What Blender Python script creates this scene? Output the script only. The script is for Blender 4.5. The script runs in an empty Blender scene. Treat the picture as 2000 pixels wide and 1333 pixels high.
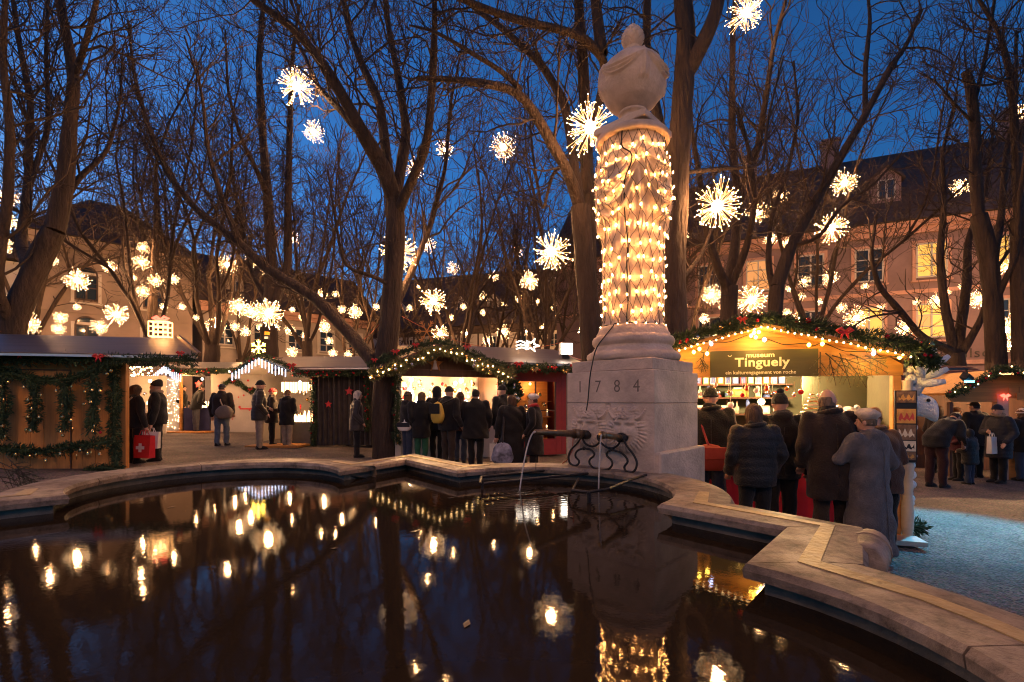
import bpy, bmesh, math, random
import numpy as np
from mathutils import Vector, Matrix
from mathutils import noise as mnoise
random.seed(7); rng = np.random.default_rng(7)
R = math.radians; PI = math.pi
scene = bpy.context.scene
col = scene.collection

# ------------------------------------------------------------------ camera, sky, exposure
EYE = 1.45                       # eye height above the datum
FPX = 944.4                      # 17 mm shift lens
HOR = 783.0
cam_d = bpy.data.cameras.new('camera'); cam = bpy.data.objects.new('camera', cam_d); col.objects.link(cam)
cam_d.lens = 17; cam_d.sensor_width = 36; cam_d.shift_y = (HOR-666.5)/2000.0
cam_d.clip_start = 0.02; cam_d.clip_end = 2000
cam.location = (0, 0, EYE); cam.rotation_euler = (R(90), 0, 0)
scene.camera = cam
world = bpy.data.worlds.new('World'); scene.world = world; world.use_nodes = True
nt = world.node_tree; nt.nodes.clear()
sky = nt.nodes.new('ShaderNodeTexSky'); sky.sky_type = 'NISHITA'; sky.sun_disc = False
sky.sun_elevation = R(5.5); sky.sun_rotation = R(-50); sky.altitude = 300; sky.air_density = 1.0; sky.dust_density = 0.3; sky.ozone_density = 6.0
hs = nt.nodes.new('ShaderNodeHueSaturation'); hs.inputs['Saturation'].default_value = 1.0
bg = nt.nodes.new('ShaderNodeBackground'); bg.inputs['Strength'].default_value = 0.15
wo = nt.nodes.new('ShaderNodeOutputWorld')
nt.links.new(sky.outputs[0], hs.inputs['Color']); nt.links.new(hs.outputs[0], bg.inputs[0]); nt.links.new(bg.outputs[0], wo.inputs[0])
vs = scene.view_settings; vs.view_transform = 'Standard'; vs.look = 'None'; vs.exposure = 0.6; vs.gamma = 1.0
try: vs.use_curve_mapping = False
except Exception: pass
cy = scene.cycles
cy.use_denoising = True
try: cy.denoiser = 'OPENIMAGEDENOISE'
except Exception: pass
cy.filter_width = 1.1; cy.max_bounces = 6; cy.diffuse_bounces = 3; cy.glossy_bounces = 4; cy.transmission_bounces = 4; cy.transparent_max_bounces = 6
cy.sample_clamp_indirect = 4.0; cy.caustics_reflective = False; cy.caustics_refractive = False
try: cy.use_light_tree = True
except Exception: pass

# ------------------------------------------------------------------ surveying helpers
def gz(x, y=0): return -0.028*x
def at(px, py, d): return Vector(((px-1000.0)/FPX*d, d, EYE+(HOR-py)/FPX*d))
def gat(px, d):
    x = (px-1000.0)/FPX*d
    return Vector((x, d, gz(x)))
def rayplane(px, py, P0, n):
    v = Vector(((px-1000.0)/FPX, 1.0, (HOR-py)/FPX)); o = Vector((0, 0, EYE))
    t = (Vector(P0)-o).dot(n)/v.dot(n)
    return o+v*t

# ------------------------------------------------------------------ materials
def newmat(name):
    m = bpy.data.materials.new(name); m.use_nodes = True
    return m, m.node_tree, m.node_tree.nodes['Principled BSDF']
def pm(name, c, rough=.75, var=.25, scale=6, bump=.15, bscale=60, metal=0, spec=.4, sheen=0, stretch=None, c2=None, detail=6, coord='Object', dist=.02):
    m, t, b = newmat(name)
    tc = t.nodes.new('ShaderNodeTexCoord'); mp = t.nodes.new('ShaderNodeMapping')
    t.links.new(tc.outputs[coord], mp.inputs[0])
    if stretch: mp.inputs['Scale'].default_value = stretch
    n1 = t.nodes.new('ShaderNodeTexNoise'); n1.inputs['Scale'].default_value = scale; n1.inputs['Detail'].default_value = detail; n1.inputs['Roughness'].default_value = .6
    t.links.new(mp.outputs[0], n1.inputs['Vector'])
    cr = t.nodes.new('ShaderNodeValToRGB')
    lo = [max(0, x*(1-var)) for x in c]; hi = [min(1, x*(1+var)) for x in (c2 or c)]
    cr.color_ramp.elements[0].color = (*lo, 1); cr.color_ramp.elements[0].position = .3
    cr.color_ramp.elements[1].color = (*hi, 1); cr.color_ramp.elements[1].position = .7
    t.links.new(n1.outputs[0], cr.inputs[0]); t.links.new(cr.outputs[0], b.inputs['Base Color'])
    b.inputs['Roughness'].default_value = rough; b.inputs['Metallic'].default_value = metal
    b.inputs['Specular IOR Level'].default_value = spec
    if sheen: b.inputs['Sheen Weight'].default_value = sheen
    if bump:
        n2 = t.nodes.new('ShaderNodeTexNoise'); n2.inputs['Scale'].default_value = bscale; n2.inputs['Detail'].default_value = 5
        t.links.new(mp.outputs[0], n2.inputs['Vector'])
        bp = t.nodes.new('ShaderNodeBump'); bp.inputs['Strength'].default_value = bump; bp.inputs['Distance'].default_value = dist
        t.links.new(n2.outputs[0], bp.inputs['Height']); t.links.new(bp.outputs[0], b.inputs['Normal'])
    return m
def em(name, c, s, sampled=True):
    m, t, b = newmat(name)
    b.inputs['Base Color'].default_value = (c[0]*.5, c[1]*.5, c[2]*.5, 1)
    b.inputs['Emission Color'].default_value = (*c, 1); b.inputs['Emission Strength'].default_value = s
    if not sampled: m.cycles.emission_sampling = 'NONE'
    return m
M = {}
M['gravel'] = None
M['stone'] = pm('weathered_limestone', (.54, .405, .315), .8, .26, 4, .45, 40, spec=.3)
M['stone_dark'] = pm('stone_with_dirt', (.06, .048, .04), .85, .3, 20, .3, 60)
M['coping'] = pm('worn_coping_stone', (.25, .175, .12), .40, .55, 3.0, .28, 22, spec=.5, detail=9)
M['carved_shadow'] = pm('dirt_in_carved_digit', (.17, .13, .10), .9, .3, 20, 0)  # dark tone stands for dirt and shade inside the cut digits
M['coping_edge'] = pm('mossy_basin_wall', (.10, .085, .065), .6, .5, 5, .5, 30)
m, t, b = newmat('worn_coping')
tc = t.nodes.new('ShaderNodeTexCoord')
def _nz(sc, de, ro=.6):
    n = t.nodes.new('ShaderNodeTexNoise'); n.inputs['Scale'].default_value = sc; n.inputs['Detail'].default_value = de; n.inputs['Roughness'].default_value = ro; t.links.new(tc.outputs['Object'], n.inputs['Vector']); return n
na, nb, nc = _nz(2.6, 9), _nz(11, 10, .72), _nz(70, 4)
ra = t.nodes.new('ShaderNodeValToRGB'); ra.color_ramp.elements[0].color = (.15, .10, .066, 1); ra.color_ramp.elements[1].color = (.34, .25, .18, 1); ra.color_ramp.elements[0].position = .32; ra.color_ramp.elements[1].position = .68
rb = t.nodes.new('ShaderNodeValToRGB'); rb.color_ramp.elements[0].color = (.25, .22, .18, 1); rb.color_ramp.elements[1].color = (1, 1, 1, 1); rb.color_ramp.elements[0].position = .36; rb.color_ramp.elements[1].position = .54
mm = t.nodes.new('ShaderNodeMix'); mm.data_type = 'RGBA'; mm.blend_type = 'MULTIPLY'; mm.inputs[0].default_value = .8
t.links.new(na.outputs[0], ra.inputs[0]); t.links.new(nb.outputs[0], rb.inputs[0]); t.links.new(ra.outputs[0], mm.inputs[6]); t.links.new(rb.outputs[0], mm.inputs[7]); t.links.new(mm.outputs[2], b.inputs['Base Color'])
rr_ = t.nodes.new('ShaderNodeMapRange'); rr_.inputs[1].default_value = .35; rr_.inputs[2].default_value = .65; rr_.inputs[3].default_value = .75; rr_.inputs[4].default_value = .38; t.links.new(na.outputs[0], rr_.inputs[0]); t.links.new(rr_.outputs[0], b.inputs['Roughness'])
ma = t.nodes.new('ShaderNodeMath'); ma.operation = 'MULTIPLY_ADD'; ma.inputs[1].default_value = 2.2; t.links.new(nb.outputs[0], ma.inputs[0]); t.links.new(nc.outputs[0], ma.inputs[2])
bp = t.nodes.new('ShaderNodeBump'); bp.inputs['Strength'].default_value = .4; bp.inputs['Distance'].default_value = .012; t.links.new(ma.outputs[0], bp.inputs['Height']); t.links.new(bp.outputs[0], b.inputs['Normal'])
M['coping'] = m
M['inlay'] = pm('ochre_repair_mortar', (.36, .24, .10), .45, .35, 7, .4, 40)
M['iron'] = pm('wrought_iron', (.035, .03, .027), .5, .3, 20, .2, 80, metal=.6)
M['bronze'] = pm('bronze_spout', (.18, .12, .07), .4, .35, 14, .2, 70, metal=.7)
M['copper'] = pm('brass_spout', (.32, .2, .1), .35, .3, 14, .15, 70, metal=.8)
M['bark'] = pm('bark', (.050, .031, .021), .9, .45, 5, .9, 16, stretch=(1, 1, .2), detail=9, dist=.11)
M['twig'] = pm('twig_bark', (.042, .026, .018), .85, .35, 2, 0)
M['plaster_pink'] = pm('pink_plaster', (.165, .108, .108), .9, .28, .5, .1, 60)
M['plaster_beige'] = pm('beige_plaster', (.235, .172, .135), .9, .25, .5, .1, 50)
M['plaster_grey'] = pm('grey_plaster', (.24, .195, .165), .9, .2, .8, .1, 50)
M['plaster_white'] = pm('white_plaster', (.44, .385, .33), .9, .2, 1, .1, 50)
M['sandstone'] = pm('red_sandstone', (.36, .2, .15), .85, .2, 3, .15, 40)
M['roof_tile'] = pm('dark_roof_tiles', (.042, .03, .028), .85, .35, 3, .6, 10, stretch=(1, 1, 1.6), dist=.05)
M['roof_red'] = pm('red_shingle', (.17, .06, .05), .8, .3, 4, .2, 40)
M['timber'] = pm('dark_timber', (.07, .045, .035), .85, .3, 6, .2, 40)
M['frame_white'] = pm('white_window_frame', (.34, .31, .28), .6, .08, 8, 0)
M['shutter'] = pm('grey_shutter', (.16, .15, .14), .7, .15, 8, .1, 40)
m, t, b = newmat('dark_window_glass'); b.inputs['Base Color'].default_value = (.02, .03, .045, 1); b.inputs['Roughness'].default_value = .06; M['glass_dark'] = m
M['lit_pane'] = em('lit_window', (1, .58, .12), .5)
M['lit_pane_dim'] = em('dim_lit_window', (1, .55, .2), .22)
M['wood'] = pm('hut_larch_boards', (.48, .20, .05), .6, .28, 2.5, .25, 30, stretch=(6, 6, .5))
M['wood_orange'] = pm('orange_pine_boards', (.50, .23, .06), .55, .22, 2.5, .2, 30, stretch=(.5, 6, 6))
M['wood_dark'] = pm('dark_stained_wood', (.10, .05, .03), .6, .3, 3, .2, 40, stretch=(5, 5, .6))
M['metal_roof'] = pm('brushed_roof_sheet', (.15, .12, .11), .42, .18, 2, .08, 30, metal=.75, stretch=(.4, 6, 6))
M['metal_trim'] = pm('aluminium_trim', (.6, .57, .54), .3, .1, 6, 0, metal=.8)
M['canvas_white'] = pm('white_canvas', (.5, .43, .36), .85, .1, 2, .2, 12)
M['canvas_grey'] = pm('grey_tarpaulin', (.42, .39, .36), .7, .15, 2, .2, 10)
M['curtain'] = pm('dark_brown_curtain', (.045, .032, .025), .9, .3, 4, .2, 80, sheen=.3)
M['red_cloth'] = pm('crimson_cloth', (.55, .015, .045), .85, .12, 4, .1, 90, sheen=.2)
M['red_paint'] = pm('red_painted_wood', (.30, .03, .025), .55, .15, 4, .1, 50)
M['red'] = pm('red_decoration', (.55, .03, .03), .5, .2, 10, 0)
M['blue_cloth'] = pm('navy_cloth', (.035, .035, .09), .9, .2, 4, .1, 80)
M['grey_cloth'] = pm('grey_cloth', (.09, .085, .08), .9, .2, 4, .1, 80)
M['sign_green'] = pm('olive_sign_board', (.07, .058, .018), .5, .18, 1.5, .1, 20, stretch=(.6, 4, 5))
M['cream'] = pm('cream_lettering', (.75, .66, .42), .6, .05, 8, 0)
M['black'] = pm('black_plastic', (.012, .011, .011), .5, .2, 10, 0)
M['white'] = pm('white_paint', (.75, .73, .7), .5, .06, 8, 0)
M['fluff'] = pm('white_plush', (.78, .78, .8), .95, .08, 14, .8, 60, sheen=.6, dist=.03)
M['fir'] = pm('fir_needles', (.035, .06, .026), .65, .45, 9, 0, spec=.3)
M['fir_gold'] = pm('lit_fir_needles', (.13, .125, .045), .6, .45, 9, 0)  # same needles as fir, with the lamp glow put into the colour
M['gold'] = pm('gold_bauble', (.72, .45, .16), .22, .15, 8, 0, metal=.95)
M['silver'] = pm('silver_bauble', (.75, .70, .65), .2, .1, 8, 0, metal=.95)
M['redball'] = pm('red_bauble', (.5, .02, .03), .25, .15, 8, 0, metal=.4)
M['cord'] = pm('dark_cable', (.012, .014, .012), .6, .1, 8, 0)
M['cord_red'] = pm('orange_cable', (.35, .09, .05), .6, .1, 8, 0)
M['skin'] = pm('skin', (.52, .29, .2), .55, .1, 12, .05, 60)
M['e_star'] = em('starburst_tips', (1, .52, .19), 3.4, False)
M['e_inner'] = em('starburst_inner', (1, .56, .23), 14.0, False)
M['e_gift'] = em('gift_outline_light', (1, .5, .16), 3.2, True)
M['e_core'] = em('starburst_core', (1, .50, .20), 480.0, True)
M['e_net'] = em('warm_net_bulb', (1, .42, .11), 330.0, True)
M['e_warm'] = em('warm_bulb', (1, .60, .24), 14.0, True)
M['e_tiny'] = em('tiny_fairy_light', (1, .62, .31), 24.0, False)
M['e_yellow'] = em('yellow_bulb', (1, .60, .08), 22.0, True)
M['e_blue'] = em('blue_white_bulb', (.55, .62, 1), 14.0, True)
M['e_ice'] = em('icicle_light', (.62, .72, 1), 5.0, True)
M['e_white'] = em('white_lamp', (1, .86, .7), 9.0, True)
M['e_candle'] = em('candle_glow', (1, .62, .28), 5.5, True)
M['e_red'] = em('red_light', (1, .1, .06), 3.0, False)
M['e_cyan'] = em('cyan_floodlight_glass', (.1, .6, 1), 6.0, False)
def cloth(name, c, puff=False, rough=.85):
    if name not in M: M[name] = pm(name, tuple(x*(.36 if max(c) < .12 else .55 if max(c) < .2 else 1) for x in c), .5 if puff else rough, .3, 9, .55, 70, sheen=.15, spec=.3)
    return M[name]

# ------------------------------------------------------------------ mesh helpers
def link_mesh(name, V, F, mat, parent=None, smooth=False):
    me = bpy.data.meshes.new(name); me.from_pydata([tuple(v) for v in V], [], F); me.update()
    if mat is not None: me.materials.append(mat)
    if smooth: me.polygons.foreach_set('use_smooth', [True]*len(me.polygons))
    o = bpy.data.objects.new(name, me); col.objects.link(o)
    if parent is not None: o.parent = parent
    return o
class MB:
    def __init__(s): s.V = []; s.F = []
    def add(s, V, F):
        k = len(s.V); s.V += [Vector(v) for v in V]; s.F += [tuple(i+k for i in f) for f in F]; return s
    def box(s, x0, y0, z0, x1, y1, z1, M4=None):
        V = [Vector(p) for p in ((x0,y0,z0),(x1,y0,z0),(x1,y1,z0),(x0,y1,z0),(x0,y0,z1),(x1,y0,z1),(x1,y1,z1),(x0,y1,z1))]
        if M4: V = [M4@v for v in V]
        return s.add(V, [(0,3,2,1),(4,5,6,7),(0,1,5,4),(1,2,6,5),(2,3,7,6),(3,0,4,7)])
    def bbox(s, x0, y0, z0, x1, y1, z1, b=.01, M4=None):
        """box with chamfered edges"""
        V = []; 
        xs = (x0, x1); ys = (y0, y1); zs = (z0, z1)
        bm = bmesh.new(); bmesh.ops.create_cube(bm, size=1)
        for v in bm.verts:
            v.co = Vector((x0+(v.co.x+.5)*(x1-x0), y0+(v.co.y+.5)*(y1-y0), z0+(v.co.z+.5)*(z1-z0)))
        bmesh.ops.bevel(bm, geom=bm.edges[:], offset=b, segments=1, affect='EDGES')
        bm.verts.index_update()
        V = [v.co.copy() for v in bm.verts]; F = [[v.index for v in f.verts] for f in bm.faces]; bm.free()
        if M4: V = [M4@v for v in V]
        return s.add(V, F)
    def prism(s, poly, z0, z1):
        n = len(poly)
        V = [(p[0], p[1], z0) for p in poly]+[(p[0], p[1], z1) for p in poly]
        F = [tuple(range(n-1, -1, -1)), tuple(range(n, 2*n))]+[(i, (i+1) % n, n+(i+1) % n, n+i) for i in range(n)]
        return s.add(V, F)
    def extr(s, poly, vec):
        n = len(poly); vec = Vector(vec); P = [Vector(p) for p in poly]
        V = P+[p+vec for p in P]
        F = [tuple(range(n-1, -1, -1)), tuple(range(n, 2*n))]+[(i, (i+1) % n, n+(i+1) % n, n+i) for i in range(n)]
        return s.add(V, F)
    def tube(s, pts, r, n=6, cap=True):
        pts = [Vector(p) for p in pts]; k = len(pts)
        rr = r if isinstance(r, (list, tuple)) else [r]*k
        V = []; u = None
        for i in range(k):
            tg = (pts[min(i+1, k-1)]-pts[max(i-1, 0)])
            tg = tg.normalized() if tg.length > 1e-9 else Vector((0, 0, 1))
            if u is None:
                u = tg.cross(Vector((0, 0, 1)) if abs(tg.z) < .9 else Vector((1, 0, 0))).normalized()
            else:
                u = (u-tg*u.dot(tg)); u = u.normalized() if u.length > 1e-6 else tg.orthogonal().normalized()
            w = tg.cross(u)
            for j in range(n):
                a = 2*PI*j/n; V.append(pts[i]+(u*math.cos(a)+w*math.sin(a))*rr[i])
        F = []
        for i in range(k-1):
            for j in range(n):
                F.append((i*n+j, i*n+(j+1) % n, (i+1)*n+(j+1) % n, (i+1)*n+j))
        if cap: F += [tuple(range(n-1, -1, -1)), tuple(range((k-1)*n, k*n))]
        return s.add(V, F)
    def lathe(s, prof, n=32, c=(0, 0, 0), sx=1, sy=1, a0=0):
        V = []; k = len(prof)
        for r, z in prof:
            for j in range(n):
                a = a0+2*PI*j/n; V.append((c[0]+r*math.cos(a)*sx, c[1]+r*math.sin(a)*sy, c[2]+z))
        F = [(i*n+j, i*n+(j+1) % n, (i+1)*n+(j+1) % n, (i+1)*n+j) for i in range(k-1) for j in range(n)]
        F += [tuple(range(n-1, -1, -1)), tuple(range((k-1)*n, k*n))]
        return s.add(V, F)
    def ball(s, c, r, n=8, m=6, sz=1):
        return s.lathe([(max(1e-4, r*math.sin(PI*i/m)), -r*sz*math.cos(PI*i/m)) for i in range(m+1)], n, c)
    def octa(s, c, r, up=1.0):
        c = Vector(c)
        V = [c+Vector(p)*r for p in ((1,0,0),(0,1,0),(-1,0,0),(0,-1,0),(0,0,up),(0,0,-up))]
        return s.add(V, [(0,1,4),(1,2,4),(2,3,4),(3,0,4),(1,0,5),(2,1,5),(3,2,5),(0,3,5)])
    def rbar(s, a, b, w, h):
        """rectangular bar from a to b: w across (horizontal), h along the other axis"""
        a = Vector(a); b = Vector(b); t = (b-a).normalized()
        u = t.cross(Vector((0, 0, 1)) if abs(t.z) < .95 else Vector((0, 1, 0))).normalized(); v = u.cross(t)
        V = [p+u*sx*w/2+v*sy*h/2 for p in (a, b) for sx, sy in ((-1,-1),(1,-1),(1,1),(-1,1))]
        return s.add(V, [(3,2,1,0),(4,5,6,7),(0,1,5,4),(1,2,6,5),(2,3,7,6),(3,0,4,7)])
    def build(s, name, mat, parent=None, smooth=False):
        return link_mesh(name, s.V, s.F, mat, parent, smooth)
def grid_mesh(fn, nu, nv, wrap=False):
    V = [fn(i/(nu if wrap else nu-1), j/(nv-1)) for j in range(nv) for i in range(nu)]
    F = []
    for j in range(nv-1):
        for i in range(nu if wrap else nu-1):
            a = j*nu+i; b_ = j*nu+(i+1) % nu
            F.append((a, b_, b_+nu, a+nu))
    return V, F
def tag(o, label=None, cat=None, group=None, kind=None):
    if label: o['label'] = label
    if cat: o['category'] = cat
    if group: o['group'] = group
    if kind: o['kind'] = kind
    return o
def thing(name, label, cat, loc=(0, 0, 0), rz=0, group=None):
    o = bpy.data.objects.new(name, None); col.objects.link(o); o.empty_display_size = .1
    o.location = loc; o.rotation_euler = (0, 0, rz)
    return tag(o, label, cat, group)
def copy_part(o, parent, loc=None, rot=None, scale=None):
    c = o.copy(); col.objects.link(c); c.parent = parent
    if loc is not None: c.location = loc
    if rot is not None: c.rotation_euler = rot
    if scale is not None: c.scale = scale
    return c
def children_of(root, table):
    return table.get(root.name, [])
def dup(root, loc, rz=0, label=None, scale=None):
    r = root.copy(); col.objects.link(r); r.location = loc; r.rotation_euler = (0, 0, rz)
    if scale is not None: r.scale = scale
    if label: r['label'] = label
    for ch in list(root.children):
        c = ch.copy(); col.objects.link(c); c.parent = r
        for g in list(ch.children):
            d = g.copy(); col.objects.link(d); d.parent = c
    return r
def point_light(name, loc, power, color=(1, .62, .28), radius=.12, parent=None):
    l = bpy.data.lights.new(name, 'POINT'); l.energy = power; l.color = color; l.shadow_soft_size = radius
    o = bpy.data.objects.new(name, l); col.objects.link(o); o.location = loc
    if parent: o.parent = parent
    return o
def spot_light(name, loc, target, power, color, angle=60, blend=.5, radius=.05, parent=None):
    l = bpy.data.lights.new(name, 'SPOT'); l.energy = power; l.color = color; l.spot_size = R(angle); l.spot_blend = blend; l.shadow_soft_size = radius
    o = bpy.data.objects.new(name, l); col.objects.link(o); o.location = loc
    d = Vector(target)-Vector(loc); o.rotation_euler = d.to_track_quat('-Z', 'Y').to_euler()
    if parent: o.parent = parent
    return o
_text_cache = {}
def text_mesh(name, body, size, mat, parent, loc, rot, extrude=.004, offset=0.0, align='CENTER', xs=1.0, spacing=1.0):
    cu = bpy.data.curves.new(name, 'FONT'); cu.body = body; cu.size = size; cu.extrude = extrude; cu.offset = offset
    cu.align_x = align; cu.space_character = spacing; cu.resolution_u = 4
    tmp = bpy.data.objects.new(name, cu); col.objects.link(tmp)
    dg = bpy.context.evaluated_depsgraph_get()
    me = bpy.data.meshes.new_from_object(tmp.evaluated_get(dg)); me.name = name
    bpy.data.objects.remove(tmp)
    me.materials.clear(); me.materials.append(mat)
    o = bpy.data.objects.new(name, me); col.objects.link(o); o.parent = parent; o.location = loc; o.rotation_euler = rot; o.scale = (xs, 1, 1)
    return o
def tubes_np(polys, n):
    """many tapered tubes at once; polys: list of (pts kx3, radii k)"""
    Vs = []; Fs = []; base = 0
    by = {}
    for p, r in polys: by.setdefault(len(p), []).append((p, r))
    for k, L in by.items():
        P = np.array([p for p, _ in L], float); Rr = np.array([r for _, r in L], float)
        T = np.empty_like(P); T[:, 1:-1] = P[:, 2:]-P[:, :-2]; T[:, 0] = P[:, 1]-P[:, 0]; T[:, -1] = P[:, -1]-P[:, -2]
        T /= np.linalg.norm(T, axis=2, keepdims=True)+1e-9
        ref = np.where(np.abs(T[:, :1, 2:3]) < .8, np.array([0, 0, 1.0]), np.array([1.0, 0, 0]))
        U = np.cross(T, np.broadcast_to(ref, T.shape)); U /= np.linalg.norm(U, axis=2, keepdims=True)+1e-9
        W = np.cross(T, U)
        a = np.arange(n)*2*PI/n
        ring = P[:, :, None, :]+Rr[:, :, None, None]*(U[:, :, None, :]*np.cos(a)[None, None, :, None]+W[:, :, None, :]*np.sin(a)[None, None, :, None])
        m = len(L); Vs.append(ring.reshape(-1, 3))
        idx = base+np.arange(m*k*n).reshape(m, k, n)
        A = idx[:, :-1, :]; B = np.roll(A, -1, 2); D = idx[:, 1:, :]; C = np.roll(D, -1, 2)
        Fs.append(np.stack([A, B, C, D], -1).reshape(-1, 4)); base += m*k*n
    return np.concatenate(Vs), np.concatenate(Fs)
def np_mesh(name, V, F, mat, parent=None, smooth=True):
    me = bpy.data.meshes.new(name); nf = len(F); w = F.shape[1]
    me.vertices.add(len(V)); me.vertices.foreach_set('co', V.astype(np.float32).ravel())
    me.loops.add(nf*w); me.loops.foreach_set('vertex_index', F.astype(np.int32).ravel())
    me.polygons.add(nf); me.polygons.foreach_set('loop_start', np.arange(0, nf*w, w, dtype=np.int32)); me.polygons.foreach_set('loop_total', np.full(nf, w, np.int32))
    if smooth: me.polygons.foreach_set('use_smooth', np.ones(nf, bool))
    me.update(calc_edges=True); me.validate()
    me.materials.append(mat)
    o = bpy.data.objects.new(name, me); col.objects.link(o)
    if parent is not None: o.parent = parent
    return o

# ================================================================== GROUND
m, t, b = newmat('gravel')
tc = t.nodes.new('ShaderNodeTexCoord')
n1 = t.nodes.new('ShaderNodeTexNoise'); n1.inputs['Scale'].default_value = 1.1; n1.inputs['Detail'].default_value = 8
n2 = t.nodes.new('ShaderNodeTexVoronoi'); n2.inputs['Scale'].default_value = 48
n3 = t.nodes.new('ShaderNodeTexNoise'); n3.inputs['Scale'].default_value = 26; n3.inputs['Detail'].default_value = 8
for n in (n1, n2, n3): t.links.new(tc.outputs['Object'], n.inputs['Vector'])
cr = t.nodes.new('ShaderNodeValToRGB'); cr.color_ramp.elements[0].color = (.10, .052, .025, 1); cr.color_ramp.elements[1].color = (.20, .108, .055, 1)
cr.color_ramp.elements[0].position = .35; cr.color_ramp.elements[1].position = .65
mx = t.nodes.new('ShaderNodeMix'); mx.data_type = 'RGBA'; mx.blend_type = 'OVERLAY'; mx.inputs[0].default_value = .75
t.links.new(n1.outputs[0], cr.inputs[0]); t.links.new(cr.outputs[0], mx.inputs[6]); t.links.new(n2.outputs['Color'], mx.inputs[7])
hs2 = t.nodes.new('ShaderNodeHueSaturation'); hs2.inputs['Saturation'].default_value = .5
t.links.new(mx.outputs[2], hs2.inputs['Color']); t.links.new(hs2.outputs[0], b.inputs['Base Color'])
bp = t.nodes.new('ShaderNodeBump'); bp.inputs['Strength'].default_value = .9; bp.inputs['Distance'].default_value = .03
n4 = t.nodes.new('ShaderNodeTexNoise'); n4.inputs['Scale'].default_value = 4.5; n4.inputs['Detail'].default_value = 3; t.links.new(tc.outputs['Object'], n4.inputs['Vector'])
ad0 = t.nodes.new('ShaderNodeMath'); ad0.operation = 'MULTIPLY_ADD'; ad0.inputs[1].default_value = 2.5; t.links.new(n4.outputs[0], ad0.inputs[0]); t.links.new(n2.outputs['Distance'], ad0.inputs[2])
ad = t.nodes.new('ShaderNodeMath'); ad.operation = 'ADD'; t.links.new(ad0.outputs[0], ad.inputs[0]); t.links.new(n3.outputs[0], ad.inputs[1])
t.links.new(ad.outputs[0], bp.inputs['Height']); t.links.new(bp.outputs[0], b.inputs['Normal']); b.inputs['Roughness'].default_value = .8
M['gravel'] = m
def ground_fn(u, v):
    x = -150+300*u; y = -20+200*v
    return (x, y, gz(x))
V, F = grid_mesh(ground_fn, 61, 41)
tag(link_mesh('gravel_ground', V, F, M['gravel']), kind='structure')
lv = MB(); r_ = random.Random(77)
for k in range(520):
    d = r_.uniform(3.2, 16); x = r_.uniform(-.9, 1.06)*d; s_ = r_.uniform(.02, .045); a = r_.uniform(0, 6.28); c_, n_ = math.cos(a)*s_, math.sin(a)*s_; z = gz(x)+.006
    lv.add([(x-c_, d-n_, z), (x+n_*.5, d-c_*.5, z+.008), (x+c_, d+n_, z+r_.uniform(.002, .02)), (x-n_*.5, d+c_*.5, z+.006)], [(0, 1, 2, 3)])
tag(lv.build('fallen_leaves', pm('dead_leaf', (.10, .05, .022), .8, .4, 9, 0)), 'dead brown leaves scattered on the gravel', 'leaves', kind='stuff')

# ================================================================== BUILDINGS
_win_cache = {}
def window_parts(w, h, nx, ny, fmat, pmats, parent, loc, surround=None, arch=False):
    """a window: frame with mullions (part) and panes (sub-parts)"""
    key = (w, h, nx, ny, fmat.name, surround.name if surround else '', arch)
    if key not in _win_cache:
        f = MB(); t_ = .07
        f.box(-w/2, -.05, 0, -w/2+t_, .06, h); f.box(w/2-t_, -.05, 0, w/2, .06, h)
        f.box(-w/2+t_, -.05, 0, w/2-t_, .06, t_); f.box(-w/2+t_, -.05, h-t_, w/2-t_, .06, h)
        for i in range(1, nx):
            x = -w/2+w*i/nx; f.box(x-.035, -.045, t_, x+.035, .05, h-t_)
        for j in range(1, ny):
            z = h*j/ny; f.box(-w/2+t_, -.035, z-.022, w/2-t_, .04, z+.022)
        if arch:
            f.extr([(w/2*math.cos(a), -.05, h+w/2*math.sin(a)) for a in [PI*i/10 for i in range(11)]]+[(w/2*.84*math.cos(a), -.05, h+w/2*.84*math.sin(a)) for a in [PI-PI*i/10 for i in range(11)]], (0, .1, 0))
        fr = f.build('window', fmat, None); me = fr.data; bpy.data.objects.remove(fr)
        p = MB(); pw = w/nx; ph = h/ny
        p.box(-pw/2+.02, .01, .02, pw/2-.02, .03, ph-.02)
        po = p.build('pane', None, None); pme = po.data; bpy.data.objects.remove(po)
        s = None
        if surround:
            q = MB(); e = .14
            q.box(-w/2-e, -.03, -.12, -w/2-.004, .04, h+e); q.box(w/2+.004, -.03, -.12, w/2+e, .04, h+e)
            q.box(-w/2-.004, -.03, h+.004, w/2+.004, .04, h+e); q.box(-w/2-e-.05, -.1, -.2, w/2+e+.05, .03, -.123)
            so = q.build('surround', surround, None); s = so.data; bpy.data.objects.remove(so)
        apane = None
        if arch:
            p = MB(); p.extr([(w/2*.83*math.cos(a), .01, h+.02+w/2*.83*math.sin(a)) for a in [PI*i/10 for i in range(11)]], (0, .02, 0))
            ao = p.build('pane', M['glass_dark'], None); apane = ao.data; bpy.data.objects.remove(ao)
        _win_cache[key] = (me, {}, pme, s, apane)
    me, pm_, pme, s, apane = _win_cache[key]
    o = bpy.data.objects.new('window', me); col.objects.link(o); o.parent = parent; o.location = loc
    k = 0
    for j in range(ny):
        for i in range(nx):
            mt = pmats[k % len(pmats)]; k += 1
            if mt.name not in pm_:
                c = pme.copy(); c.materials.clear(); c.materials.append(mt); pm_[mt.name] = c
            q = bpy.data.objects.new('pane', pm_[mt.name]); col.objects.link(q); q.parent = o
            q.location = (-w/2+w/nx*(i+.5), 0, h/ny*j)
    if apane:
        q = bpy.data.objects.new('pane', apane); col.objects.link(q); q.parent = o
    if s:
        q = bpy.data.objects.new('surround', s); col.objects.link(q); q.parent = o
    return o
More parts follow.
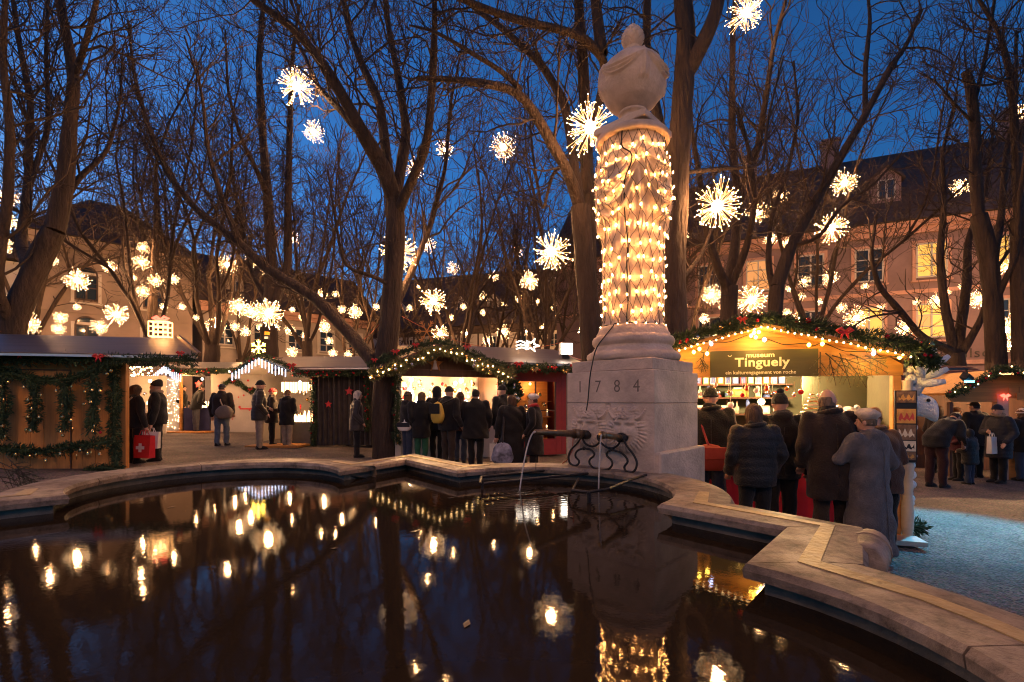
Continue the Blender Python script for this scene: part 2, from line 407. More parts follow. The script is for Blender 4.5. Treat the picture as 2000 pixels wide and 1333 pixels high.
def building(name, label, A, B, z_eave, depth, z_ridge, wall, roof, hip=0.0, cat='building', cornice=None, overhang=.5, zb=-1.5):
    A = Vector((A[0], A[1], 0)); B = Vector((B[0], B[1], 0)); L = (B-A).length
    rz = math.atan2(B.y-A.y, B.x-A.x)
    o = thing(name, label, cat, A, rz)
    MB().box(0, 0, zb, L, depth, z_eave).build('wall', wall, o)
    r = MB(); e = overhang; y0 = -e; y1 = depth+e; x0 = -e; x1 = L+e; zr = z_eave+.06
    V = [(x0,y0,zr),(x1,y0,zr),(x1,y1,zr),(x0,y1,zr),(x0+hip,depth/2,z_ridge),(x1-hip,depth/2,z_ridge)]
    r.add(V, [(3,2,1,0),(0,1,5,4),(2,3,4,5),(1,2,5),(3,0,4)]); r.build('roof', roof, o)
    if cornice:
        c = MB(); c.box(-.25, -.32, z_eave-.25, L+.25, -.003, z_eave+.03); c.box(-.12, -.18, z_eave-.55, L+.12, -.003, z_eave-.253); c.build('cornice', cornice, o)
    return o, L
# --- long pink building on the right
P0 = Vector((22.1, 22.2)); u = Vector((-.918, .397))
A = P0+u*21.0; B = P0-u*13
pink, Lp = building('pink_building', 'long pink plastered building with dark tiled roof and lit windows behind the right-hand trees', A, B, 10.05, 10, 15.6, M['plaster_pink'], M['roof_tile'], 0, cornice=M['sandstone'])
def pink_x(px):
    k = (px-1000)/FPX
    t_ = (P0.x-k*P0.y)/(.918+.397*k)
    return 21.0-t_, P0.y+.397*t_
MB().box(0, -.08, 6.62, Lp, -.003, 6.8).build('string_course', M['sandstone'], pink)
MB().box(0, -.1, 3.15, Lp, -.003, 3.35).build('string_course', M['sandstone'], pink)
lit, dk, dim = M['lit_pane'], M['glass_dark'], M['lit_pane_dim']
for px, up, lo in ((1310, dk, dk), (1386, dk, dk), (1481, dim, dk), (1583, dk, dk), (1697, dk, lit), (1819, lit, lit), (1971, lit, dk), (2150, dk, dk)):
    x, d = pink_x(px)
    window_parts(1.2, 1.65, 2, 3, M['frame_white'], [up, up, up, up if up is not lit else dim, up, up], pink, (x, -.03, 7.35), M['sandstone'])
    window_parts(1.2, 1.65, 2, 3, M['frame_white'], [lo, lo, lo if lo is not lit else dim, lo, lo, lo], pink, (x, -.03, 4.45), M['sandstone'])
x, d = pink_x(1742)
def dormer(parent, x, y, z, w, h, wall, fmat, pane, roof, yaw=0):
    dm = MB(); dm.extr([(x-w/2, y, z), (x+w/2, y, z), (x+w/2, y, z+h), (x, y, z+h*1.42), (x-w/2, y, z+h)], (0, 2.2, 0))
    o = dm.build('dormer', wall, parent)
    f = MB(); f.box(x-w*.3, y-.05, z+.15*h, x+w*.3, y-.004, z+.9*h); f.build('window_frame', fmat, o)
    for sx in (-1, 1):
        p = MB(); p.box(x+sx*w*.14-w*.1, y-.07, z+.2*h, x+sx*w*.14+w*.1, y-.052, z+.85*h); p.build('pane', pane, o)
    r = MB()
    for sx in (-1, 1):
        r.add([(x, y-.15, z+h*1.47), (x+sx*(w/2+.15), y-.15, z+h*.9), (x+sx*(w/2+.15), y+2.3, z+h*.9), (x, y+2.3, z+h*1.47),
               (x, y-.15, z+h*1.39), (x+sx*(w/2+.15), y-.15, z+h*.82), (x+sx*(w/2+.15), y+2.3, z+h*.82), (x, y+2.3, z+h*1.39)],
              [(0,1,2,3),(7,6,5,4),(0,4,5,1),(1,5,6,2),(2,6,7,3)])
    r.build('dormer_roof', roof, o)
    return o
dormer(pink, x, .9, 11.45, 1.25, 1.35, M['plaster_pink'], M['frame_white'], M['glass_dark'], M['roof_tile'])
for px, hh in ((1575, 1.3), (1985, 1.2), (1400, 1.2)):
    xx, d = pink_x(px)
    c = MB(); c.box(xx+1.5, 4.6, 14.6, xx+2.3, 5.4, 15.5+hh); c.box(xx+1.42, 4.52, 15.5+hh, xx+2.38, 5.48, 15.65+hh); c.build('chimney', M['plaster_pink'], pink)
x, d = pink_x(1868)
text_mesh('lettering', 'Lesegesellschaft', .62, M['stone_dark'], pink, (x, -.03, 3.47), (R(90), 0, 0), .008, 0, 'CENTER', 1.0, 1.12)
# --- beige house on the left, pale house beyond it
lb, L1 = building('beige_house', 'beige house with arched windows and steep dark hip roof behind the left-hand hut', (-23.95, 24.05), (-19.3, 29.2), 9.9, 8, 13.4, M['plaster_beige'], M['roof_tile'], 3.2, cornice=M['plaster_beige'])
for x in (2.1, 5.0):
    window_parts(.95, 1.35, 2, 2, M['timber'], [dk], lb, (x, -.03, 6.75), M['plaster_white'], True)
    window_parts(.95, 1.75, 2, 2, M['timber'], [dk], lb, (x, -.03, 3.7), M['plaster_white'], True)
for z in (3.1, 6.05): MB().box(0, -.07, z, L1, -.003, z+.14).build('string_course', M['plaster_beige'], lb)
lc, L2 = building('pale_house', 'pale low house at the far left edge behind the trees', (-33, 17.5), (-24.6, 24.4), 8.4, 8, 11.5, M['plaster_white'], M['roof_tile'], 2)
for x in (2, 5, 8.6): window_parts(1, 1.5, 2, 3, M['frame_white'], [dk], lc, (x, -.03, 5.2), M['sandstone'])
# --- grey wing
gw, L3 = building('grey_house', 'grey plastered house with shuttered windows and dark roof left of the middle', (-19.2, 30), (-11, 38), 7.6, 8, 11.6, M['plaster_grey'], M['roof_tile'], 0, cornice=M['sandstone'])
for i, x in enumerate((1.2, 3.4, 5.6, 7.8, 10.0)):
    window_parts(1.05, 1.5, 2, 3, M['frame_white'], [dk], gw, (x, -.03, 5.0), M['plaster_white'])
    window_parts(1.05, 1.6, 2, 3, M['shutter'], [M['shutter']], gw, (x, -.03, 2.1), M['plaster_white'])
    if i % 2 == 0: dormer(gw, x+.8, .7, 8.35, 1.0, 1.1, M['plaster_grey'], M['frame_white'], M['glass_dark'], M['roof_tile'])
# --- half timbered row at the back
ht, L4 = building('timbered_house', 'half-timbered house row with long dark roof and dormers at the back of the square', (-14, 47), (6.6, 40.2), 8.1, 9, 14.1, M['plaster_white'], M['roof_tile'], 0, cornice=M['timber'])
for z in (2.9, 4.9, 5.6, 7.45): MB().box(0, -.06, z, L4, -.003, z+.16).build('beam', M['timber'], ht)
k = 0
for i in range(23):
    x = .4+i*.93
    for z0, z1 in ((3.06, 4.9), (5.76, 7.45)):
        MB().box(x-.07, -.055, z0+.002, x+.07, -.003, z1-.002).build('beam', M['timber'], ht)
    if i % 3 == 0:
        for z0, z1 in ((3.06, 4.9), (5.76, 7.45)):
            bb = MB(); bb.rbar((x+.1, -.02, z0+.05), (x+.83, -.02, z1-.05), .03, .13); bb.build('beam', M['timber'], ht)
    elif i % 3 == 1:
        window_parts(.72, 1.15, 2, 2, M['frame_white'], [dk], ht, (x+.465, -.03, 6.05))
        window_parts(.72, 1.2, 2, 2, M['frame_white'], [dk if i % 2 else dim], ht, (x+.465, -.03, 3.4))
for x in (3, 6.2, 9.4, 12.6, 15.8, 19): dormer(ht, x, 1.0, 9.35, 1.15, 1.35, M['plaster_white'], M['frame_white'], M['glass_dark'], M['roof_tile'])
MB().box(17, 3.0, 12.4, 18.0, 3.6, 12.75).build('skylight', M['metal_trim'], ht)

# ================================================================== TREES
def unit(v): return v/(np.linalg.norm(v)+1e-9)
def perp(d, r_):
    a = np.array([0, 0, 1.0]) if abs(d[2]) < .9 else np.array([1.0, 0, 0])
    u_ = unit(np.cross(d, a)); w_ = np.cross(d, u_); th = r_.uniform(0, 2*PI)
    return u_*math.cos(th)+w_*math.sin(th)
def walk(p, d, L, k, r_, wob, up):
    pts = [p]; s = L/(k-1)
    for _ in range(k-1):
        d = unit(d+r_.normal(0, wob, 3)+np.array([0, 0, up]))
        p = p+d*s; pts.append(p)
    return np.array(pts)
def resample(pts, rad, step):
    pts = np.array(pts, float); rad = np.array(rad, float)
    seg = np.linalg.norm(np.diff(pts, axis=0), axis=1); cum = np.concatenate([[0], np.cumsum(seg)])
    n = max(3, int(cum[-1]/step)+1); s = np.linspace(0, cum[-1], n)
    # smooth (Catmull-like) interpolation
    out = np.stack([np.interp(s, cum, pts[:, i]) for i in range(3)], 1)
    for _ in range(2): out[1:-1] = .25*out[:-2]+.5*out[1:-1]+.25*out[2:]
    return out, np.interp(s, cum, rad)
def grow(limbs, r_, dens=1.0, rmin=.0045, l1=(1.2, 3.4), start=.18, lv3=True):
    """twigs for a list of (pts, radii) limbs"""
    tw = []
    for pts, rad in limbs:
        n = len(pts); seg = np.linalg.norm(np.diff(pts, axis=0), axis=1); L = seg.sum()
        n1 = max(3, int(L*3.0*dens)); cum = np.concatenate([[0], np.cumsum(seg)])/L
        for q in range(n1):
            f = start+(1-start)*(q+r_.uniform(0, 1))/n1
            if f > 1: f = 1
            i = min(n-2, int(np.searchsorted(cum, f))-1) if f < 1 else n-2
            i = max(0, i); a = (f-cum[i])/(cum[i+1]-cum[i]+1e-9); p = pts[i]*(1-a)+pts[i+1]*a
            tg = unit(pts[i+1]-pts[i]); rr = rad[i]*(1-a)+rad[i+1]*a
            ang = R(r_.uniform(30, 75)); d = unit(tg*math.cos(ang)+perp(tg, r_)*math.sin(ang)+np.array([0, 0, .12]))
            ln = r_.uniform(*l1)*(1.12-.45*f); r1 = min(rr*.6, r_.uniform(.016, .036))
            P1 = walk(p, d, ln, 8, r_, .27, .10); R1 = np.linspace(r1, max(rmin*1.3, r1*.3), 8); tw.append((P1, R1))
            for j in range(int(2+ln*3.2*dens)):
                f2 = r_.uniform(.15, 1); i2 = min(6, int(f2*7)); p2 = P1[i2]+(P1[i2+1]-P1[i2])*(f2*7-i2)
                t2 = unit(P1[i2+1]-P1[i2]); an = R(r_.uniform(30, 65)); d2 = unit(t2*math.cos(an)+perp(t2, r_)*math.sin(an))
                l2 = r_.uniform(.4, 1.25)*(1.1-.4*f2); r2 = max(rmin*1.25, R1[i2]*.6)
                P2 = walk(p2, d2, l2, 5, r_, .22, .13); tw.append((P2, np.linspace(r2, rmin*1.05, 5)))
                if lv3:
                    for k_ in range(int(1+l2*3.0)):
                        f3 = r_.uniform(.2, 1); i3 = min(3, int(f3*4)); p3 = P2[i3]+(P2[i3+1]-P2[i3])*(f3*4-i3)
                        t3 = unit(P2[i3+1]-P2[i3]); an = R(r_.uniform(25, 60)); d3 = unit(t3*math.cos(an)+perp(t3, r_)*math.sin(an))
                        P3 = walk(p3, d3, r_.uniform(.18, .62), 3, r_, .22, .2); tw.append((P3, np.linspace(rmin*1.1, rmin*.8, 3)))
    return tw
def bark_tube(name, pts, rad, parent, n=10, flare=False):
    P, rr = resample(pts, rad, .22)
    V, F = tubes_np([(P, rr)], n)
    # uneven girth
    nv = np.array([mnoise.noise(Vector((v[0]*2.3, v[1]*2.3, v[2]*.9))) for v in V])
    nv2 = np.array([mnoise.noise(Vector((v[0]*7+3, v[1]*7, v[2]*3.1))) for v in V])
    c = np.repeat(P, n, axis=0); V = c+(V-c)*(1+.17*nv+.07*nv2)[:, None]
    return np_mesh(name, V, F, M['bark'], parent)
def make_tree(label, base, trunk, limbs, seed, dens=1.0, rmin=.0045, nside=10, l1=(1.2, 3.4), name='chestnut_tree', group='bare trees on the square', twig_limbs=None):
    r_ = np.random.default_rng(seed)
    o = thing(name, label, 'tree', base, 0, group); b_ = np.array(base)
    T = (np.array(trunk[0], float)-b_, trunk[1])
    bark_tube('trunk', T[0], T[1], o, nside+4)
    LL = []
    for pts, rad in limbs:
        pts = np.array(pts, float)-b_
        bark_tube('limb', pts, rad, o, nside)
        LL.append(resample(pts, rad, .3))
    tw = grow(LL, r_, dens, rmin, l1)
    V, F = tubes_np(tw, 3)
    np_mesh('crown', V, F, M['twig'], o, True)
    return o
def spread_limbs(base, h0, r0, n, H, r_, lean=(12, 34), rl=.55):
    """ascending limbs of a tree grown free"""
    limbs = []; a0 = r_.uniform(0, 2*PI)
    for i in range(n):
        az = a0+2*PI*i/n+r_.uniform(-.4, .4); inc = R(r_.uniform(*lean))
        d = np.array([math.sin(inc)*math.cos(az), math.sin(inc)*math.sin(az), math.cos(inc)])
        p = np.array([base[0], base[1], base[2]+h0*r_.uniform(.82, 1.0)])
        L = (H-h0)*r_.uniform(.75, 1.05); k = 9
        P = walk(p, d, L, k, r_, .13, .07)
        limbs.append((P, list(np.linspace(r0*rl*r_.uniform(.7, 1.1), .022, k))))
        # fork
        if True:
            j = int(r_.integers(2, 4)); dd = unit(P[j+1]-P[j]); an = R(r_.uniform(20, 40))
            P2 = walk(P[j], unit(dd*math.cos(an)+perp(dd, r_)*math.sin(an)), L*.6, 7, r_, .14, .1)
            limbs.append((P2, list(np.linspace(r0*rl*.55, .018, 7))))
    return limbs
def free_tree(label, base, H, r0, seed, n=5, h0=3.2, dens=.8, rmin=.006, lean=(12, 34)):
    r_ = np.random.default_rng(seed); b_ = np.array(base)
    tr = [b_+np.array([0, 0, -.25]), b_+np.array([0, 0, .3]), b_+np.array([r_.normal(0, .06), r_.normal(0, .06), h0*.5]), b_+np.array([0, 0, h0])]
    L = spread_limbs(b_, h0, r0, n, H, r_, lean, .40)
    return make_tree(label, base, (tr, [r0*1.25, r0*1.02, r0*.92, r0*.9]), L, seed+100, dens, rmin, 8)
def traced(label, d0, trunk, limbs, seed, dens=1.0, rmin=.0052, l1=(1.2, 3.4), extra=(), nside=10):
    """a tree surveyed from the photograph: points (px, py, depth offset)"""
    P = lambda L: [at(px, py, d0+dd) for px, py, dd in L]
    tr = P(trunk[0]); base = gat(trunk[0][0][0], d0+trunk[0][0][2])
    tr = [Vector((tr[0].x, tr[0].y, base.z-.25))]+tr
    rt = [trunk[1][0]*1.12]+trunk[1]
    LL = [(P(pts), list(np.linspace(ra, rb, len(pts)))) for pts, ra, rb in limbs]
    LL += list(extra)
    return make_tree(label, base, (tr, rt), LL, seed, dens, rmin, nside, l1)

# A: tree in front of the middle hut
traced('bare tree whose thick trunk stands in front of the lit middle hut', 11.5,
 ([(748,868,0),(750,760,0),(763,600,0),(772,480,0),(773,380,0)], [.27,.25,.235,.225,.21]),
 [([(742,722,0),(690,660,.3),(620,585,.6),(520,525,.9),(460,470,1.2),(385,412,1.6),(330,345,2.0),(290,250,2.3),(262,150,2.6),(250,40,2.8)], .17,.03),
  ([(470,478,1.1),(430,380,1.0),(405,290,.7),(395,180,.5),(360,70,.3)], .08,.02),
  ([(773,400,0),(748,322,-.3),(717,278,-.6),(671,190,-.9),(625,117,-1.1),(575,55,-1.3),(500,5,-1.5),(430,-50,-1.6)], .19,.05),
  ([(717,278,-.6),(665,215,-.2),(620,170,.3),(600,120,.8),(560,40,1.2),(545,-60,1.4)], .09,.02),
  ([(760,345,0),(743,204,.4),(702,117,.7),(676,40,1.0),(660,-80,1.2)], .13,.04),
  ([(773,390,0),(794,255,.7),(778,153,1.1),(758,51,1.6),(750,-70,1.8)], .15,.04),
  ([(775,420,0),(805,350,-.5),(835,285,-.9),(845,153,-1.3),(850,25,-1.7),(846,-90,-1.8)], .13,.04),
  ([(772,600,0),(800,540,.6),(838,450,1.2),(870,330,1.6),(880,200,2),(905,80,2.2)], .10,.025),
  ([(768,560,0),(720,535,-.6),(672,527,-1.0),(655,430,-1.2),(640,330,-1.3)], .055,.02)], 11, 1.0)
# B: twin-stemmed tree behind the column
traced('big bare tree behind the light-wrapped column, limb arching left over the water', 10.2,
 ([(1160,870,0),(1160,700,0),(1151,612,0),(1138,470,0),(1132,405,0)], [.25,.24,.22,.21,.2]),
 [([(1132,405,0),(1110,336,-.4),(1043,219,-.8),(1018,178,-1.0),(947,163,-1.2),(885,155,-1.3),(815,153,-1.4)], .13,.04),
  ([(1018,178,-1.0),(985,140,-1.2),(930,110,-1.3),(850,60,-1.2),(800,50,-1.0)], .06,.02),
  ([(1150,560,0),(1148,420,.4),(1146,306,.6),(1140,153,.8),(1130,0,.9),(1126,-120,1)], .17,.10),
  ([(1138,440,0),(1105,204,.6),(1059,127,.9),(988,61,1.1),(906,0,1.3),(840,-60,1.4)], .11,.045),
  ([(1146,306,.6),(1187,127,.2),(1176,107,0),(1130,66,-.3),(1059,51,-.5),(988,33,-.7),(916,5,-.8),(840,-30,-.9)], .11,.05),
  ([(1176,107,0),(1163,0,.2),(1160,-120,.3)], .13,.09),
  ([(1146,306,.6),(1080,330,1.6),(1060,420,2.1),(1040,300,2.6),(1030,150,3)], .05,.02)], 12, .9, .0045)
# C: trunk right of the column
traced('bare tree with thick trunk rising right beside the stone column', 9.4,
 ([(1318,860,0),(1318,700,0),(1316,560,0),(1320,420,0),(1325,300,0),(1336,160,0)], [.25,.24,.225,.215,.21,.2]),
 [([(1336,160,0),(1340,60,0),(1330,-40,.1),(1320,-150,.2)], .19,.15),
  ([(1338,150,0),(1372,85,-.2),(1400,30,-.3),(1412,-60,-.4)], .15,.11),
  ([(1322,330,0),(1285,240,.4),(1262,100,.8),(1265,-20,1)], .12,.08),
  ([(1318,340,0),(1400,330,.5),(1490,326,.9),(1500,230,1.2),(1530,110,1.4)], .05,.02),
  ([(1318,560,0),(1370,500,.8),(1400,420,1.2),(1390,300,1.6)], .05,.02)], 13, .7)
# D: left tree
traced('bare leaning tree behind the dark timber hut at left, trunk bending right', 10.4,
 ([(8,860,0),(14,720,0),(22,640,0),(60,545,0),(105,450,0)], [.26,.25,.24,.22,.2]),
 [([(105,450,0),(128,350,.1),(136,260,.2),(146,150,.3),(124,40,.4),(112,-60,.5)], .18,.06),
  ([(146,150,.3),(175,60,-.1),(198,-40,-.3)], .07,.04),
  ([(110,430,0),(150,350,.6),(210,300,1.1),(235,200,1.4),(240,90,1.6)], .07,.02),
  ([(60,545,0),(40,470,.9),(55,370,1.3),(60,200,1.6),(35,70,1.8),(20,-40,2)], .12,.04),
  ([(22,640,0),(-10,560,-.6),(15,400,-.8),(20,250,-1),(5,120,-1.2),(10,0,-1.3)], .12,.04),
  ([(55,370,1.3),(95,250,1.8),(90,100,2.3),(95,-30,2.4)], .07,.03)], 14, 1.0)
# E..: right-hand trees
traced('tall bare tree on the right with pruned stub high on its trunk', 13.6,
 ([(1948,845,0),(1946,700,0),(1940,600,0),(1932,510,0),(1912,420,0)], [.23,.23,.22,.21,.2]),
 [([(1912,420,0),(1905,330,.1),(1903,230,.2),(1892,150,.3),(1885,140,.3)], .15,.11),
  ([(1903,200,.2),(1925,110,.5),(1940,20,.7),(1950,-70,.9)], .06,.03),
  ([(1900,240,.2),(1860,200,-.3),(1830,160,-.6),(1790,140,-.8)], .045,.015),
  ([(1936,540,0),(1955,430,.6),(1965,300,1),(1985,200,1.2),(1985,60,1.5)], .11,.03),
  ([(1940,600,0),(1985,500,-.5),(1990,400,-.8),(2010,250,-1),(2020,100,-1.2)], .08,.03)], 15, .75)
traced('many-stemmed bare tree behind the garlanded gable of the museum hut', 13.5,
 ([(1425,860,0),(1425,720,0),(1424,620,0),(1425,560,0)], [.26,.25,.24,.23]),
 [([(1425,575,0),(1400,520,-.3),(1380,450,-.5),(1370,370,-.6),(1350,250,-.5),(1345,120,-.3)], .14,.04),
  ([(1425,560,0),(1438,470,.3),(1440,380,.6),(1430,280,.9),(1430,150,1.2),(1432,40,1.4),(1440,-60,1.6)], .16,.05),
  ([(1440,380,.6),(1478,300,.2),(1495,200,-.2),(1510,90,-.5),(1535,0,-.7)], .11,.04),
  ([(1428,560,0),(1460,480,-.5),(1475,400,-.9),(1465,300,-1.2),(1440,210,-1.4)], .11,.03)], 16, .75)
traced('bare tree with a long stem curving up to the right over the museum hut', 12.6,
 ([(1508,860,0),(1508,720,0),(1512,640,0),(1518,560,0)], [.2,.2,.19,.18]),
 [([(1518,560,0),(1545,480,0),(1590,400,.1),(1640,310,.2),(1690,225,.3),(1745,120,.4),(1768,95,.5),(1800,20,.5)], .16,.04),
  ([(1690,225,.3),(1690,130,.8),(1700,40,1.2),(1690,-60,1.5)], .08,.03),
  ([(1768,95,.5),(1820,90,.2),(1860,120,0)], .03,.012),
  ([(1516,590,0),(1500,520,.5),(1505,430,.9),(1540,330,1.3),(1560,230,1.6),(1550,120,2)], .09,.03),
  ([(1545,480,0),(1600,470,-.4),(1640,400,-.7),(1700,370,-1),(1760,300,-1.2)], .06,.02)], 17, .75)
traced('bare fork-limbed tree right of the museum hut before the pink building', 15.0,
 ([(1872,850,0),(1870,760,0),(1866,690,0)], [.26,.25,.24]),
 [([(1866,690,0),(1800,660,-.3),(1760,610,-.6),(1715,560,-.8),(1700,500,-1),(1712,420,-1.1)], .13,.03),
  ([(1760,610,-.6),(1690,620,-1),(1640,660,-1.2)], .04,.015),
  ([(1866,700,0),(1845,600,.3),(1835,500,.7),(1845,400,1),(1840,300,1.3),(1870,180,1.6)], .14,.04),
  ([(1870,690,0),(1888,560,.4),(1890,470,.8),(1925,380,1),(1940,250,1.3)], .15,.04),
  ([(1872,700,0),(1920,620,-.4),(1935,540,-.6),(1985,470,-.8)], .12,.03)], 18, .7)
traced('bare tree cut by the right edge of the view', 13.2,
 ([(1995,870,0),(1994,700,0),(1992,560,0),(1990,430,0)], [.2,.19,.19,.18]),
 [([(1990,430,0),(1985,300,.2),(1975,150,.4),(1950,60,.6),(1900,-20,.8)], .12,.04),
  ([(1985,300,.2),(2020,180,.1),(2040,60,0)], .08,.03),
  ([(1975,150,.4),(1930,170,.2),(1880,160,0),(1800,120,-.1)], .04,.012)], 19, .9)
# F: dark tree left of the middle with straight stems
traced('bare tree with two straight dark stems behind the curtained hut', 19.5,
 ([(527,835,0),(527,720,0),(525,640,0)], [.34,.33,.32]),
 [([(525,640,0),(530,500,.2),(522,380,.4),(512,250,.6),(505,120,.9),(515,0,1),(512,-80,1)], .24,.06),
  ([(528,620,0),(562,520,.3),(562,400,.3),(566,250,.2),(570,120,.2),(585,10,.2)], .20,.05),
  ([(522,380,.4),(500,330,-.6),(470,270,-1.2),(445,180,-1.5),(440,60,-1.7)], .11,.03),
  ([(526,600,0),(490,530,1),(470,430,1.5),(450,330,2),(455,220,2.3)], .12,.03)], 20, .9, .0065)
# free-grown trees
specs = [(300,21,16,.27,6,'bare tree left of the lit present on the hut roof, before the beige house'), (415,22,16.5,.34,5,'bare tree behind the icicle-lit back hut'),
 (600,25,17,.28,5,'bare tree behind the left end of the middle hut roof, left of the thick trunk'),
 (690,29,17,.27,5,'bare far tree just left of the thick middle trunk'), (905,26,17.5,.30,5,'bare tree behind the metal roof of the middle hut'),
 (965,34,17,.28,5,'bare far tree before the half-timbered houses, middle of the square'), (1065,23,17,.27,5,'bare tree near the white lamp box on the middle hut'),
 (1105,31,17,.28,4,'bare far tree just left of the stone column'), (1590,18,15.5,.22,5,'bare slender tree behind the museum hut before the pink wall'),
 (840,38,18,.3,5,'bare far tree right of the thick middle trunk'),
 (470,31,17,.3,5,'bare far tree before the grey house')]
ft = []
for i, (px, d, H, r0, n, lab) in enumerate(specs):
    o = free_tree(lab, gat(px, d), H, r0, 40+i, n, 3.0+(i % 3)*.6, .62 if d < 26 else .5, .0036+.0002*d); ft.append(o)
for k, (px, d, s, lab) in enumerate(((165, 30, 1.0, 'bare far tree close before the beige house wall'), (735, 36, 1.0, 'bare far tree right behind the thick middle trunk'), (1010, 29, .95, 'bare far tree behind the right part of the middle hut roof'), (1255, 27, 1.0, 'bare far tree hidden behind the stone column'), (1345, 22, .85, 'bare far tree just right of the stone column before the pink wall'), (60, 24, .95, 'bare far tree at the left edge behind the leaning tree'), (560, 36, 1.0, 'bare far tree before the dark roof of the grey house'))):
    dup(ft[(k*3+1) % len(ft)], gat(px, d), k*1.3+.5, lab, (s, s, s))

# ================================================================== FOUNTAIN BASIN
RIM = .812; WAT = .69; BC = Vector((-1.24, 2.45, 0))
NE = (.22, 3.62, .93)
def arc(c, r, a0, a1, n):
    return [Vector((c[0]+r*math.cos(R(a0+(a1-a0)*i/(n-1))), c[1]+r*math.sin(R(a0+(a1-a0)*i/(n-1))), 0)) for i in range(n)]
# one quarter of the quatrefoil outline (inner edge), then mirrored
E_tip = Vector((1.38, 2.45, 0)); E_cusp = Vector((.9, 3.0, 0)); N_cusp = Vector((-.5, 4.38, 0)); N_tip = Vector((-1.15, 5.22, 0))
def ang(c, p): return math.degrees(math.atan2(p.y-c[1], p.x-c[0]))
c = Vector((.22, 3.62, 0)); r1 = (E_cusp-c).length; r2 = (N_cusp-c).length
a1 = ang(c, E_cusp); a2 = ang(c, N_cusp)
lobe = []
nL = 25
for i in range(nL):
    f = i/(nL-1); a = a1+(a2-a1)*f; rr = r1+(r2-r1)*f
    lobe.append(c+Vector((math.cos(R(a)), math.sin(R(a)), 0))*rr)
mirY = lambda p: Vector((p.x, 2*BC.y-p.y, 0))
cw = Vector((-2.38, 3.98, 0)); W_cusp_n = Vector((-2.99, 3.27, 0)); N_cusp_w = Vector((-1.6, 4.47, 0))
lobe_w = []
q1 = (N_cusp_w-cw).length; q2 = (W_cusp_n-cw).length; b1 = ang(cw, N_cusp_w); b2 = ang(cw, W_cusp_n)+360
if b2-b1 > 360: b2 -= 360
for i in range(nL):
    f = i/(nL-1); a = b1+(b2-b1)*f; rr = q1+(q2-q1)*f+.12*math.sin(PI*f)
    lobe_w.append(cw+Vector((math.cos(R(a)), math.sin(R(a)), 0))*rr)
W_tip = Vector((-3.86, 2.45, 0))
inner = [E_tip]+lobe+[N_tip]+lobe_w+[W_tip]+[mirY(p) for p in reversed(lobe_w)]+[mirY(N_tip)]+[mirY(p) for p in reversed(lobe)]
n_in = len(inner)
def seg_n(a, b): d = (b-a).normalized(); return Vector((d.y, -d.x, 0))      # outward for a counter-clockwise outline
def offset(poly, w):
    out = []
    for i, p in enumerate(poly):
        n1_ = seg_n(poly[i-1], p); n2_ = seg_n(p, poly[(i+1) % len(poly)])
        m_ = (n1_+n2_); m_ = m_.normalized() if m_.length > 1e-6 else n1_
        k_ = max(.55, m_.dot(n1_)); out.append(p+m_*w/k_)
    return out
outer = offset(inner, .38); outer[0] = outer[0]+Vector((-.09, 0, 0)); lip_o = offset(inner, .30); wall_in = offset(inner, .07)
fountain = thing('fountain', 'old stone fountain basin with lobed rim, square pedestal with carved masks, column and urn', 'fountain', (0, 0, 0))
# coping stones: cut the outline at joints
joints = [0]
cuts = sorted(set([0, 1, 7, 13, 19, 25, 26, 27, 33, 39, 45, 51, 52]+[n_in-k for k in (1, 7, 13, 19, 25, 26, 27, 33, 39, 45, 51)]))
def coping(i0, i1):
    mb = MB(); idx = list(range(i0, i1+1)); sub = 1
    ch = .012
    P = []
    ring = []
    r_ = random.Random(i0)
    nseg = len(idx)
    for q, i in enumerate(idx):
        a = inner[i % n_in]; b_ = outer[i % n_in]
        if q == 0: nx_ = inner[(i+1) % n_in]; sh = (nx_-a).normalized()*.003
        elif q == nseg-1: sh = (inner[(i-1) % n_in]-a).normalized()*.003
        else: sh = Vector((0, 0, 0))
        dn = (b_-a)
        j = lambda s_: r_.uniform(-s_, s_)
        sec = [a+dn*.12+Vector((0, 0, RIM-.062)), a+dn*.015+Vector((0, 0, RIM-.058)), a+dn*j(.008)+Vector((0, 0, RIM-.024+j(.004))), a+dn*(.04+j(.012))+Vector((0, 0, RIM+j(.0012))), a+dn*.3+Vector((0, 0, RIM+.003)), a+dn*.68+Vector((0, 0, RIM+.004)),
               a+dn*.95+Vector((0, 0, RIM-.004)), a+dn*1.0+Vector((0, 0, RIM-.03)), a+dn*1.0+Vector((0, 0, RIM-.12)), a+dn*.86+Vector((0, 0, RIM-.13))]
        ring.append([p+sh for p in sec])
    k = len(ring[0]); V = [p for r__ in ring for p in r__]; F = []
    for q in range(nseg-1):
        for j_ in range(k): F.append((q*k+j_, q*k+(j_+1) % k, (q+1)*k+(j_+1) % k, (q+1)*k+j_))
    F.append(tuple(range(k-1, -1, -1))); F.append(tuple(range((nseg-1)*k, nseg*k)))
    mb.add(V, [f[::-1] for f in F]); return mb.build('coping_stone', M['coping'], fountain)
for a_, b_ in zip(cuts, cuts[1:]+[n_in]): coping(a_, b_)
wall = MB(); kk = len(wall_in)
wo_ = offset(inner, .27)
V = [Vector((p.x, p.y, .12)) for p in wall_in]+[Vector((p.x, p.y, RIM-.064)) for p in wall_in]+[Vector((p.x, p.y, -.3)) for p in wo_]+[Vector((p.x, p.y, RIM-.134)) for p in wo_]
F = [(i, (i+1) % kk, kk+(i+1) % kk, kk+i) for i in range(kk)]+[(2*kk+i, 3*kk+i, 3*kk+(i+1) % kk, 2*kk+(i+1) % kk) for i in range(kk)]+[(kk+i, kk+(i+1) % kk, 3*kk+(i+1) % kk, 3*kk+i) for i in range(kk)]
wall.add(V, F); wall.build('basin_wall', M['coping_edge'], fountain)
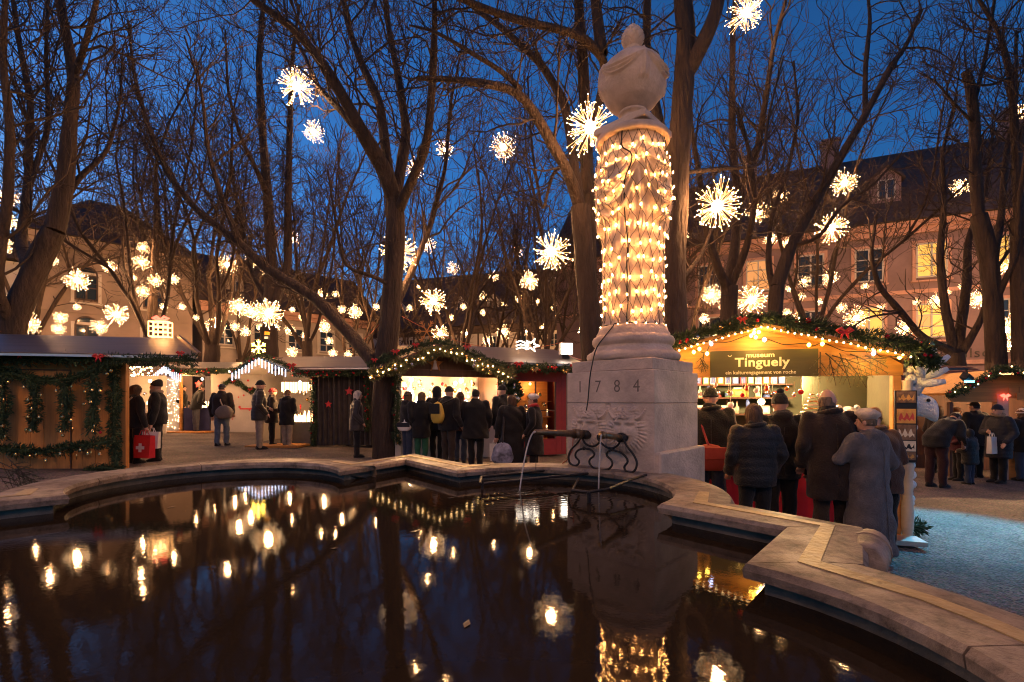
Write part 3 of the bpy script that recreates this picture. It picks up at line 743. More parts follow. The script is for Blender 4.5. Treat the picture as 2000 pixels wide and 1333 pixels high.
MB().prism([(p.x, p.y) for p in wall_in], .08, .12).build('basin_floor', M['coping_edge'], fountain)
# ochre repair strips let into the coping
def strip(i0, f0, f1, _):
    mb = MB(); idx = i0; V = []
    for i in idx:
        a = inner[i % n_in]; d = outer[i % n_in]-a
        V += [a+d*f0+Vector((0, 0, RIM+.003)), a+d*f1+Vector((0, 0, RIM+.003)), a+d*f1+Vector((0, 0, RIM+.0075)), a+d*f0+Vector((0, 0, RIM+.0075))]
    F = []
    for q in range(len(idx)-1):
        for j in range(4): F.append((q*4+j, q*4+(j+1) % 4, q*4+4+(j+1) % 4, q*4+4+j))
    F += [(3, 2, 1, 0), tuple(range(4*len(idx)-4, 4*len(idx)))]
    mb.add(V, F); return mb.build('mortar_strip', M['inlay'], fountain)
strip([n_in-10, n_in-9, n_in-8, n_in-7, n_in-6, n_in-5, n_in-1, 0, 1, 5], .44, .62, 0); strip([22, 25, 26, 27, 31], .44, .6, 0); strip([48, 51, 52, 53, 57], .44, .62, 0)
# rounded roll on the outer corner of the coping at the right
o_tip = outer[0]
rl = MB(); pa_ = o_tip+Vector((-.26, -.34, RIM-.082)); pb_ = o_tip+Vector((.05, .03, RIM-.082))
pts = [pa_.lerp(pb_, k/6) for k in range(7)]
rl.tube(pts, [.075, .086, .088, .088, .086, .080, .060], 18); rl.tube([pts[3], pts[3].lerp(pts[4], .4)], [.093, .093], 18); rl.build('corner_roll', M['coping'], fountain, True)
# ------------------------------------------------------------------ water
m, t, b = newmat('dark_pool_water')
b.inputs['Base Color'].default_value = (.020, .0135, .008, 1); b.inputs['Roughness'].default_value = .018; b.inputs['IOR'].default_value = 1.2
tc = t.nodes.new('ShaderNodeTexCoord'); mp = t.nodes.new('ShaderNodeMapping'); mp.inputs['Scale'].default_value = (1, .8, 1)
nz = t.nodes.new('ShaderNodeTexNoise'); nz.inputs['Scale'].default_value = 48; nz.inputs['Detail'].default_value = 3; nz.inputs['Roughness'].default_value = .55
nz2 = t.nodes.new('ShaderNodeTexNoise'); nz2.inputs['Scale'].default_value = 7; nz2.inputs['Detail'].default_value = 2
ad = t.nodes.new('ShaderNodeMath'); ad.operation = 'MULTIPLY_ADD'; ad.inputs[1].default_value = 1.6
bp = t.nodes.new('ShaderNodeBump'); bp.inputs['Strength'].default_value = .35; bp.inputs['Distance'].default_value = .0005
t.links.new(tc.outputs['Object'], mp.inputs[0]); t.links.new(mp.outputs[0], nz.inputs['Vector']); t.links.new(mp.outputs[0], nz2.inputs['Vector'])
t.links.new(nz2.outputs[0], ad.inputs[0]); t.links.new(nz.outputs[0], ad.inputs[2]); t.links.new(ad.outputs[0], bp.inputs['Height']); t.links.new(bp.outputs[0], b.inputs['Normal'])
M['water'] = m
wp = offset(inner, .068)
tag(link_mesh('water', [(p.x, p.y, WAT) for p in wp], [tuple(range(len(wp)))], M['water']), kind='structure')

lv = MB(); r_ = random.Random(31)
for k in range(16):
    x = r_.uniform(-3.0, .9); y = r_.uniform(1.0, 4.3); s_ = r_.uniform(.016, .034); a = r_.uniform(0, 6.28); c_, n_ = math.cos(a)*s_, math.sin(a)*s_; z = WAT+.0025
    lv.add([(x-c_, y-n_, z), (x+n_*.5, y-c_*.5, z+.002), (x+c_, y+n_, z+.004), (x-n_*.5, y+c_*.5, z+.001)], [(0, 1, 2, 3)])
tag(lv.build('floating_leaves', pm('wet_leaf', (.07, .035, .015), .4, .4, 9, 0)), 'small dead leaves floating on the dark pool', 'leaves', kind='stuff')
# ------------------------------------------------------------------ pedestal
C0 = Vector((1.246, 4.23, 0)); fu = Vector((-.731, .682, 0)); fr = Vector((.682, .731, 0)); fn = Vector((-.682, -.731, 0)); S = .945
PC = C0+(fu+fr)*S/2
prz = math.atan2(-fu.y, -fu.x)        # local +x runs along the mask face to its right corner
PM = Matrix.Translation(PC) @ Matrix.Rotation(prz, 4, 'Z')
def pbox(h, z0, z1, b=.012): return MB().bbox(-h, -h, z0, h, h, z1, b, PM)
H2 = S/2
MB().bbox(H2-.25, -H2+.006, -.3, H2+.055, H2+.055, .995, .015, PM).build('plinth', M['stone'], fountain)
pbox(H2, .5, 1.425, .006).build('pedestal_block', M['stone'], fountain)
pbox(H2, 1.428, 1.728, .006).build('pedestal_block', M['stone'], fountain)
pbox(H2-.035, 1.73, 1.838, .008).build('pedestal_cap', M['stone'], fountain)
# carved masks: relief surfaces on the face
def gauss(x, y, cx, cy, sx, sy): return math.exp(-((x-cx)/sx)**2-((y-cy)/sy)**2)
def mask_h(x, z, turn=0.0):
    """relief height of a bearded horned face; x right, z up, in mask units (1 = half width)"""
    xf = x+turn*.25*math.exp(-(z*z))
    ax = abs(xf); h = 0
    e = 1-(xf/.62)**2-((z+.08)/.92)**2
    if e > 0: h += .9*math.sqrt(e)
    h += .30*gauss(ax, z, .30, .34, .28, .09)                     # brow
    h -= .34*gauss(ax, z, .27, .17, .15, .075)                    # eye socket
    h += .13*gauss(ax, z, .27, .17, .08, .035)                    # eye
    h += .55*gauss(xf, z, 0, .02, .10+.06*max(0, .2-z), .22)      # nose
    h += .22*gauss(ax, z, .10, -.10, .08, .06)
    h += .20*gauss(ax, z, .38, -.05, .16, .16)                    # cheek
    h -= .55*gauss(xf, z, 0, -.32, .20, .10)                      # open mouth
    h += .16*gauss(ax, z, .18, -.21, .18, .05)                    # moustache
    # hair curls over the forehead
    if z > .38: 
        w = min(1, (z-.38)/.12)*max(0, 1-((x)/.72)**2)*max(0, min(1, (1.02-z)/.15))
        h += w*(.34+.20*math.sin(14*x+5*math.sin(9*z))*math.sin(15*z+3*math.sin(8*x)))
    # beard and side locks radiating
    r_ = math.hypot(xf, z+.05); th = math.atan2(z+.05, xf)
    if r_ > .55 and z < .36:
        w = min(1, (r_-.55)/.1)*max(0, min(1, (1.08-r_)/.22))
        h += w*(.20+.09*math.sin(34*th+5*r_))
    # horns
    for s in (-1, 1):
        for k in range(9):
            f = k/8; hx = s*(.55+.42*f); hz = .48+.05*f+.42*f*f
            h = max(h, (.50*(1-f)+.16)*math.exp(-(((x-hx)**2+(z-hz)**2)/(.075*(1.15-f*.75))**2)) if True else 0)
    # ears
    h += .3*gauss(abs(x), z, .70, .16, .13, .07)
    return h
def make_mask(uc, zc, wu, turn):
    n = 96
    def fn_(a, b_):
        x = (a*2-1)*1.12; z = (b_*2-1)*1.12
        h = mask_h(x, z, turn); edge = min(1, min(1.12-abs(x), 1.12-abs(z))/.08)
        p = C0+fu*(uc-x*wu)+fn*(.0015+.066*h*max(0, edge))
        return (p.x, p.y, zc+z*wu*1.05)
    V, F = grid_mesh(fn_, n, n)
    return link_mesh('carved_mask', V, F, M['stone'], fountain, True)
tag(make_mask(.275, 1.185, .205, 0.0)); tag(make_mask(.665, 1.185, .205, .5))
for ch, uu in zip('1784', (.786, .58, .372, .173)):
    p = C0+fu*uu+fn*.0015
    text_mesh('carved_digit', ch, .165, M['carved_shadow'], fountain, (p.x, p.y, 1.53), (R(90), 0, prz), .0008, -.001, 'CENTER', .9)
# ------------------------------------------------------------------ column with drapery
AX = PC
bs = MB()
prof = [(.0, 1.84), (.44, 1.84), (.455, 1.86), (.462, 1.885), (.455, 1.91), (.43, 1.93), (.412, 1.937), (.392, 1.96), (.376, 1.985), (.378, 1.995), (.396, 2.005), (.406, 2.03), (.406, 2.055), (.392, 2.08), (.372, 2.09), (.362, 2.10), (.362, 2.115), (.345, 2.14), (.332, 2.185), (.0, 2.19)]
bs.lathe([(max(r_, .001), z) for r_, z in prof], 56, (AX.x, AX.y, 0)); bs.build('column_base', M['stone'], fountain, True)
Z0, Z1 = 2.16, 4.06
front = math.atan2(-AX.y, -AX.x)       # towards the viewer
def shaft_r(th, z):
    f = (z-Z0)/(Z1-Z0)
    base = .306+.010*min(1, f*1.35)-(.012 if f > .86 else 0)*((f-.86)/.14)
    fl = 0
    x = (th*20/(2*PI)) % 1.0
    low = max(0, min(1, (.60-f)/.06))
    fl = -.026*math.sin(PI*x)**.7*low if f > .03 else 0
    h = 0
    # drapery: cloth hung from four pins
    for k in range(4):
        a0 = front+.18+k*PI/2
        d = (th-a0+PI) % (2*PI)-PI
        # hanging tail under the pin
        w = .30+.10*(.9-f)
        if f < .92 and f > .47:
            tail = math.exp(-(d/(w*.75))**4)*min(1, (f-.47)/.05)*min(1, (.93-f)/.05)
            h = max(h, tail*(.036+.024*math.cos(d*26+2*math.sin(f*9))))
        kn = math.exp(-(d/.10)**2-((f-.90)/.035)**2); h = max(h, .045*kn)
        # swag between this pin and the next
        d2 = (th-(a0+PI/4)+PI) % (2*PI)-PI
        if abs(d2) < PI/4:
            q = d2/(PI/4)
            for s_ in range(5):
                zc = .885-.02*s_-(1-q*q)*(.07+.045*s_)
                h = max(h, (.032+.008*s_)*math.exp(-((f-zc)/.015)**2)+.014*(1 if f > zc and f < .9 else 0))
    return base+fl+h
nu, nv = 240, 150
def sh(a, b_):
    th = a*2*PI; z = Z0+(Z1-Z0)*b_; r_ = shaft_r(th, z)
    return (AX.x+r_*math.cos(th), AX.y+r_*math.sin(th), z)
V, F = grid_mesh(sh, nu, nv, True); link_mesh('column_shaft', V, F, M['stone'], fountain, True)
cp = MB(); cp.lathe([(.001, 4.03), (.352, 4.03), (.362, 4.05), (.362, 4.085), (.352, 4.10), (.335, 4.112), (.001, 4.115)], 56, (AX.x, AX.y, 0)); cp.build('column_cap', M['stone'], fountain, True)
pb = MB(); s_ = .285
pb.bbox(-s_, -s_, 4.117, s_, s_, 4.185, .008, PM); pb.build('urn_base', M['stone'], fountain)
pb = MB(); V = [PM@Vector((sx*h_, sy*h_, z)) for z, h_ in ((4.187, .265), (4.245, .17)) for sx, sy in ((-1,-1),(1,-1),(1,1),(-1,1))]
pb.add(V, [(3,2,1,0),(4,5,6,7),(0,1,5,4),(1,2,6,5),(2,3,7,6),(3,0,4,7)]); pb.build('urn_base', M['stone'], fountain)
st = MB(); st.lathe([(.001, 4.247), (.150, 4.247), (.152, 4.262), (.140, 4.276), (.120, 4.292), (.112, 4.312), (.118, 4.328), (.138, 4.333), (.146, 4.348), (.138, 4.362), (.115, 4.368), (.001, 4.369)], 40, (AX.x, AX.y, 0)); st.build('urn_stem', M['stone'], fountain, True)
UZ0, UZ1 = 4.362, 4.945
ub = [(0, .115), (.05, .165), (.15, .235), (.28, .288), (.42, .318), (.55, .325), (.68, .314), (.80, .276), (.90, .212), (.96, .155), (1, .12)]
ubz = [a for a, _ in ub]; ubr = [b_ for _, b_ in ub]
def urn_r(th, f):
    base = float(np.interp(f, ubz, ubr)); h = 0
    for k in range(4):
        a0 = front+.35+k*PI/2
        d = (th-a0+PI) % (2*PI)-PI
        h = max(h, .024*math.exp(-(d/.10)**2-((f-.77)/.05)**2))
        if .28 < f < .80: h = max(h, (.024+.013*math.cos(d*40))*math.exp(-(d/(.10+.16*(.8-f)))**4)*min(1, (f-.28)/.05))
        d2 = (th-(a0+PI/4)+PI) % (2*PI)-PI
        if abs(d2) < PI/4:
            q = d2/(PI/4)
            for s2 in range(3):
                zc = .74-(1-q*q)*(.16+.07*s2)
                h = max(h, .030*math.exp(-((f-zc)/.017)**2))
    return base+h
def uf(a, b_):
    th = a*2*PI; r_ = urn_r(th, b_); return (AX.x+r_*math.cos(th), AX.y+r_*math.sin(th), UZ0+(UZ1-UZ0)*b_)
V, F = grid_mesh(uf, 160, 70, True); F.append(tuple(range(160*69, 160*70))); link_mesh('urn_bowl', V, F, M['stone'], fountain, True)
ln = MB(); ln.lathe([(.001, 4.944), (.118, 4.944), (.122, 4.958), (.098, 4.975), (.072, 4.988), (.066, 5.002), (.078, 5.012), (.001, 5.014)], 32, (AX.x, AX.y, 0)); ln.build('urn_neck', M['stone'], fountain, True)
def cone(a, b_):
    th = a*2*PI; r_ = .118*math.sin(PI*min(.985, .10+.90*b_))**.8*(1.08-.25*b_)
    g = min(abs(math.sin(th*4+b_*9)), abs(math.sin(th*4-b_*9)))
    r_ = max(.004, r_*(1-.14*math.exp(-(g/.22)**2)))
    return (AX.x+r_*math.cos(th), AX.y+r_*math.sin(th), 5.008+.262*b_)
V, F = grid_mesh(cone, 96, 44, True); link_mesh('pine_cone_finial', V, F, M['stone'], fountain, True)
# ------------------------------------------------------------------ spouts, jets, ironwork
def pu(u_, z, out): return C0+fu*u_+fn*out+Vector((0, 0, z))
mR = pu(.275, 1.118, .0); tR = rayplane(1175, 850, pu(.4, 1.1, .42), fn)
sp = MB(); sp.tube([mR+fn*.01, mR+fn*.05, mR+fn*.12], [.042, .045, .042], 14); sp.build('spout_socket', M['iron'], fountain, True)
sp = MB(); a_ = mR+fn*.10; sp.tube([a_, a_.lerp(tR, .5), tR], [.030, .027, .024], 14); sp.tube([tR.lerp(a_, .10), tR], [.034, .034], 14); sp.build('spout', M['copper'], fountain, True)
mL = pu(.665, 1.122, .0); tL = at(1046, 844, 4.12)
sp = MB(); sp.tube([mL+fn*.01, mL+fn*.06, mL.lerp(tL, .17)], [.040, .045, .040], 14); sp.build('spout_socket', M['iron'], fountain, True)
sp = MB(); a_ = mL.lerp(tL, .14); sp.tube([a_, a_.lerp(tL, .5), tL], [.036, .030, .023], 14); sp.tube([a_.lerp(tL, .10), a_.lerp(tL, .22)], [.045, .045], 14); sp.build('spout', M['bronze'], fountain, True)
m, t, b = newmat('falling_water'); b.inputs['Base Color'].default_value = (.75, .66, .58, 1); b.inputs['Roughness'].default_value = .1; b.inputs['Transmission Weight'].default_value = .35; b.inputs['IOR'].default_value = 1.2
M['jet'] = m
jets = []
def jet(p0, v, lab):
    v = Vector(v); pts = []; tt = 0
    while True:
        p = p0+v*tt+Vector((0, 0, -4.9*tt*tt)); 
        pts.append(p)
        if p.z < WAT-.01 or len(pts) > 40: break
        tt += .012
    for a_, b_ in zip(pts, pts[1:]): pass
    jets.append(pts[-1])
    j = MB(); j.tube(pts, [.009]*4+[.0065]*(len(pts)-4), 6); tag(j.build('water_jet', M['jet'], None, True), lab, 'water jet', kind='stuff')
dL = (tL-mL).normalized(); jet(tL, Vector((-.42, -.10, .08)), 'arching thin water jet from the long left spout')
jet(tR, fn*.10+Vector((-.03, 0, 0)), 'straight thin water jet from the short right spout')
wt = M['water'].node_tree; wb = [n for n in wt.nodes if n.type == 'BUMP'][0]; src = wb.inputs['Height'].links[0].from_socket; wtc = [n for n in wt.nodes if n.type == 'TEX_COORD'][0]
for jp in jets:                       # spreading rings where the jets fall
    vd = wt.nodes.new('ShaderNodeVectorMath'); vd.operation = 'DISTANCE'; vd.inputs[1].default_value = (jp.x, jp.y, WAT); wt.links.new(wtc.outputs['Object'], vd.inputs[0])
    m1 = wt.nodes.new('ShaderNodeMath'); m1.operation = 'MULTIPLY'; m1.inputs[1].default_value = 95; wt.links.new(vd.outputs['Value'], m1.inputs[0])
    m2 = wt.nodes.new('ShaderNodeMath'); m2.operation = 'SINE'; wt.links.new(m1.outputs[0], m2.inputs[0])
    m3 = wt.nodes.new('ShaderNodeMath'); m3.operation = 'MULTIPLY'; m3.inputs[1].default_value = -3.2; wt.links.new(vd.outputs['Value'], m3.inputs[0])
    m4 = wt.nodes.new('ShaderNodeMath'); m4.operation = 'EXPONENT'; wt.links.new(m3.outputs[0], m4.inputs[0])
    m5 = wt.nodes.new('ShaderNodeMath'); m5.operation = 'MULTIPLY'; wt.links.new(m2.outputs[0], m5.inputs[0]); wt.links.new(m4.outputs[0], m5.inputs[1])
    m6 = wt.nodes.new('ShaderNodeMath'); m6.operation = 'MULTIPLY_ADD'; m6.inputs[1].default_value = 2.2; wt.links.new(m5.outputs[0], m6.inputs[0]); wt.links.new(src, m6.inputs[2]); src = m6.outputs[0]
wt.links.new(src, wb.inputs['Height'])
def iron(pl, out=.10, r_=.0105):
    P0 = pu(0, 0, out)
    pts = [rayplane(1080+x/3.175, 560+y/3.175, P0, fn) for x, y in pl]
    pa, _ = resample([tuple(p) for p in pts], [r_]*len(pts), .018)
    mb = MB(); mb.tube(pa.tolist(), r_, 8); return mb
sc1 = [(172,940),(150,975),(112,1008),(93,1055),(103,1098),(135,1115),(160,1103),(166,1080),(150,1068),(138,1060),(137,1035),(155,1013),(192,1003)]
sc2 = [(192,1003),(235,1010),(262,1038),(250,1058),(228,1066),(222,1095),(250,1128),(310,1142),(352,1130),(372,1105),(366,1075),(345,1062),(328,1048),(336,1022),(368,1014)]
sc3 = [(368,1014),(420,1028),(458,1060),(468,1092),(448,1105),(437,1122),(452,1148),(482,1160),(512,1140),(524,1092),(500,1040),(458,990),(428,930)]
sc4 = [(178,935),(198,975),(240,995),(280,980),(296,948),(290,918),(276,918),(275,940),(296,970),(335,1000),(370,1006),(405,985),(422,945),(418,925)]
for s in (sc1, sc2, sc3, sc4): iron(s).build('iron_scroll', M['iron'], fountain, True)
for x, y in ((192, 1003), (368, 1012)):
    p = rayplane(1080+x/3.175, 560+y/3.175, pu(0, 0, .10), fn); MB().ball(p, .018, 10, 6).build('iron_clasp', M['iron'], fountain, True)
# iron grate bars over the water
gb = MB()
for (a, b_) in (((940, 932, 4.25), (1095, 916, 4.75)), ((945, 945, 4.0), (1150, 925, 4.5)), ((940, 932, 4.25), (938, 945, 4.05))):
    gb.tube([at(*a), at(*b_)], .012, 6)
for px, py, d in ((942, 938, 4.15),):
    p = at(px, py, d); gb.tube([p, Vector((p.x, p.y, .2))], .011, 6)
gb.build('iron_rail', M['iron'], fountain)
hp = MB(); 
pts = [at(x, y, d) for x, y, d in ((1118, 958, 3.72), (1150, 962, 3.6), (1190, 955, 3.62), (1230, 938, 3.9), (1262, 928, 4.1))]
hp.tube(pts, .012, 6); hp.tube([pts[1], Vector((pts[1].x, pts[1].y, .2))], .016, 6); hp.tube([pts[0], at(1130, 935, 4.2)], .010, 6); hp.build('iron_hoop', M['iron'], fountain)
# ------------------------------------------------------------------ light net on the column
net = thing('light_net', 'net of warm fairy lights on dark cord wrapped round the stone column', 'string lights', (AX.x, AX.y, 2.16))
NA, NR = 22, 13
zn = [2.18+(4.06-2.18)*j/(NR-1) for j in range(NR)]
r_ = random.Random(3)
node = {}
for j in range(NR):
    for i in range(NA):
        th = 2*PI*(i+.5*(j % 2))/NA+r_.uniform(-.07, .07); z = zn[j]+(r_.uniform(-.035, .035) if 0 < j < NR-1 else r_.uniform(-.01, .01))
        node[(i, j)] = (th, z)
def npnt(th, z, out=.014):
    q = max(shaft_r(th+e, z) for e in (-.05, 0, .05)); return Vector((math.cos(th)*(q+out*.8), math.sin(th)*(q+out*.8), z-2.16))
cd = []
for j in range(NR-1):
    for i in range(NA):
        for di in ((0, 1) if j % 2 else (0, -1)):
            a = node[(i, j)]; b_ = node[((i+di) % NA, j+1)]
            d = (b_[0]-a[0]+PI) % (2*PI)-PI
            pts = []
            for k in range(6):
                f = k/5; s_ = f-.13*math.sin(2*PI*f)
                pts.append(tuple(npnt(a[0]+d*s_, a[1]+(b_[1]-a[1])*f)))
            cd.append((pts, [.0024]*6))
ring = [tuple(npnt(2*PI*k/40, 2.185+.012*math.sin(k*2.3), .02)) for k in range(41)]; cd.append((ring, [.006]*41))
ring = [tuple(npnt(2*PI*k/40, 4.055, .02)) for k in range(41)]; cd.append((ring, [.004]*41))
# heavier feed cable wandering down the front
fc = [(-.30, 4.08), (-.34, 3.85), (-.02, 3.80), (.0, 3.68), (-.22, 3.55), (-.24, 3.2), (-.12, 2.95), (-.2, 2.75), (-.14, 2.6), (-.22, 2.5), (-.10, 2.42), (-.2, 2.3), (-.16, 2.18)]
fp, _ = resample([tuple(npnt(front+a, z, .02)) for a, z in fc], [1]*len(fc), .05); cd.append((fp.tolist(), [.007]*len(fp)))
V, F = tubes_np(cd, 5); np_mesh('net_cord', V, F, M['cord'], net)
bmb = MB(); bmb.lathe([(.0005, -.011), (.0034, -.007), (.0039, 0), (.003, .008), (.0005, .013)], 8); bo = bmb.build('bulb', M['e_net'], net, True); first = True
for (i, j), (th, z) in node.items():
    p = npnt(th, z+r_.uniform(-.01, .01), .024)
    o = bo if first else copy_part(bo, net); first = False
    o.location = p; o.rotation_euler = (r_.uniform(-.3, .3), r_.uniform(-.3, .3), 0)
# feed cable down the pedestal face
fcab = MB(); pts = [npnt(front-.55, 2.19, .02)+Vector((AX.x, AX.y, 2.16))]
for px, py, out in ((1163, 680, .03), (1152, 735, .03), (1148, 790, .03), (1137, 838, .06)):
    pts.append(rayplane(px, py, pu(0, 0, out), fn))
pa, _ = resample([tuple(p) for p in pts], [1]*len(pts), .05); fcab.tube(pa.tolist(), .006, 6)
tag(fcab.build('cable', M['cord'], None, True), 'black cable running down the pedestal face from the light net', 'cable')
fcab = MB(); pts = [rayplane(px, py, pu(0, 0, .02), fn) for px, py in ((1120, 842), (1118, 880), (1108, 898), (1098, 906))]
fcab.tube(pts, .006, 6); tag(fcab.build('cable', M['cord_red'], None, True), 'orange cable at the left foot of the stone pedestal', 'cable')

# ================================================================== STARBURST LIGHTS
def star_mesh(seed, nsp):
    r_ = np.random.default_rng(seed); tubes = []; inner_t = []; bl = MB()
    k = np.arange(nsp)+.5; ph = np.arccos(1-2*k/nsp); th = PI*(1+5**.5)*k
    D = np.stack([np.sin(ph)*np.cos(th), np.sin(ph)*np.sin(th), np.cos(ph)], 1)
    for d in D:
        d = unit(d+r_.normal(0, .10, 3)); L = .5*r_.uniform(.66, 1.0)
        mid = d*L*.36
        inner_t.append((np.array([d*.03, d*L*.28, mid]), np.array([.0022, .0017, .0014])))
        for q in range(3):
            e = unit(d+r_.normal(0, .24, 3)); tip = mid+e*L*r_.uniform(.30, .66)
            tubes.append((np.array([mid, mid*.5+tip*.5, tip]), np.array([.0020, .0018, .0018])))
            bl.octa(tip, .0085)
    return tubes, inner_t, bl
star_variants = []
for s in range(3):
    tubes, inner_t, bl = star_mesh(60+s, 46)
    root = thing('starburst_light', 'x', 'star light', (0, 0, 0))
    V, F = tubes_np(tubes, 3); np_mesh('rays', V, F, M['e_star'], root, False)
    V, F = tubes_np(inner_t, 3); np_mesh('inner_rays', V, F, M['e_inner'], root, False)
    bl.build('bulb_tips', M['e_tiny'], root)['kind'] = 'stuff'
    core = MB(); core.ball((0, 0, 0), .085, 10, 6); core.build('core', M['e_core'], root)
    cb = MB(); cb.tube([(0, 0, .05), (0, 0, .62)], .004, 4); cb.build('hanging_cord', M['cord'], root)
    star_variants.append(root)
STARS = [
(580,170,80,'large starburst light high at left against blue sky, topmost of the left half'),(612,257,45,'starburst light just below the topmost left one'),(569,465,31,'starburst light over the slanting limb, against two straight dark stems'),
(443,517,42,'starburst light above the slanting limb, right of the beige house roof'),(491,510,28,None),(525,528,28,'starburst light half hidden behind the slanting limb'),(10,382,50,'upper of the starburst lights cut by the left edge'),(10,431,42,'second starburst light down at the left edge'),
(5,480,36,'third starburst light down at the left edge'),(97,508,28,None),(151,548,48,'starburst light before the pale corner of the beige house, left of its arched windows'),(213,521,26,None),(276,513,34,None),(279,484,22,None),(304,548,26,None),(340,546,20,None),(279,570,24,None),
(228,615,48,'starburst light right of the lower arched window of the beige house'),(194,639,28,'starburst light just left of and below the one at the lower arched window'),(55,632,44,'starburst light standing just above the dark hut roof near the left edge'),(118,621,24,None),(114,643,22,None),(5,581,16,None),
(422,639,42,'starburst light above the icicle-lit back hut'),(467,600,42,'left one of the overlapping starburst cluster over the back huts'),(490,608,34,'middle one of the overlapping starburst cluster over the back huts'),(525,612,66,'biggest and rightmost of the overlapping starburst cluster over the back huts'),(459,638,18,None),(480,648,20,None),(507,640,14,None),
(566,645,20,None),(628,577,22,None),(668,605,17,None),(597,656,16,None),(633,639,24,None),(643,666,16,None),(571,605,12,None),(693,610,28,None),(413,668,14,None),(383,621,12,None),(260,543,14,None),(570,688,22,None),(650,690,18,None),(680,692,16,None),
(779,496,80,'large starburst light in front of the thick middle trunk'),(836,479,30,'small starburst light just right of the large one on the thick middle trunk'),(810,329,44,'starburst light at the fork of the thick middle trunk'),(869,292,38,'starburst light in blue sky right of the fork of the middle trunk'),(983,287,60,'starburst light in open blue sky under the arching limb'),
(1153,249,112,'largest starburst light, beside the urn on the column'),(1271,240,28,'starburst light peeping out behind the foot of the urn'),(1011,487,27,None),(1077,492,85,'large starburst light left of the column at mid height'),(885,525,26,None),(964,541,20,None),(1034,549,42,'starburst light below the large one left of the column'),
(846,589,58,'starburst light above the middle hut gable'),(946,581,20,None),(984,595,14,None),(1012,585,20,None),(944,611,14,None),(881,621,13,None),(859,652,38,'starburst light touching the gable top of the middle hut'),(911,652,20,None),(982,649,28,None),(953,666,22,None),(1028,648,15,None),(1094,617,22,None),(1126,647,16,None),(1119,577,14,None),(801,602,14,None),
(1458,25,78,'large starburst light at the top edge right of the column'),(1996,217,36,'starburst light cut by the right edge'),(1401,403,105,'very large starburst light right of the wrapped column'),(1481,416,50,'starburst light just right of the very large one beside the column'),(1524,383,33,'starburst light above and right of the pair beside the column'),(1649,358,54,'starburst light against the dark roof left of the roof dormer'),
(1875,366,37,'starburst light against the dark roof right of the roof dormer'),(1625,446,66,'large starburst light at the eaves of the pink building'),(1333,461,25,None),(1506,469,26,None),(1537,475,20,None),(1389,577,42,'starburst light right of the column foot, before many stems'),(1468,587,66,'large starburst light just above the garlanded gable of the museum hut'),
(1330,598,24,None),(1376,623,20,None),(1311,638,32,'starburst light touching the right edge of the column base'),(1571,550,22,None),(1622,541,30,None),(1542,565,14,None),(1565,579,16,None),(1560,620,22,None),(1537,612,18,None),(1644,602,20,None),(1672,621,48,'starburst light before the lit lower window over the right roof slope of the museum hut'),
(1769,641,36,'starburst light left of the rightmost lit lower window'),(1830,588,32,None),(1849,572,14,None),(1912,584,42,'starburst light between the forked tree and the tall right tree'),(1968,524,28,None),(1963,644,60,'starburst light before the tall right trunk, above the orange hut'),(1976,676,24,None),(1623,642,14,None),*[(a, b_, 14+(a*7) % 5, None) for a, b_ in ((545,560),(655,575),(735,600),(820,560),(905,600),(1050,590),(1060,640),(1080,600),(590,620),(540,640),(1350,660),(1410,600),(1600,590),(1690,560),(1720,600),(1790,590),(1880,560),(1935,600),(150,600),(320,600),(70,560),(355,600))],(1168,540,26,'starburst light hidden behind the left edge of the wrapped column')]
WX = ['at the very left edge', 'far left', 'left of the left quarter', 'right of the left quarter', 'left of centre', 'just left of the middle', 'just right of the middle', 'right of centre', 'left of the right quarter', 'right of the right quarter', 'far right', 'at the very right edge']
WY = ['at crown height', 'at roof height', 'at eaves height', 'at upper windows', 'at lower windows', 'above hut roofs', 'on hut roofs']
WS = ['tiny', 'small', 'fair-sized']
def pct(px, py, dm): return '%s distant starburst light %s, %s' % (WS[0 if dm < 18 else 1 if dm < 25 else 2], WX[min(11, int(px/2000*12))], WY[0 if py < 440 else 1 if py < 500 else 2 if py < 545 else 3 if py < 585 else 4 if py < 625 else 5 if py < 660 else 6])
used = {}
for i, (px, py, dm, lab) in enumerate(STARS):
    d = 950/dm
    lim = 20.5 if px > 1280 else (20.5 if px < 400 else (27 if px < 740 else 36))
    d = min(d, lim); size = (1.1 if dm > 30 else 1.22)*dm/FPX*d
    if lab is None:
        lab = pct(px, py, dm); k = 0; base_lab = lab
        for alt in (', second one', ', third one', ', fourth one', ', fifth one', ', sixth one', ', seventh one', ', eighth one', ', ninth one'):
            if lab not in used: break
            lab = base_lab+alt
    used[lab] = 1
    src = star_variants[i % 3]
    o = dup(src, at(px, py, d), random.uniform(0, 6), lab, (size,)*3)
    o['group'] = 'starburst lights hung in the trees'
    o.rotation_euler = (random.uniform(-.25, .25), random.uniform(-.25, .25), random.uniform(0, 6))
ADDED_STARS = [(-2.2, -1.2, 4.6), (1.6, -2.0, 5.2), (-4.6, .2, 5.4), (3.6, -.6, 5.0), (-.2, -4.2, 5.8), (-6.5, -2.8, 6.0), (-7.2, 3.2, 6.4), (3.2, -4.8, 6)]  # unseen stars added to throw warm light on the fountain front
ADDED_STARS.append((-6.6, 4.6, 3.9))  # one more unseen star, added to brighten the timber hut wall
ADDED_STARS = [(x*1.25, y*1.3-.6, z*1.15) for x, y, z in ADDED_STARS]
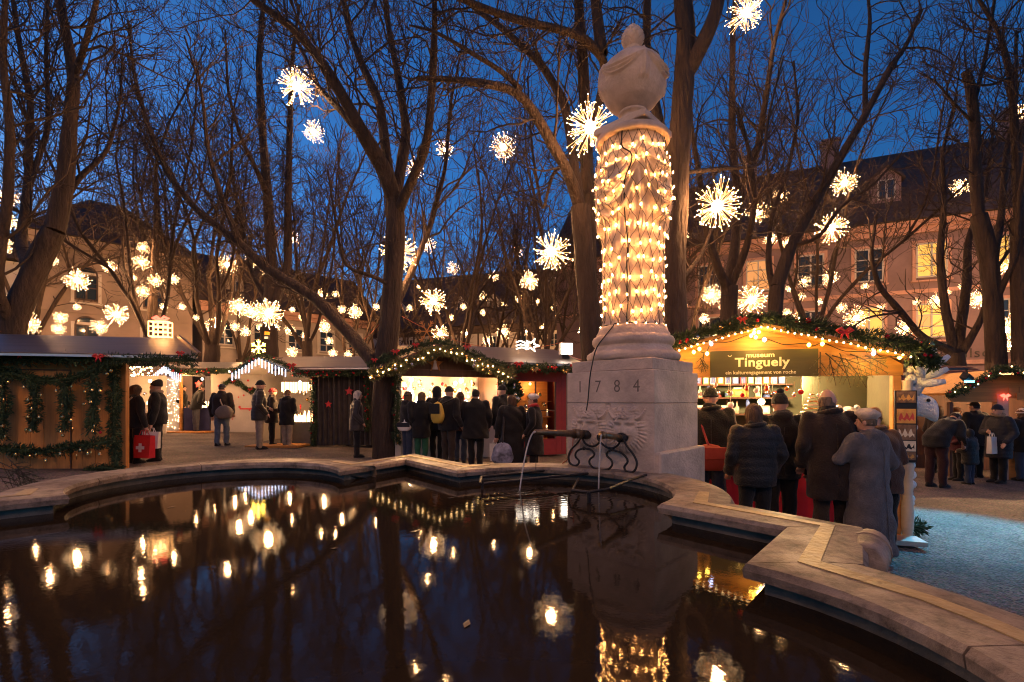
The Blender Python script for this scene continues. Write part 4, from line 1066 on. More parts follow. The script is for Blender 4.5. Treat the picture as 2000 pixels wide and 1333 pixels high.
for i, (x, y, z) in enumerate(ADDED_STARS):
    o = dup(star_variants[i % 3], (x, y, z), i, ['starburst light hung behind the viewer over the left of the basin', 'starburst light hung behind the viewer on the right', 'starburst light hung left of the basin, outside the view', 'starburst light hung right of the viewer, outside the view', 'starburst light hung farther behind the viewer', 'starburst light hung far left behind the viewer', 'starburst light hung high over the timber hut side, outside the view', 'starburst light hung far right behind the viewer', 'starburst light hung low before the timber hut, left of the view'][i])
    o['group'] = 'starburst lights hung in the trees'
for r0 in star_variants:
    for ch in list(r0.children): bpy.data.objects.remove(ch)
    bpy.data.objects.remove(r0)

# ================================================================== HUTS
def frame_of(O, deg, z=0.0):
    return Matrix.Translation((O[0], O[1], z)) @ Matrix.Rotation(R(deg), 4, 'Z')
def hut(name, label, O, deg, cat='market stall', z=0.0):
    o = thing(name, label, cat, (O[0], O[1], z), R(deg)); return o, frame_of(O, deg, z)
def bx(name, mat, par, x0, y0, z0, x1, y1, z1, b=.0):
    mb = MB()
    if b: mb.bbox(x0, y0, z0, x1, y1, z1, b)
    else: mb.box(x0, y0, z0, x1, y1, z1)
    return mb.build(name, mat, par)
def slab(name, mat, par, quad, th=.05, smooth=False):
    """a panel with thickness from four corner points"""
    q = [Vector(p) for p in quad]; n = (q[1]-q[0]).cross(q[3]-q[0]).normalized()*th
    V = q+[p-n for p in q]
    return link_mesh(name, V, [(0,1,2,3),(7,6,5,4),(0,4,5,1),(1,5,6,2),(2,6,7,3),(3,7,4,0)], mat, par)
def planks_v(name, mat, par, x0, x1, y, z0, z1, w, th=.03, seed=0):
    """vertical boards, each its own part"""
    n = max(1, round((x1-x0)/w)); w = (x1-x0)/n; r_ = random.Random(seed)
    me = None
    for i in range(n):
        a = x0+w*i
        if me is None:
            o = MB().bbox(.002, 0, z0, w-.002, th, z1, .004).build(name, mat, par); me = o
        else: o = copy_part(me, par)
        o.location = (a, y+r_.uniform(-.004, .004), 0)
def garland_mesh(pts, Rd, dens, seed, droop=.0, ln=(.05, .10)):
    """fir needles in short sprays around a path (local or world points)"""
    r_ = np.random.default_rng(seed)
    P, _ = resample([tuple(p) for p in pts], [1]*len(pts), .03)
    seg = np.linalg.norm(np.diff(P, axis=0), axis=1); L = seg.sum(); n = int(L*dens)
    cum = np.concatenate([[0], np.cumsum(seg)])
    s = r_.uniform(0, L, n); C = np.stack([np.interp(s, cum, P[:, i]) for i in range(3)], 1)
    T = np.stack([np.interp(s, cum, np.gradient(P[:, i])) for i in range(3)], 1); T /= np.linalg.norm(T, axis=1, keepdims=True)+1e-9
    bulge = 1+.32*np.sin(s*9+seed)+.22*np.sin(s*23+1.7*seed)
    D = r_.normal(0, 1, (n, 3)); D -= T*np.sum(D*T, 1, keepdims=True)*.75; D /= np.linalg.norm(D, axis=1, keepdims=True)+1e-9
    off = Rd*bulge*np.sqrt(r_.uniform(.02, 1, n))*.62
    A = C+D*off[:, None]; l = r_.uniform(*ln, n)*(.55+.45*bulge)
    Dr = D+r_.normal(0, .5, (n, 3))+T*.5; Dr[:, 2] -= droop; Dr /= np.linalg.norm(Dr, axis=1, keepdims=True)
    B = A+Dr*l[:, None]
    W = np.cross(Dr, r_.normal(0, 1, (n, 3))); W /= np.linalg.norm(W, axis=1, keepdims=True)+1e-9
    W *= (Rd*.085)
    Mi = A*.45+B*.55
    V = np.concatenate([A, Mi+W, B, Mi-W]); i = np.arange(n)
    F = np.stack([i, n+i, 2*n+i, 3*n+i], 1)
    core, cf = tubes_np([(P, np.full(len(P), Rd*.32))], 6)
    cf = cf+len(V)
    return np.concatenate([V, core]), np.concatenate([F, cf])
_ball_me = {}
def bauble(par, loc, r_, mat, kind='bauble'):
    key = (mat.name, kind, round(r_, 3))
    if key not in _ball_me:
        mb = MB()
        if kind == 'bauble': mb.ball((0, 0, 0), r_, 12, 8); mb.tube([(0, 0, r_*.95), (0, 0, r_*1.25)], r_*.22, 6)
        elif kind == 'icicle_drop': mb.lathe([(.0005, -r_*3), (r_*.45, -r_*.6), (r_*.55, 0), (r_*.3, r_*.7), (.0005, r_*1.2)], 8)
        elif kind == 'bell': mb.lathe([(r_, -r_), (r_*.82, -r_*.7), (r_*.7, 0), (r_*.5, r_*.6), (.0005, r_*.9)], 10); mb.ball((0, 0, -r_*1.05), r_*.25, 6, 4)
        elif kind == 'bulb': mb.lathe([(.0005, -r_*1.2), (r_*.8, -r_*.6), (r_, 0), (r_*.6, r_*.8), (.0005, r_*1.1)], 8)
        o = mb.build(kind, mat, par, True); _ball_me[key] = o.data
    else:
        o = bpy.data.objects.new(kind, _ball_me[key]); col.objects.link(o); o.parent = par
    o.location = loc; return o
def bow(par, loc, s, mat, name='bow'):
    mb = MB()
    for sg in (-1, 1):
        pts = [(0, 0, 0), (sg*s*.5, -.01, s*.35), (sg*s, 0, s*.15), (sg*s*.5, .01, -s*.1), (0, 0, 0)]
        mb.tube(pts, [s*.10, s*.22, s*.2, s*.2, s*.10], 5)
        mb.tube([(0, 0, 0), (sg*s*.35, 0, -s*.5), (sg*s*.5, 0, -s*.95)], [s*.12, s*.14, s*.05], 5)
    o = mb.build(name, mat, par, True); o.location = loc; return o
def star_shape(par, c, r_, mat, th=.02, name='star', ax='y', n=5, inner_=.45):
    P = []
    for k in range(2*n):
        a = PI/2+PI*k/n; q = r_ if k % 2 == 0 else r_*inner_
        P.append((c[0]+q*math.cos(a), c[1], c[2]+q*math.sin(a)))
    return MB().extr(P, (0, th, 0)).build(name, mat, par)
def garland(label, pts, Rd, dens, seed, mat=None, droop=0.0, balls=(), lights=0, light_mat=None, bows=(), light_r=.012, cat='garland', group=None, light_group='bulb', rnd=None, rset=(), rmats=None, ln=(.05, .10)):
    pts = [Vector(p) for p in pts]; o = thing('fir_garland', label, cat, pts[0], 0, group)
    loc = [p-pts[0] for p in pts]
    V, F = garland_mesh(loc, Rd, dens, seed, droop, ln); np_mesh('needles', V, F, mat or M['fir'], o, False)['kind'] = 'stuff'
    for p, r_, mt, kd in balls: bauble(o, Vector(p)-pts[0], r_, mt, kd)
    for p, s, mt in bows: bow(o, Vector(p)-pts[0], s, mt)
    r_ = random.Random(seed)
    if rnd:
        P, _ = resample([tuple(p) for p in loc], [1]*len(loc), .03)
        for k in range(rnd):
            p = Vector(P[r_.randrange(len(P))])+Vector((r_.uniform(-.6, .6)*Rd, -Rd*r_.uniform(.55, .9), r_.uniform(-.7, .7)*Rd))
            mt = r_.choice(rmats); bauble(o, p, r_.choice(rset), mt, 'bauble')
    if lights:
        P, _ = resample([tuple(p) for p in loc], [1]*len(loc), .02)
        for k in range(lights):
            p = Vector(P[int((k+.5)/lights*(len(P)-1))])+Vector((0, -Rd*r_.uniform(.55, 1.0), r_.uniform(-.5, .5)*Rd)); bauble(o, p, light_r, light_mat or M['e_warm'], 'bulb')
    return o
G, SV, RB = M['gold'], M['silver'], M['redball']

# ---------------------------------------------------------------- dark timber hut on the left
h1, X1 = hut('market_hut', 'dark timber hut with garlanded plank side wall and dull metal roof at left', (-10.33, 8.23), 12.13)
planks_v('plank', M['wood'], h1, 0, 3.2, 0, .05, 2.27, .205, seed=1)
bx('wall_lining', M['wood_dark'], h1, 0, .035, .05, 3.2, .08, 2.25)
slab('end_wall', M['wood'], h1, [(3.2, .09, .05), (1.78, 1.9, .05), (1.78, 1.9, 2.3), (3.2, .09, 2.3)], .04)
bx('corner_post', M['wood'], h1, 3.203, -.02, .05, 3.29, .10, 2.27, .006)
bx('rear_wall', M['wood_dark'], h1, 0, 1.9, .05, 1.75, 1.95, 2.6)
slab('roof_panel', M['metal_roof'], h1, [(-.3, -.5, 2.27), (4.65, -.5, 2.27), (3.75, .92, 2.73), (-.3, .92, 2.73)], .05)
slab('roof_panel', M['metal_roof'], h1, [(3.75, .925, 2.73), (2.7, 2.35, 2.27), (-.3, 2.35, 2.27), (-.3, .925, 2.73)][::1], .05)
bx('gutter_trim', M['metal_trim'], h1, -.3, -.55, 2.205, 4.66, -.505, 2.245)
mb = MB(); mb.rbar((4.69, -.5, 2.29), (3.77, .93, 2.77), .05, .06); mb.build('verge_trim', M['copper'], h1)
mb = MB(); mb.rbar((.55, -.012, 2.0), (2.42, -.012, 2.0), .012, .02); mb.rbar((2.42, -.012, 2.0), (2.42, -.012, .2), .012, .02); mb.build('panel_seam', M['wood_dark'], h1)
for x in (.55, 1.25, 1.85, 2.45, 3.05):
    mb = MB(); mb.tube([(x, -.02, 1.9), (x, -.02, 1.2)], .004, 4); mb.build('hanging_thread', G, h1)
for i, x in enumerate(()): pass
P8 = lambda L, d=8.35: [at(px, py, d+.0005*px) for px, py in L]
garland('fir garland running along under the eaves of the dark timber hut', P8([(-40, 700), (60, 702), (150, 703), (230, 702), (300, 704), (380, 704)], 8.35), .10, 900, 1, bows=[(at(192, 697, 8.3), .10, M['red']), (at(38, 694, 8.2), .06, M['red']), (at(352, 690, 8.4), .07, M['red'])])
bl = lambda px, py, kd='bauble', r_=.028, mt=None: (at(px, py, 8.25), r_, mt or G, kd)
garland('fir garland swagged in shallow loops high across the plank wall of the timber hut', P8([(-30, 705), (5, 722), (40, 735), (70, 743), (105, 744), (140, 740), (175, 728), (205, 712)]), .095, 1100, 2, balls=[bl(17, 747), bl(47, 755, 'bell'), bl(110, 762, 'bell'), bl(140, 755, 'icicle_drop'), bl(195, 762, 'bell'), bl(209, 731), bl(217, 725)])
for k, (x, y0, y1, lab, bb) in enumerate([(4, 725, 858, 'leftmost', [(7, 780, 'icicle_drop'), (5, 833, 'bauble'), (10, 853, 'icicle_drop'), (2, 755, 'bauble')]), (66, 748, 842, 'second from left', [(55, 780, 'bell'), (80, 772, 'icicle_drop'), (62, 797, 'bell'), (55, 815, 'bauble'), (77, 814, 'bell'), (51, 840, 'icicle_drop'), (60, 840, 'bell')]),
     (126, 748, 840, 'third from left', [(121, 790, 'icicle_drop'), (122, 815, 'bauble'), (139, 820, 'bell'), (142, 837, 'icicle_drop'), (119, 842, 'bell'), (123, 851, 'bauble')]), (181, 730, 843, 'fourth from left', [(165, 765, 'icicle_drop'), (180, 761, 'bell'), (177, 784, 'bell'), (164, 790, 'bauble'), (195, 800, 'icicle_drop'), (184, 832, 'icicle_drop'), (181, 841, 'bell')])]):
    garland('fir garland hanging straight down the timber hut wall with gold baubles, '+lab, P8([(x, y0), (x+3, (y0+y1)/2), (x-2, y1)]), .10, 1100, 3+k, balls=[bl(a, b_, c_) for a, b_, c_ in bb]+([bl(196, 845, 'bauble', .024, RB)] if k == 3 else []), group='hanging garlands of the timber hut')
garland('fir garland along the corner post of the timber hut, full height', P8([(222, 705), (224, 780), (222, 850), (228, 918)], 8.6), .11, 1100, 8)
garland('fir garland along the bottom part of the plank wall of the timber hut', P8([(-30, 872), (30, 880), (90, 883), (150, 872), (212, 864)]), .10, 1100, 9, balls=[bl(31, 888), bl(59, 891, 'bauble'), bl(70, 888, 'icicle_drop'), bl(90, 898, 'bell'), bl(118, 885, 'bell'), bl(150, 890, 'icicle_drop'), bl(157, 878, 'bell', .024), bl(172, 885, 'bell'), bl(178, 884, 'icicle_drop'), bl(195, 886, 'bell')])
garland('short fir garland lying at the foot of the timber hut corner', P8([(165, 918), (200, 914), (236, 918)], 8.5), .08, 900, 10)
# lit present on the roof
pr = thing('lit_present', 'glowing gift box outline with red bow on the timber hut roof ridge', 'light decoration', X1@Vector((3.47, .85, 2.74)), R(12))
mb = MB(); s_ = .17
for a_ in (-s_, s_):
    for b_ in (-s_*.6, s_*.6):
        mb.tube([(a_, b_, 0), (a_, b_, .3)], .012, 5); 
    for z in (0, .3): mb.tube([(a_, -s_*.6, z), (a_, s_*.6, z)], .012, 5)
for b_ in (-s_*.6, s_*.6):
    for z in (0, .1, .2, .3): mb.tube([(-s_, b_, z), (s_, b_, z)], .012, 5)
    for x in (-.09, 0, .09): mb.tube([(x, b_, 0), (x, b_, .3)], .012, 5)
mb.build('light_tube', M['e_gift'], pr)
bow(pr, (0, 0, .36), .14, M['e_red'])
point_light('lamp', (0, 0, .16), 5, (1, .5, .18), .1, pr)
# ---------------------------------------------------------------- middle hut
h4, X4 = hut('market_hut', 'middle hut with glowing counter under a garlanded gable, red side panel and metal roof', (-2.95, 11.3), 20.0)
g4 = gz(-1)
bx('counter', M['canvas_white'], h4, .38, .0, g4, 2.72, .5, .92, .008)
bx('counter_top', M['wood_orange'], h4, .36, -.06, .923, 2.75, .55, .955)
bx('left_post', M['canvas_white'], h4, .22, -.02, g4, .36, .1, 2.15, .006)
bx('right_post', M['red_paint'], h4, 2.74, -.02, g4, 2.86, .1, 2.25, .006)
bx('back_wall', M['canvas_white'], h4, .24, 2.0, g4, 4.65, 2.05, 2.35)
bx('side_wall', M['canvas_white'], h4, .24, .1, g4, .29, 2.0, 2.25)
bx('side_wall', M['red_paint'], h4, 4.62, .1, g4, 4.67, 2.0, 2.35)
bx('partition', M['wood_dark'], h4, 2.80, .12, g4, 2.84, 2.0, 2.3)
bx('lintel', M['wood_dark'], h4, .2, -.015, 2.03, 2.74, .03, 2.2)
slab('gable_board', M['wood_dark'], h4, [(-.12, .02, 2.203), (2.72, .02, 2.203), (1.3, .02, 2.70), (1.2, .02, 2.70)], -.03)
planks_v('red_plank', M['red_paint'], h4, 2.87, 3.22, 0, g4, 2.3, .18, seed=2)
planks_v('red_plank', M['red_paint'], h4, 4.38, 4.68, 0, g4, 2.3, .15, seed=3)
bx('red_header', M['red_paint'], h4, 3.223, 0, 1.95, 4.377, .04, 2.3)
bx('red_sill', M['red_paint'], h4, 3.223, 0, g4, 4.377, .04, .45)
for x in (3.223, 4.34): bx('showcase_frame', M['wood_dark'], h4, x, -.02, .453, x+.037, .06, 1.947)
bx('showcase_bar', M['wood_dark'], h4, 3.26, -.01, 1.18, 4.34, .02, 1.21)
bx('showcase_bar', M['wood_dark'], h4, 3.78, -.012, .453, 3.81, .022, 1.947)
bx('showcase_back', M['wood_orange'], h4, 3.2, .6, .4, 4.4, .63, 2.0)
slab('gable_roof', M['wood_dark'], h4, [(-.42, -.55, 2.12), (-.42, -.06, 2.12), (1.12, .6, 2.76), (1.12, -.55, 2.76)][::-1], .06)
slab('gable_roof', M['wood_dark'], h4, [(1.125, -.55, 2.76), (1.125, .6, 2.76), (2.95, .6, 2.08), (2.95, -.55, 2.08)][::-1], .06)
slab('roof_panel', M['metal_roof'], h4, [(2.2, -.42, 2.40), (5.05, -.42, 2.40), (4.85, 1.1, 2.93), (1.2, 1.1, 2.93)], .05)
slab('roof_panel', M['metal_roof'], h4, [(.3, 1.105, 2.90), (4.85, 1.105, 2.93), (5.05, 2.5, 2.40), (.3, 2.5, 2.40)], .05)
bx('gutter_trim', M['metal_trim'], h4, 2.95, -.47, 2.335, 5.06, -.425, 2.375)
mb = MB()
for k in range(40):
    f = (k+.5)/40; mb.octa((-.36+1.46*f, -.52, 2.10+.60*f), .013)
o = mb.build('led_strip', M['e_warm'], h4); o['kind'] = 'stuff'
L4 = lambda x, y, z: X4@Vector((x, y, z))
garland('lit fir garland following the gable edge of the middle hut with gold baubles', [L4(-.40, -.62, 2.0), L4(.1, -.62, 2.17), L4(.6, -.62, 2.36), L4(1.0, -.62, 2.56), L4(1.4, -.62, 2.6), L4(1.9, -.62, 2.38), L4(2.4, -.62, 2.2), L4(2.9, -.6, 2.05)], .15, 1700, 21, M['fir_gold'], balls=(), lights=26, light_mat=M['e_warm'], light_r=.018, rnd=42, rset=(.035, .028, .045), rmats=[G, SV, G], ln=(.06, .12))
garland('dark fir garland on the top of the gable of the middle hut with red bows', [L4(-.45, -.5, 2.22), L4(.3, -.5, 2.55), L4(1.12, -.5, 2.86), L4(2.0, -.5, 2.55), L4(2.95, -.5, 2.2)], .10, 900, 22, bows=[(L4(.15, -.6, 2.55), .09, M['red']), (L4(.6, -.6, 2.72), .08, M['red']), (L4(-.3, -.6, 2.35), .07, M['red']), (L4(1.8, -.6, 2.72), .09, M['red'])])
garland('fir garland with red and gold bows under the metal eaves of the middle hut', [L4(2.75, -.45, 2.22), L4(3.4, -.5, 2.28), L4(4.2, -.5, 2.26), L4(5.0, -.5, 2.26)], .12, 1200, 23, bows=[(L4(3.1, -.6, 2.35), .11, M['red']), (L4(3.5, -.62, 2.22), .11, G), (L4(4.05, -.6, 2.28), .08, M['red']), (L4(4.35, -.62, 2.2), .10, G), (L4(4.65, -.6, 2.28), .11, M['red'])], rnd=14, rset=(.03,), rmats=[G, RB])
garland('fir garland with silver baubles hanging right of the glowing counter of the middle hut', [L4(2.82, -.08, 2.15), L4(2.88, -.1, 1.7), L4(2.92, -.1, 1.2), L4(2.9, -.08, .8)], .12, 1300, 24, lights=12, light_mat=M['e_warm'], rnd=10, rset=(.035, .05), rmats=[SV, G])
garland('fir wreath bunch with silver baubles on the red wall of the middle hut', [L4(3.05, -.1, 1.92), L4(3.2, -.12, 1.75), L4(3.22, -.12, 1.5), L4(3.1, -.1, 1.32)], .18, 1800, 25, rnd=8, rset=(.04,), rmats=[SV])
garland('fir garland down the left post of the middle hut', [L4(.26, -.1, 2.05), L4(.2, -.1, 1.75), L4(.28, -.1, 1.5), L4(.22, -.1, .9), L4(.25, -.1, .45)], .09, 1000, 26, rnd=8, rset=(.03,), rmats=[G, RB])
wsn = thing('wooden_star', 'brown wooden star with a white angel hanging in the gable of the middle hut', 'decoration', L4(1.15, -.08, 2.33))
star_shape(wsn, (0, 0, 0), .2, M['wood'], .02, 'star_board'); MB().lathe([(.07, -.13), (.03, .03), (.035, .06), (.001, .10)], 8, (0, -.04, 0)).build('angel', M['white'], wsn)
# goods inside: hung ornaments and lamps
r_ = random.Random(5)
def ornament(loc, kind, mat, label, group, s=1.0):
    o = bauble(None, loc, .045*s, mat, kind); o.name = 'ornament'; tag(o, label, 'ornament', group); return o
orn_lab = 'small glass ornament hanging in the glowing window of the middle hut'
ORD = ['first', 'second', 'third', 'fourth', 'fifth', 'sixth', 'seventh', 'eighth', 'ninth', 'tenth', 'eleventh', 'twelfth', 'thirteenth', 'fourteenth', 'fifteenth', 'sixteenth']
for row in range(5):
    for q in range(14):
        x = .42+.165*q+r_.uniform(-.05, .05); z = 1.92-.19*row+r_.uniform(-.05, .05); y = r_.uniform(.9, 1.85); kd = r_.choice(['bauble', 'icicle_drop', 'bell', 'bauble']); cn, cmat = r_.choice([('gold', G), ('silver', SV), ('red', RB), ('white', M['white']), ('gold', G)])
        ornament(L4(x, y, z), kd, cmat, '%s ornament hanging inside the middle hut, %s row from the top, %s from left' % (cn, ORD[row], ORD[q]), 'ornaments hung inside the middle hut', r_.uniform(.8, 1.6))
for k in range(9):
    x = .45+k*.26; s_ = r_.uniform(.8, 1.2)
    l = thing('table_lamp', ORD[k]+' glowing paper lamp from the left inside the middle hut', 'lamp', L4(x, r_.uniform(1.0, 1.6), r_.choice((.96, 1.25, 1.5))), 0, 'lamps inside the middle hut')
    MB().lathe([(.03, 0), (.07*s_, .02), (.085*s_, .10), (.06*s_, .2*s_), (.02, .24*s_)], 12).build('lamp_shade', M['e_white'], l, True); MB().lathe([(.05, -.03), (.05, -.001)], 10).build('base', M['wood'], l)
for x, pw in ((.7, 260), (2.0, 260)):
    ll = thing('work_lamp', 'bright bare lamp hanging inside the middle hut, '+('left one' if x < 1 else 'right one'), 'lamp', L4(x, .75, 1.98))
    MB().ball((0, 0, 0), .05, 10, 6).build('bulb', M['e_white'], ll, True); MB().tube([(0, 0, .05), (0, 0, .2)], .008, 5).build('cord', M['cord'], ll)
    point_light('lamp', (0, 0, -.08), pw, (1, .56, .22), .08, ll)
for k in range(3):
    for j in range(4):
        x = 3.38+j*.29+r_.uniform(-.05, .05); z = .62+k*.42
        if k < 2:
            o = thing('candle_arch', '%s candle from the left on the %s showcase shelf' % (ORD[j], ('lower', 'middle')[k]), 'candle', L4(x, .3, z), 0, 'candles in the red showcase')
            MB().lathe([(.03, 0), (.03, .1), (.012, .11)], 8).build('candle', M['white'], o); MB().octa((0, 0, .145), .022, 1.7).build('flame', M['e_candle'], o)
for z in (.6, 1.02, 1.44): bx('shelf', M['wood'], h4, 3.26, .2, z-.02, 4.34, .5, z)
for k, (x, z, q) in enumerate(((3.5, 1.62, 1.5), (3.72, 1.55, 1.9), (4.0, 1.6, 1.3), (3.6, 1.3, 1.2), (4.12, 1.35, 1.6), (3.95, 1.08, 1.0))):
    ornament(L4(x, .22, z), 'bauble', SV if k % 2 else G, ['silver','gold'][1-k%2]+' glass bauble in the red showcase, '+['upper left', 'upper middle', 'upper right', 'middle left', 'middle right', 'lowest'][k]+' one', 'baubles in the red showcase', q)
sl = thing('showcase_lamp', 'small lamp lighting the red showcase of the middle hut', 'lamp', L4(3.8, .4, 1.9)); MB().ball((0, 0, 0), .03, 8, 6).build('bulb', M['e_warm'], sl); point_light('lamp', (0, -.02, -.06), 7, (1, .5, .18), .05, sl)
# roof signs of the middle hut
ss = thing('shooting_star_light', 'white outlined shooting star light on the metal roof of the middle hut', 'light decoration', at(1035, 676, 12.6))
mb = MB(); k = 12.6/FPX
star = [(18, 0), (8, 4), (10, 14), (2, 6), (-6, 10), (-3, 1), (-8, -7), (2, -4), (10, -11), (8, -2), (18, 0)]
mb.tube([(x*k, 0, z*k) for x, z in star], .014, 5)
for dz in (7, 0, -6): mb.tube([(-6*k, 0, dz*.6*k), (-18*k, 0, (dz+3)*k), (-27*k, 0, dz*k)], .012, 5)
mb.build('light_tube', M['e_white'], ss)
fl = thing('lamp_box', 'square white lamp box at the right end of the metal roof of the middle hut', 'lamp', at(1105, 694, 13.0), R(8))
MB().bbox(-.17, -.1, 0, .17, .1, .32, .01).build('housing', M['white'], fl); bx('lens', M['e_white'], fl, -.15, -.115, .02, .155, -.104, .3); bx('stand', M['iron'], fl, -.1, -.02, -.1, .1, .02, -.003)
sn = thing('snowflake_ornament', 'unlit brown snowflake on the gable top of the middle hut', 'decoration', L4(.85, -.6, 3.03))
for k in range(6):
    a_ = PI*k/3; mb = MB(); c_, s_ = math.cos(a_), math.sin(a_); mb.tube([(0, 0, 0), (c_*.27, 0, s_*.27)], .012, 5)
    for f in (.12, .19):
        for dv in (-.7, .7): mb.tube([(c_*f, 0, s_*f), (c_*f+.08*math.cos(a_+dv), 0, s_*f+.08*math.sin(a_+dv))], .01, 5)
    mb.build('snowflake_arm', M['wood'], sn)
tr = thing('cone_light', 'cone of fairy lights standing before the column left edge, triangular', 'light decoration', at(1143, 650, 14.5))
mb = MB()
for k in range(150):
    z = random.uniform(0, .62); q = (.65-z)*.32; a_ = random.uniform(0, 6.28); mb.octa((q*math.cos(a_), q*math.sin(a_), z), .013)
mb.build('bulb_tips', M['e_tiny'], tr)['kind'] = 'stuff'; MB().lathe([(.14, 0), (.001, .6)], 10).build('core', M['e_candle'], tr)
# ---------------------------------------------------------------- curtained hut (left of the middle tree)
h3, X3 = hut('market_hut', 'hut with dark brown curtain wall, icicle-lit little gable and shining candle counter', (-6.95, 13.9), -3.0)
L3 = lambda x, y, z: X3@Vector((x, y, z)); g3 = gz(-6)
def cf(a, b_):
    x = 1.30+1.82*a; return (x, -.02+.035*math.sin(x*42)+.012*math.sin(x*97), g3+.02+(2.28-g3)*b_)
V, F = grid_mesh(cf, 150, 3); link_mesh('curtain', V, F, M['curtain'], h3, True)
bx('back_wall', M['canvas_white'], h3, -.7, 2.0, g3, 3.1, 2.05, 2.4); bx('side_wall', M['wood_dark'], h3, 1.27, .05, g3, 1.31, 2.0, 2.3); bx('side_wall', M['wood_dark'], h3, 3.1, .0, g3, 3.15, 2.05, 2.4)
bx('side_wall', M['canvas_white'], h3, -.75, .8, g3, -.7, 2.0, 2.4)
slab('roof_panel', M['metal_roof'], h3, [(.3, -.45, 2.38), (3.35, -.45, 2.38), (2.5, .95, 2.80), (-.1, .95, 2.80)], .05)
slab('roof_panel', M['metal_roof'], h3, [(-.7, .955, 2.78), (2.5, .955, 2.80), (3.35, 2.4, 2.38), (-.7, 2.4, 2.38)], .05)
bx('gutter_trim', M['metal_trim'], h3, .6, -.50, 2.315, 3.36, -.455, 2.355)
slab('gable_roof', M['canvas_white'], h3, [(-.78, -.5, 2.25), (-.78, .9, 2.25), (-.02, .9, 2.68), (-.02, -.5, 2.68)][::-1], .04)
slab('gable_roof', M['canvas_white'], h3, [(-.015, -.5, 2.68), (-.015, .9, 2.68), (1.3, .9, 2.12), (1.3, -.5, 2.12)][::-1], .04)
bx('counter', M['grey_cloth'], h3, .35, -.1, g3, 1.26, .5, .84, .01)
bx('duckboard', M['wood_orange'], h3, -.2, -.9, g3+.02, 1.25, -.15, g3+.07)
for x, z in ((1.75, 1.35), (2.35, 1.72)):
    s_ = star_shape(None, (0, 0, 0), .13 if x > 2 else .11, M['red'], .02, 'red_star'); s_.location = L3(x, -.1, z); tag(s_, 'red star pinned on the dark curtain, '+('higher and further right' if x > 2 else 'lower and further left'), 'decoration')
garland('fir garland with red bows along the curtain top of the curtained hut', [L3(.9, -.45, 2.2), L3(1.6, -.4, 2.2), L3(2.3, -.4, 2.2), L3(3.2, -.4, 2.24)], .09, 900, 31, rnd=22, rset=(.025,), rmats=[RB, RB, G])
garland('fir garland down the left edge of the dark curtain', [L3(1.3, -.1, 2.2), L3(1.32, -.12, 1.5), L3(1.34, -.12, .8), L3(1.32, -.12, .1)], .09, 900, 32, rnd=8, rset=(.025,), rmats=[RB])
garland('fir garland down the right edge of the dark curtain', [L3(2.85, -.1, 2.2), L3(2.88, -.12, 1.4), L3(2.86, -.12, .6)], .09, 900, 33, rnd=12, rset=(.025,), rmats=[RB])
garland('fir garland with red bow over the icicle-lit gable of the curtained hut', [L3(-.8, -.5, 2.2), L3(-.02, -.55, 2.74), L3(.6, -.55, 2.5), L3(1.3, -.5, 2.15)], .08, 900, 34, bows=[(L3(.95, -.62, 2.42), .12, M['red'])], rnd=6, rset=(.025,), rmats=[RB])
def icicles(label, X, pts, y, ln):
    o = thing('icicle_lights', label, 'string lights', X@Vector((pts[0][0], y, pts[0][1]))); b0 = o.location.copy(); first = None
    n = 17
    for k in range(n):
        f = k/(n-1); xs = [p[0] for p in pts]; x = pts[0][0]+(pts[-1][0]-pts[0][0])*f; z = float(np.interp(x, xs, [p[1] for p in pts]))
        p = X@Vector((x, y, z))-b0
        if first is None: first = MB().tube([(0, 0, 0), (0, 0, -ln)], .011, 5).build('icicle', M['e_ice'], o)
        q = first if k == 0 else copy_part(first, o); q.location = p; q.scale = (1, 1, random.uniform(.75, 1.15))
    MB().tube([X@Vector((a, y, z))-b0 for a, z in pts], .012, 5).build('cord', M['cord'], o)
    return o
icicles('blue-white icicle lights under the little gable of the curtained hut', X3, [(-.76, 2.22), (-.02, 2.64), (.75, 2.30)], -.56, .24)
fs = thing('snowflake_light', 'glowing gold snowflake on the gable tip of the curtained hut', 'light decoration', L3(-.05, -.5, 2.72))
mb = MB()
for k in range(6):
    a_ = PI*k/3+PI/6; c_, s_ = math.cos(a_), math.sin(a_); mb.tube([(0, 0, .2), (c_*.22, 0, .2+s_*.22)], .012, 5)
    for dv in (-.7, .7): mb.tube([(c_*.12, 0, .2+s_*.12), (c_*.12+.08*math.cos(a_+dv), 0, .2+s_*.12+.08*math.sin(a_+dv))], .01, 5)
mb.build('light_tube', M['e_yellow'], fs)
for k in range(16):
    x = .42+.05*k; o = thing('candle_holder', ORD[k]+' glowing candle house from the left on the curtained hut counter', 'candle', L3(x, r_.uniform(-.02, .4), .845), 0, 'candles on the counter of the curtained hut'); s_ = r_.uniform(.6, 1.5)
    MB().lathe([(.04, 0), (.045, .08*s_), (.03, .16*s_), (.012, .22*s_)], 8).build('shade', M['e_candle'], o); MB().lathe([(.05, -.01), (.05, -.0005)], 8).build('base', M['white'], o)
for k in range(14):
    o = bauble(None, L3(.42+.06*k, r_.uniform(.5, 1.6), r_.uniform(1.05, 1.65)), .05, r_.choice([G, SV, RB]), r_.choice(['bauble', 'icicle_drop', 'bell'])); o.name = 'ornament'; tag(o, ORD[k]+' ornament from the left hanging in the curtained hut', 'ornament', 'ornaments in the curtained hut')
hl = thing('light_curtain', 'row of hanging warm lights at the top of the curtained hut opening', 'string lights', L3(.35, .0, 1.98))
f0 = None
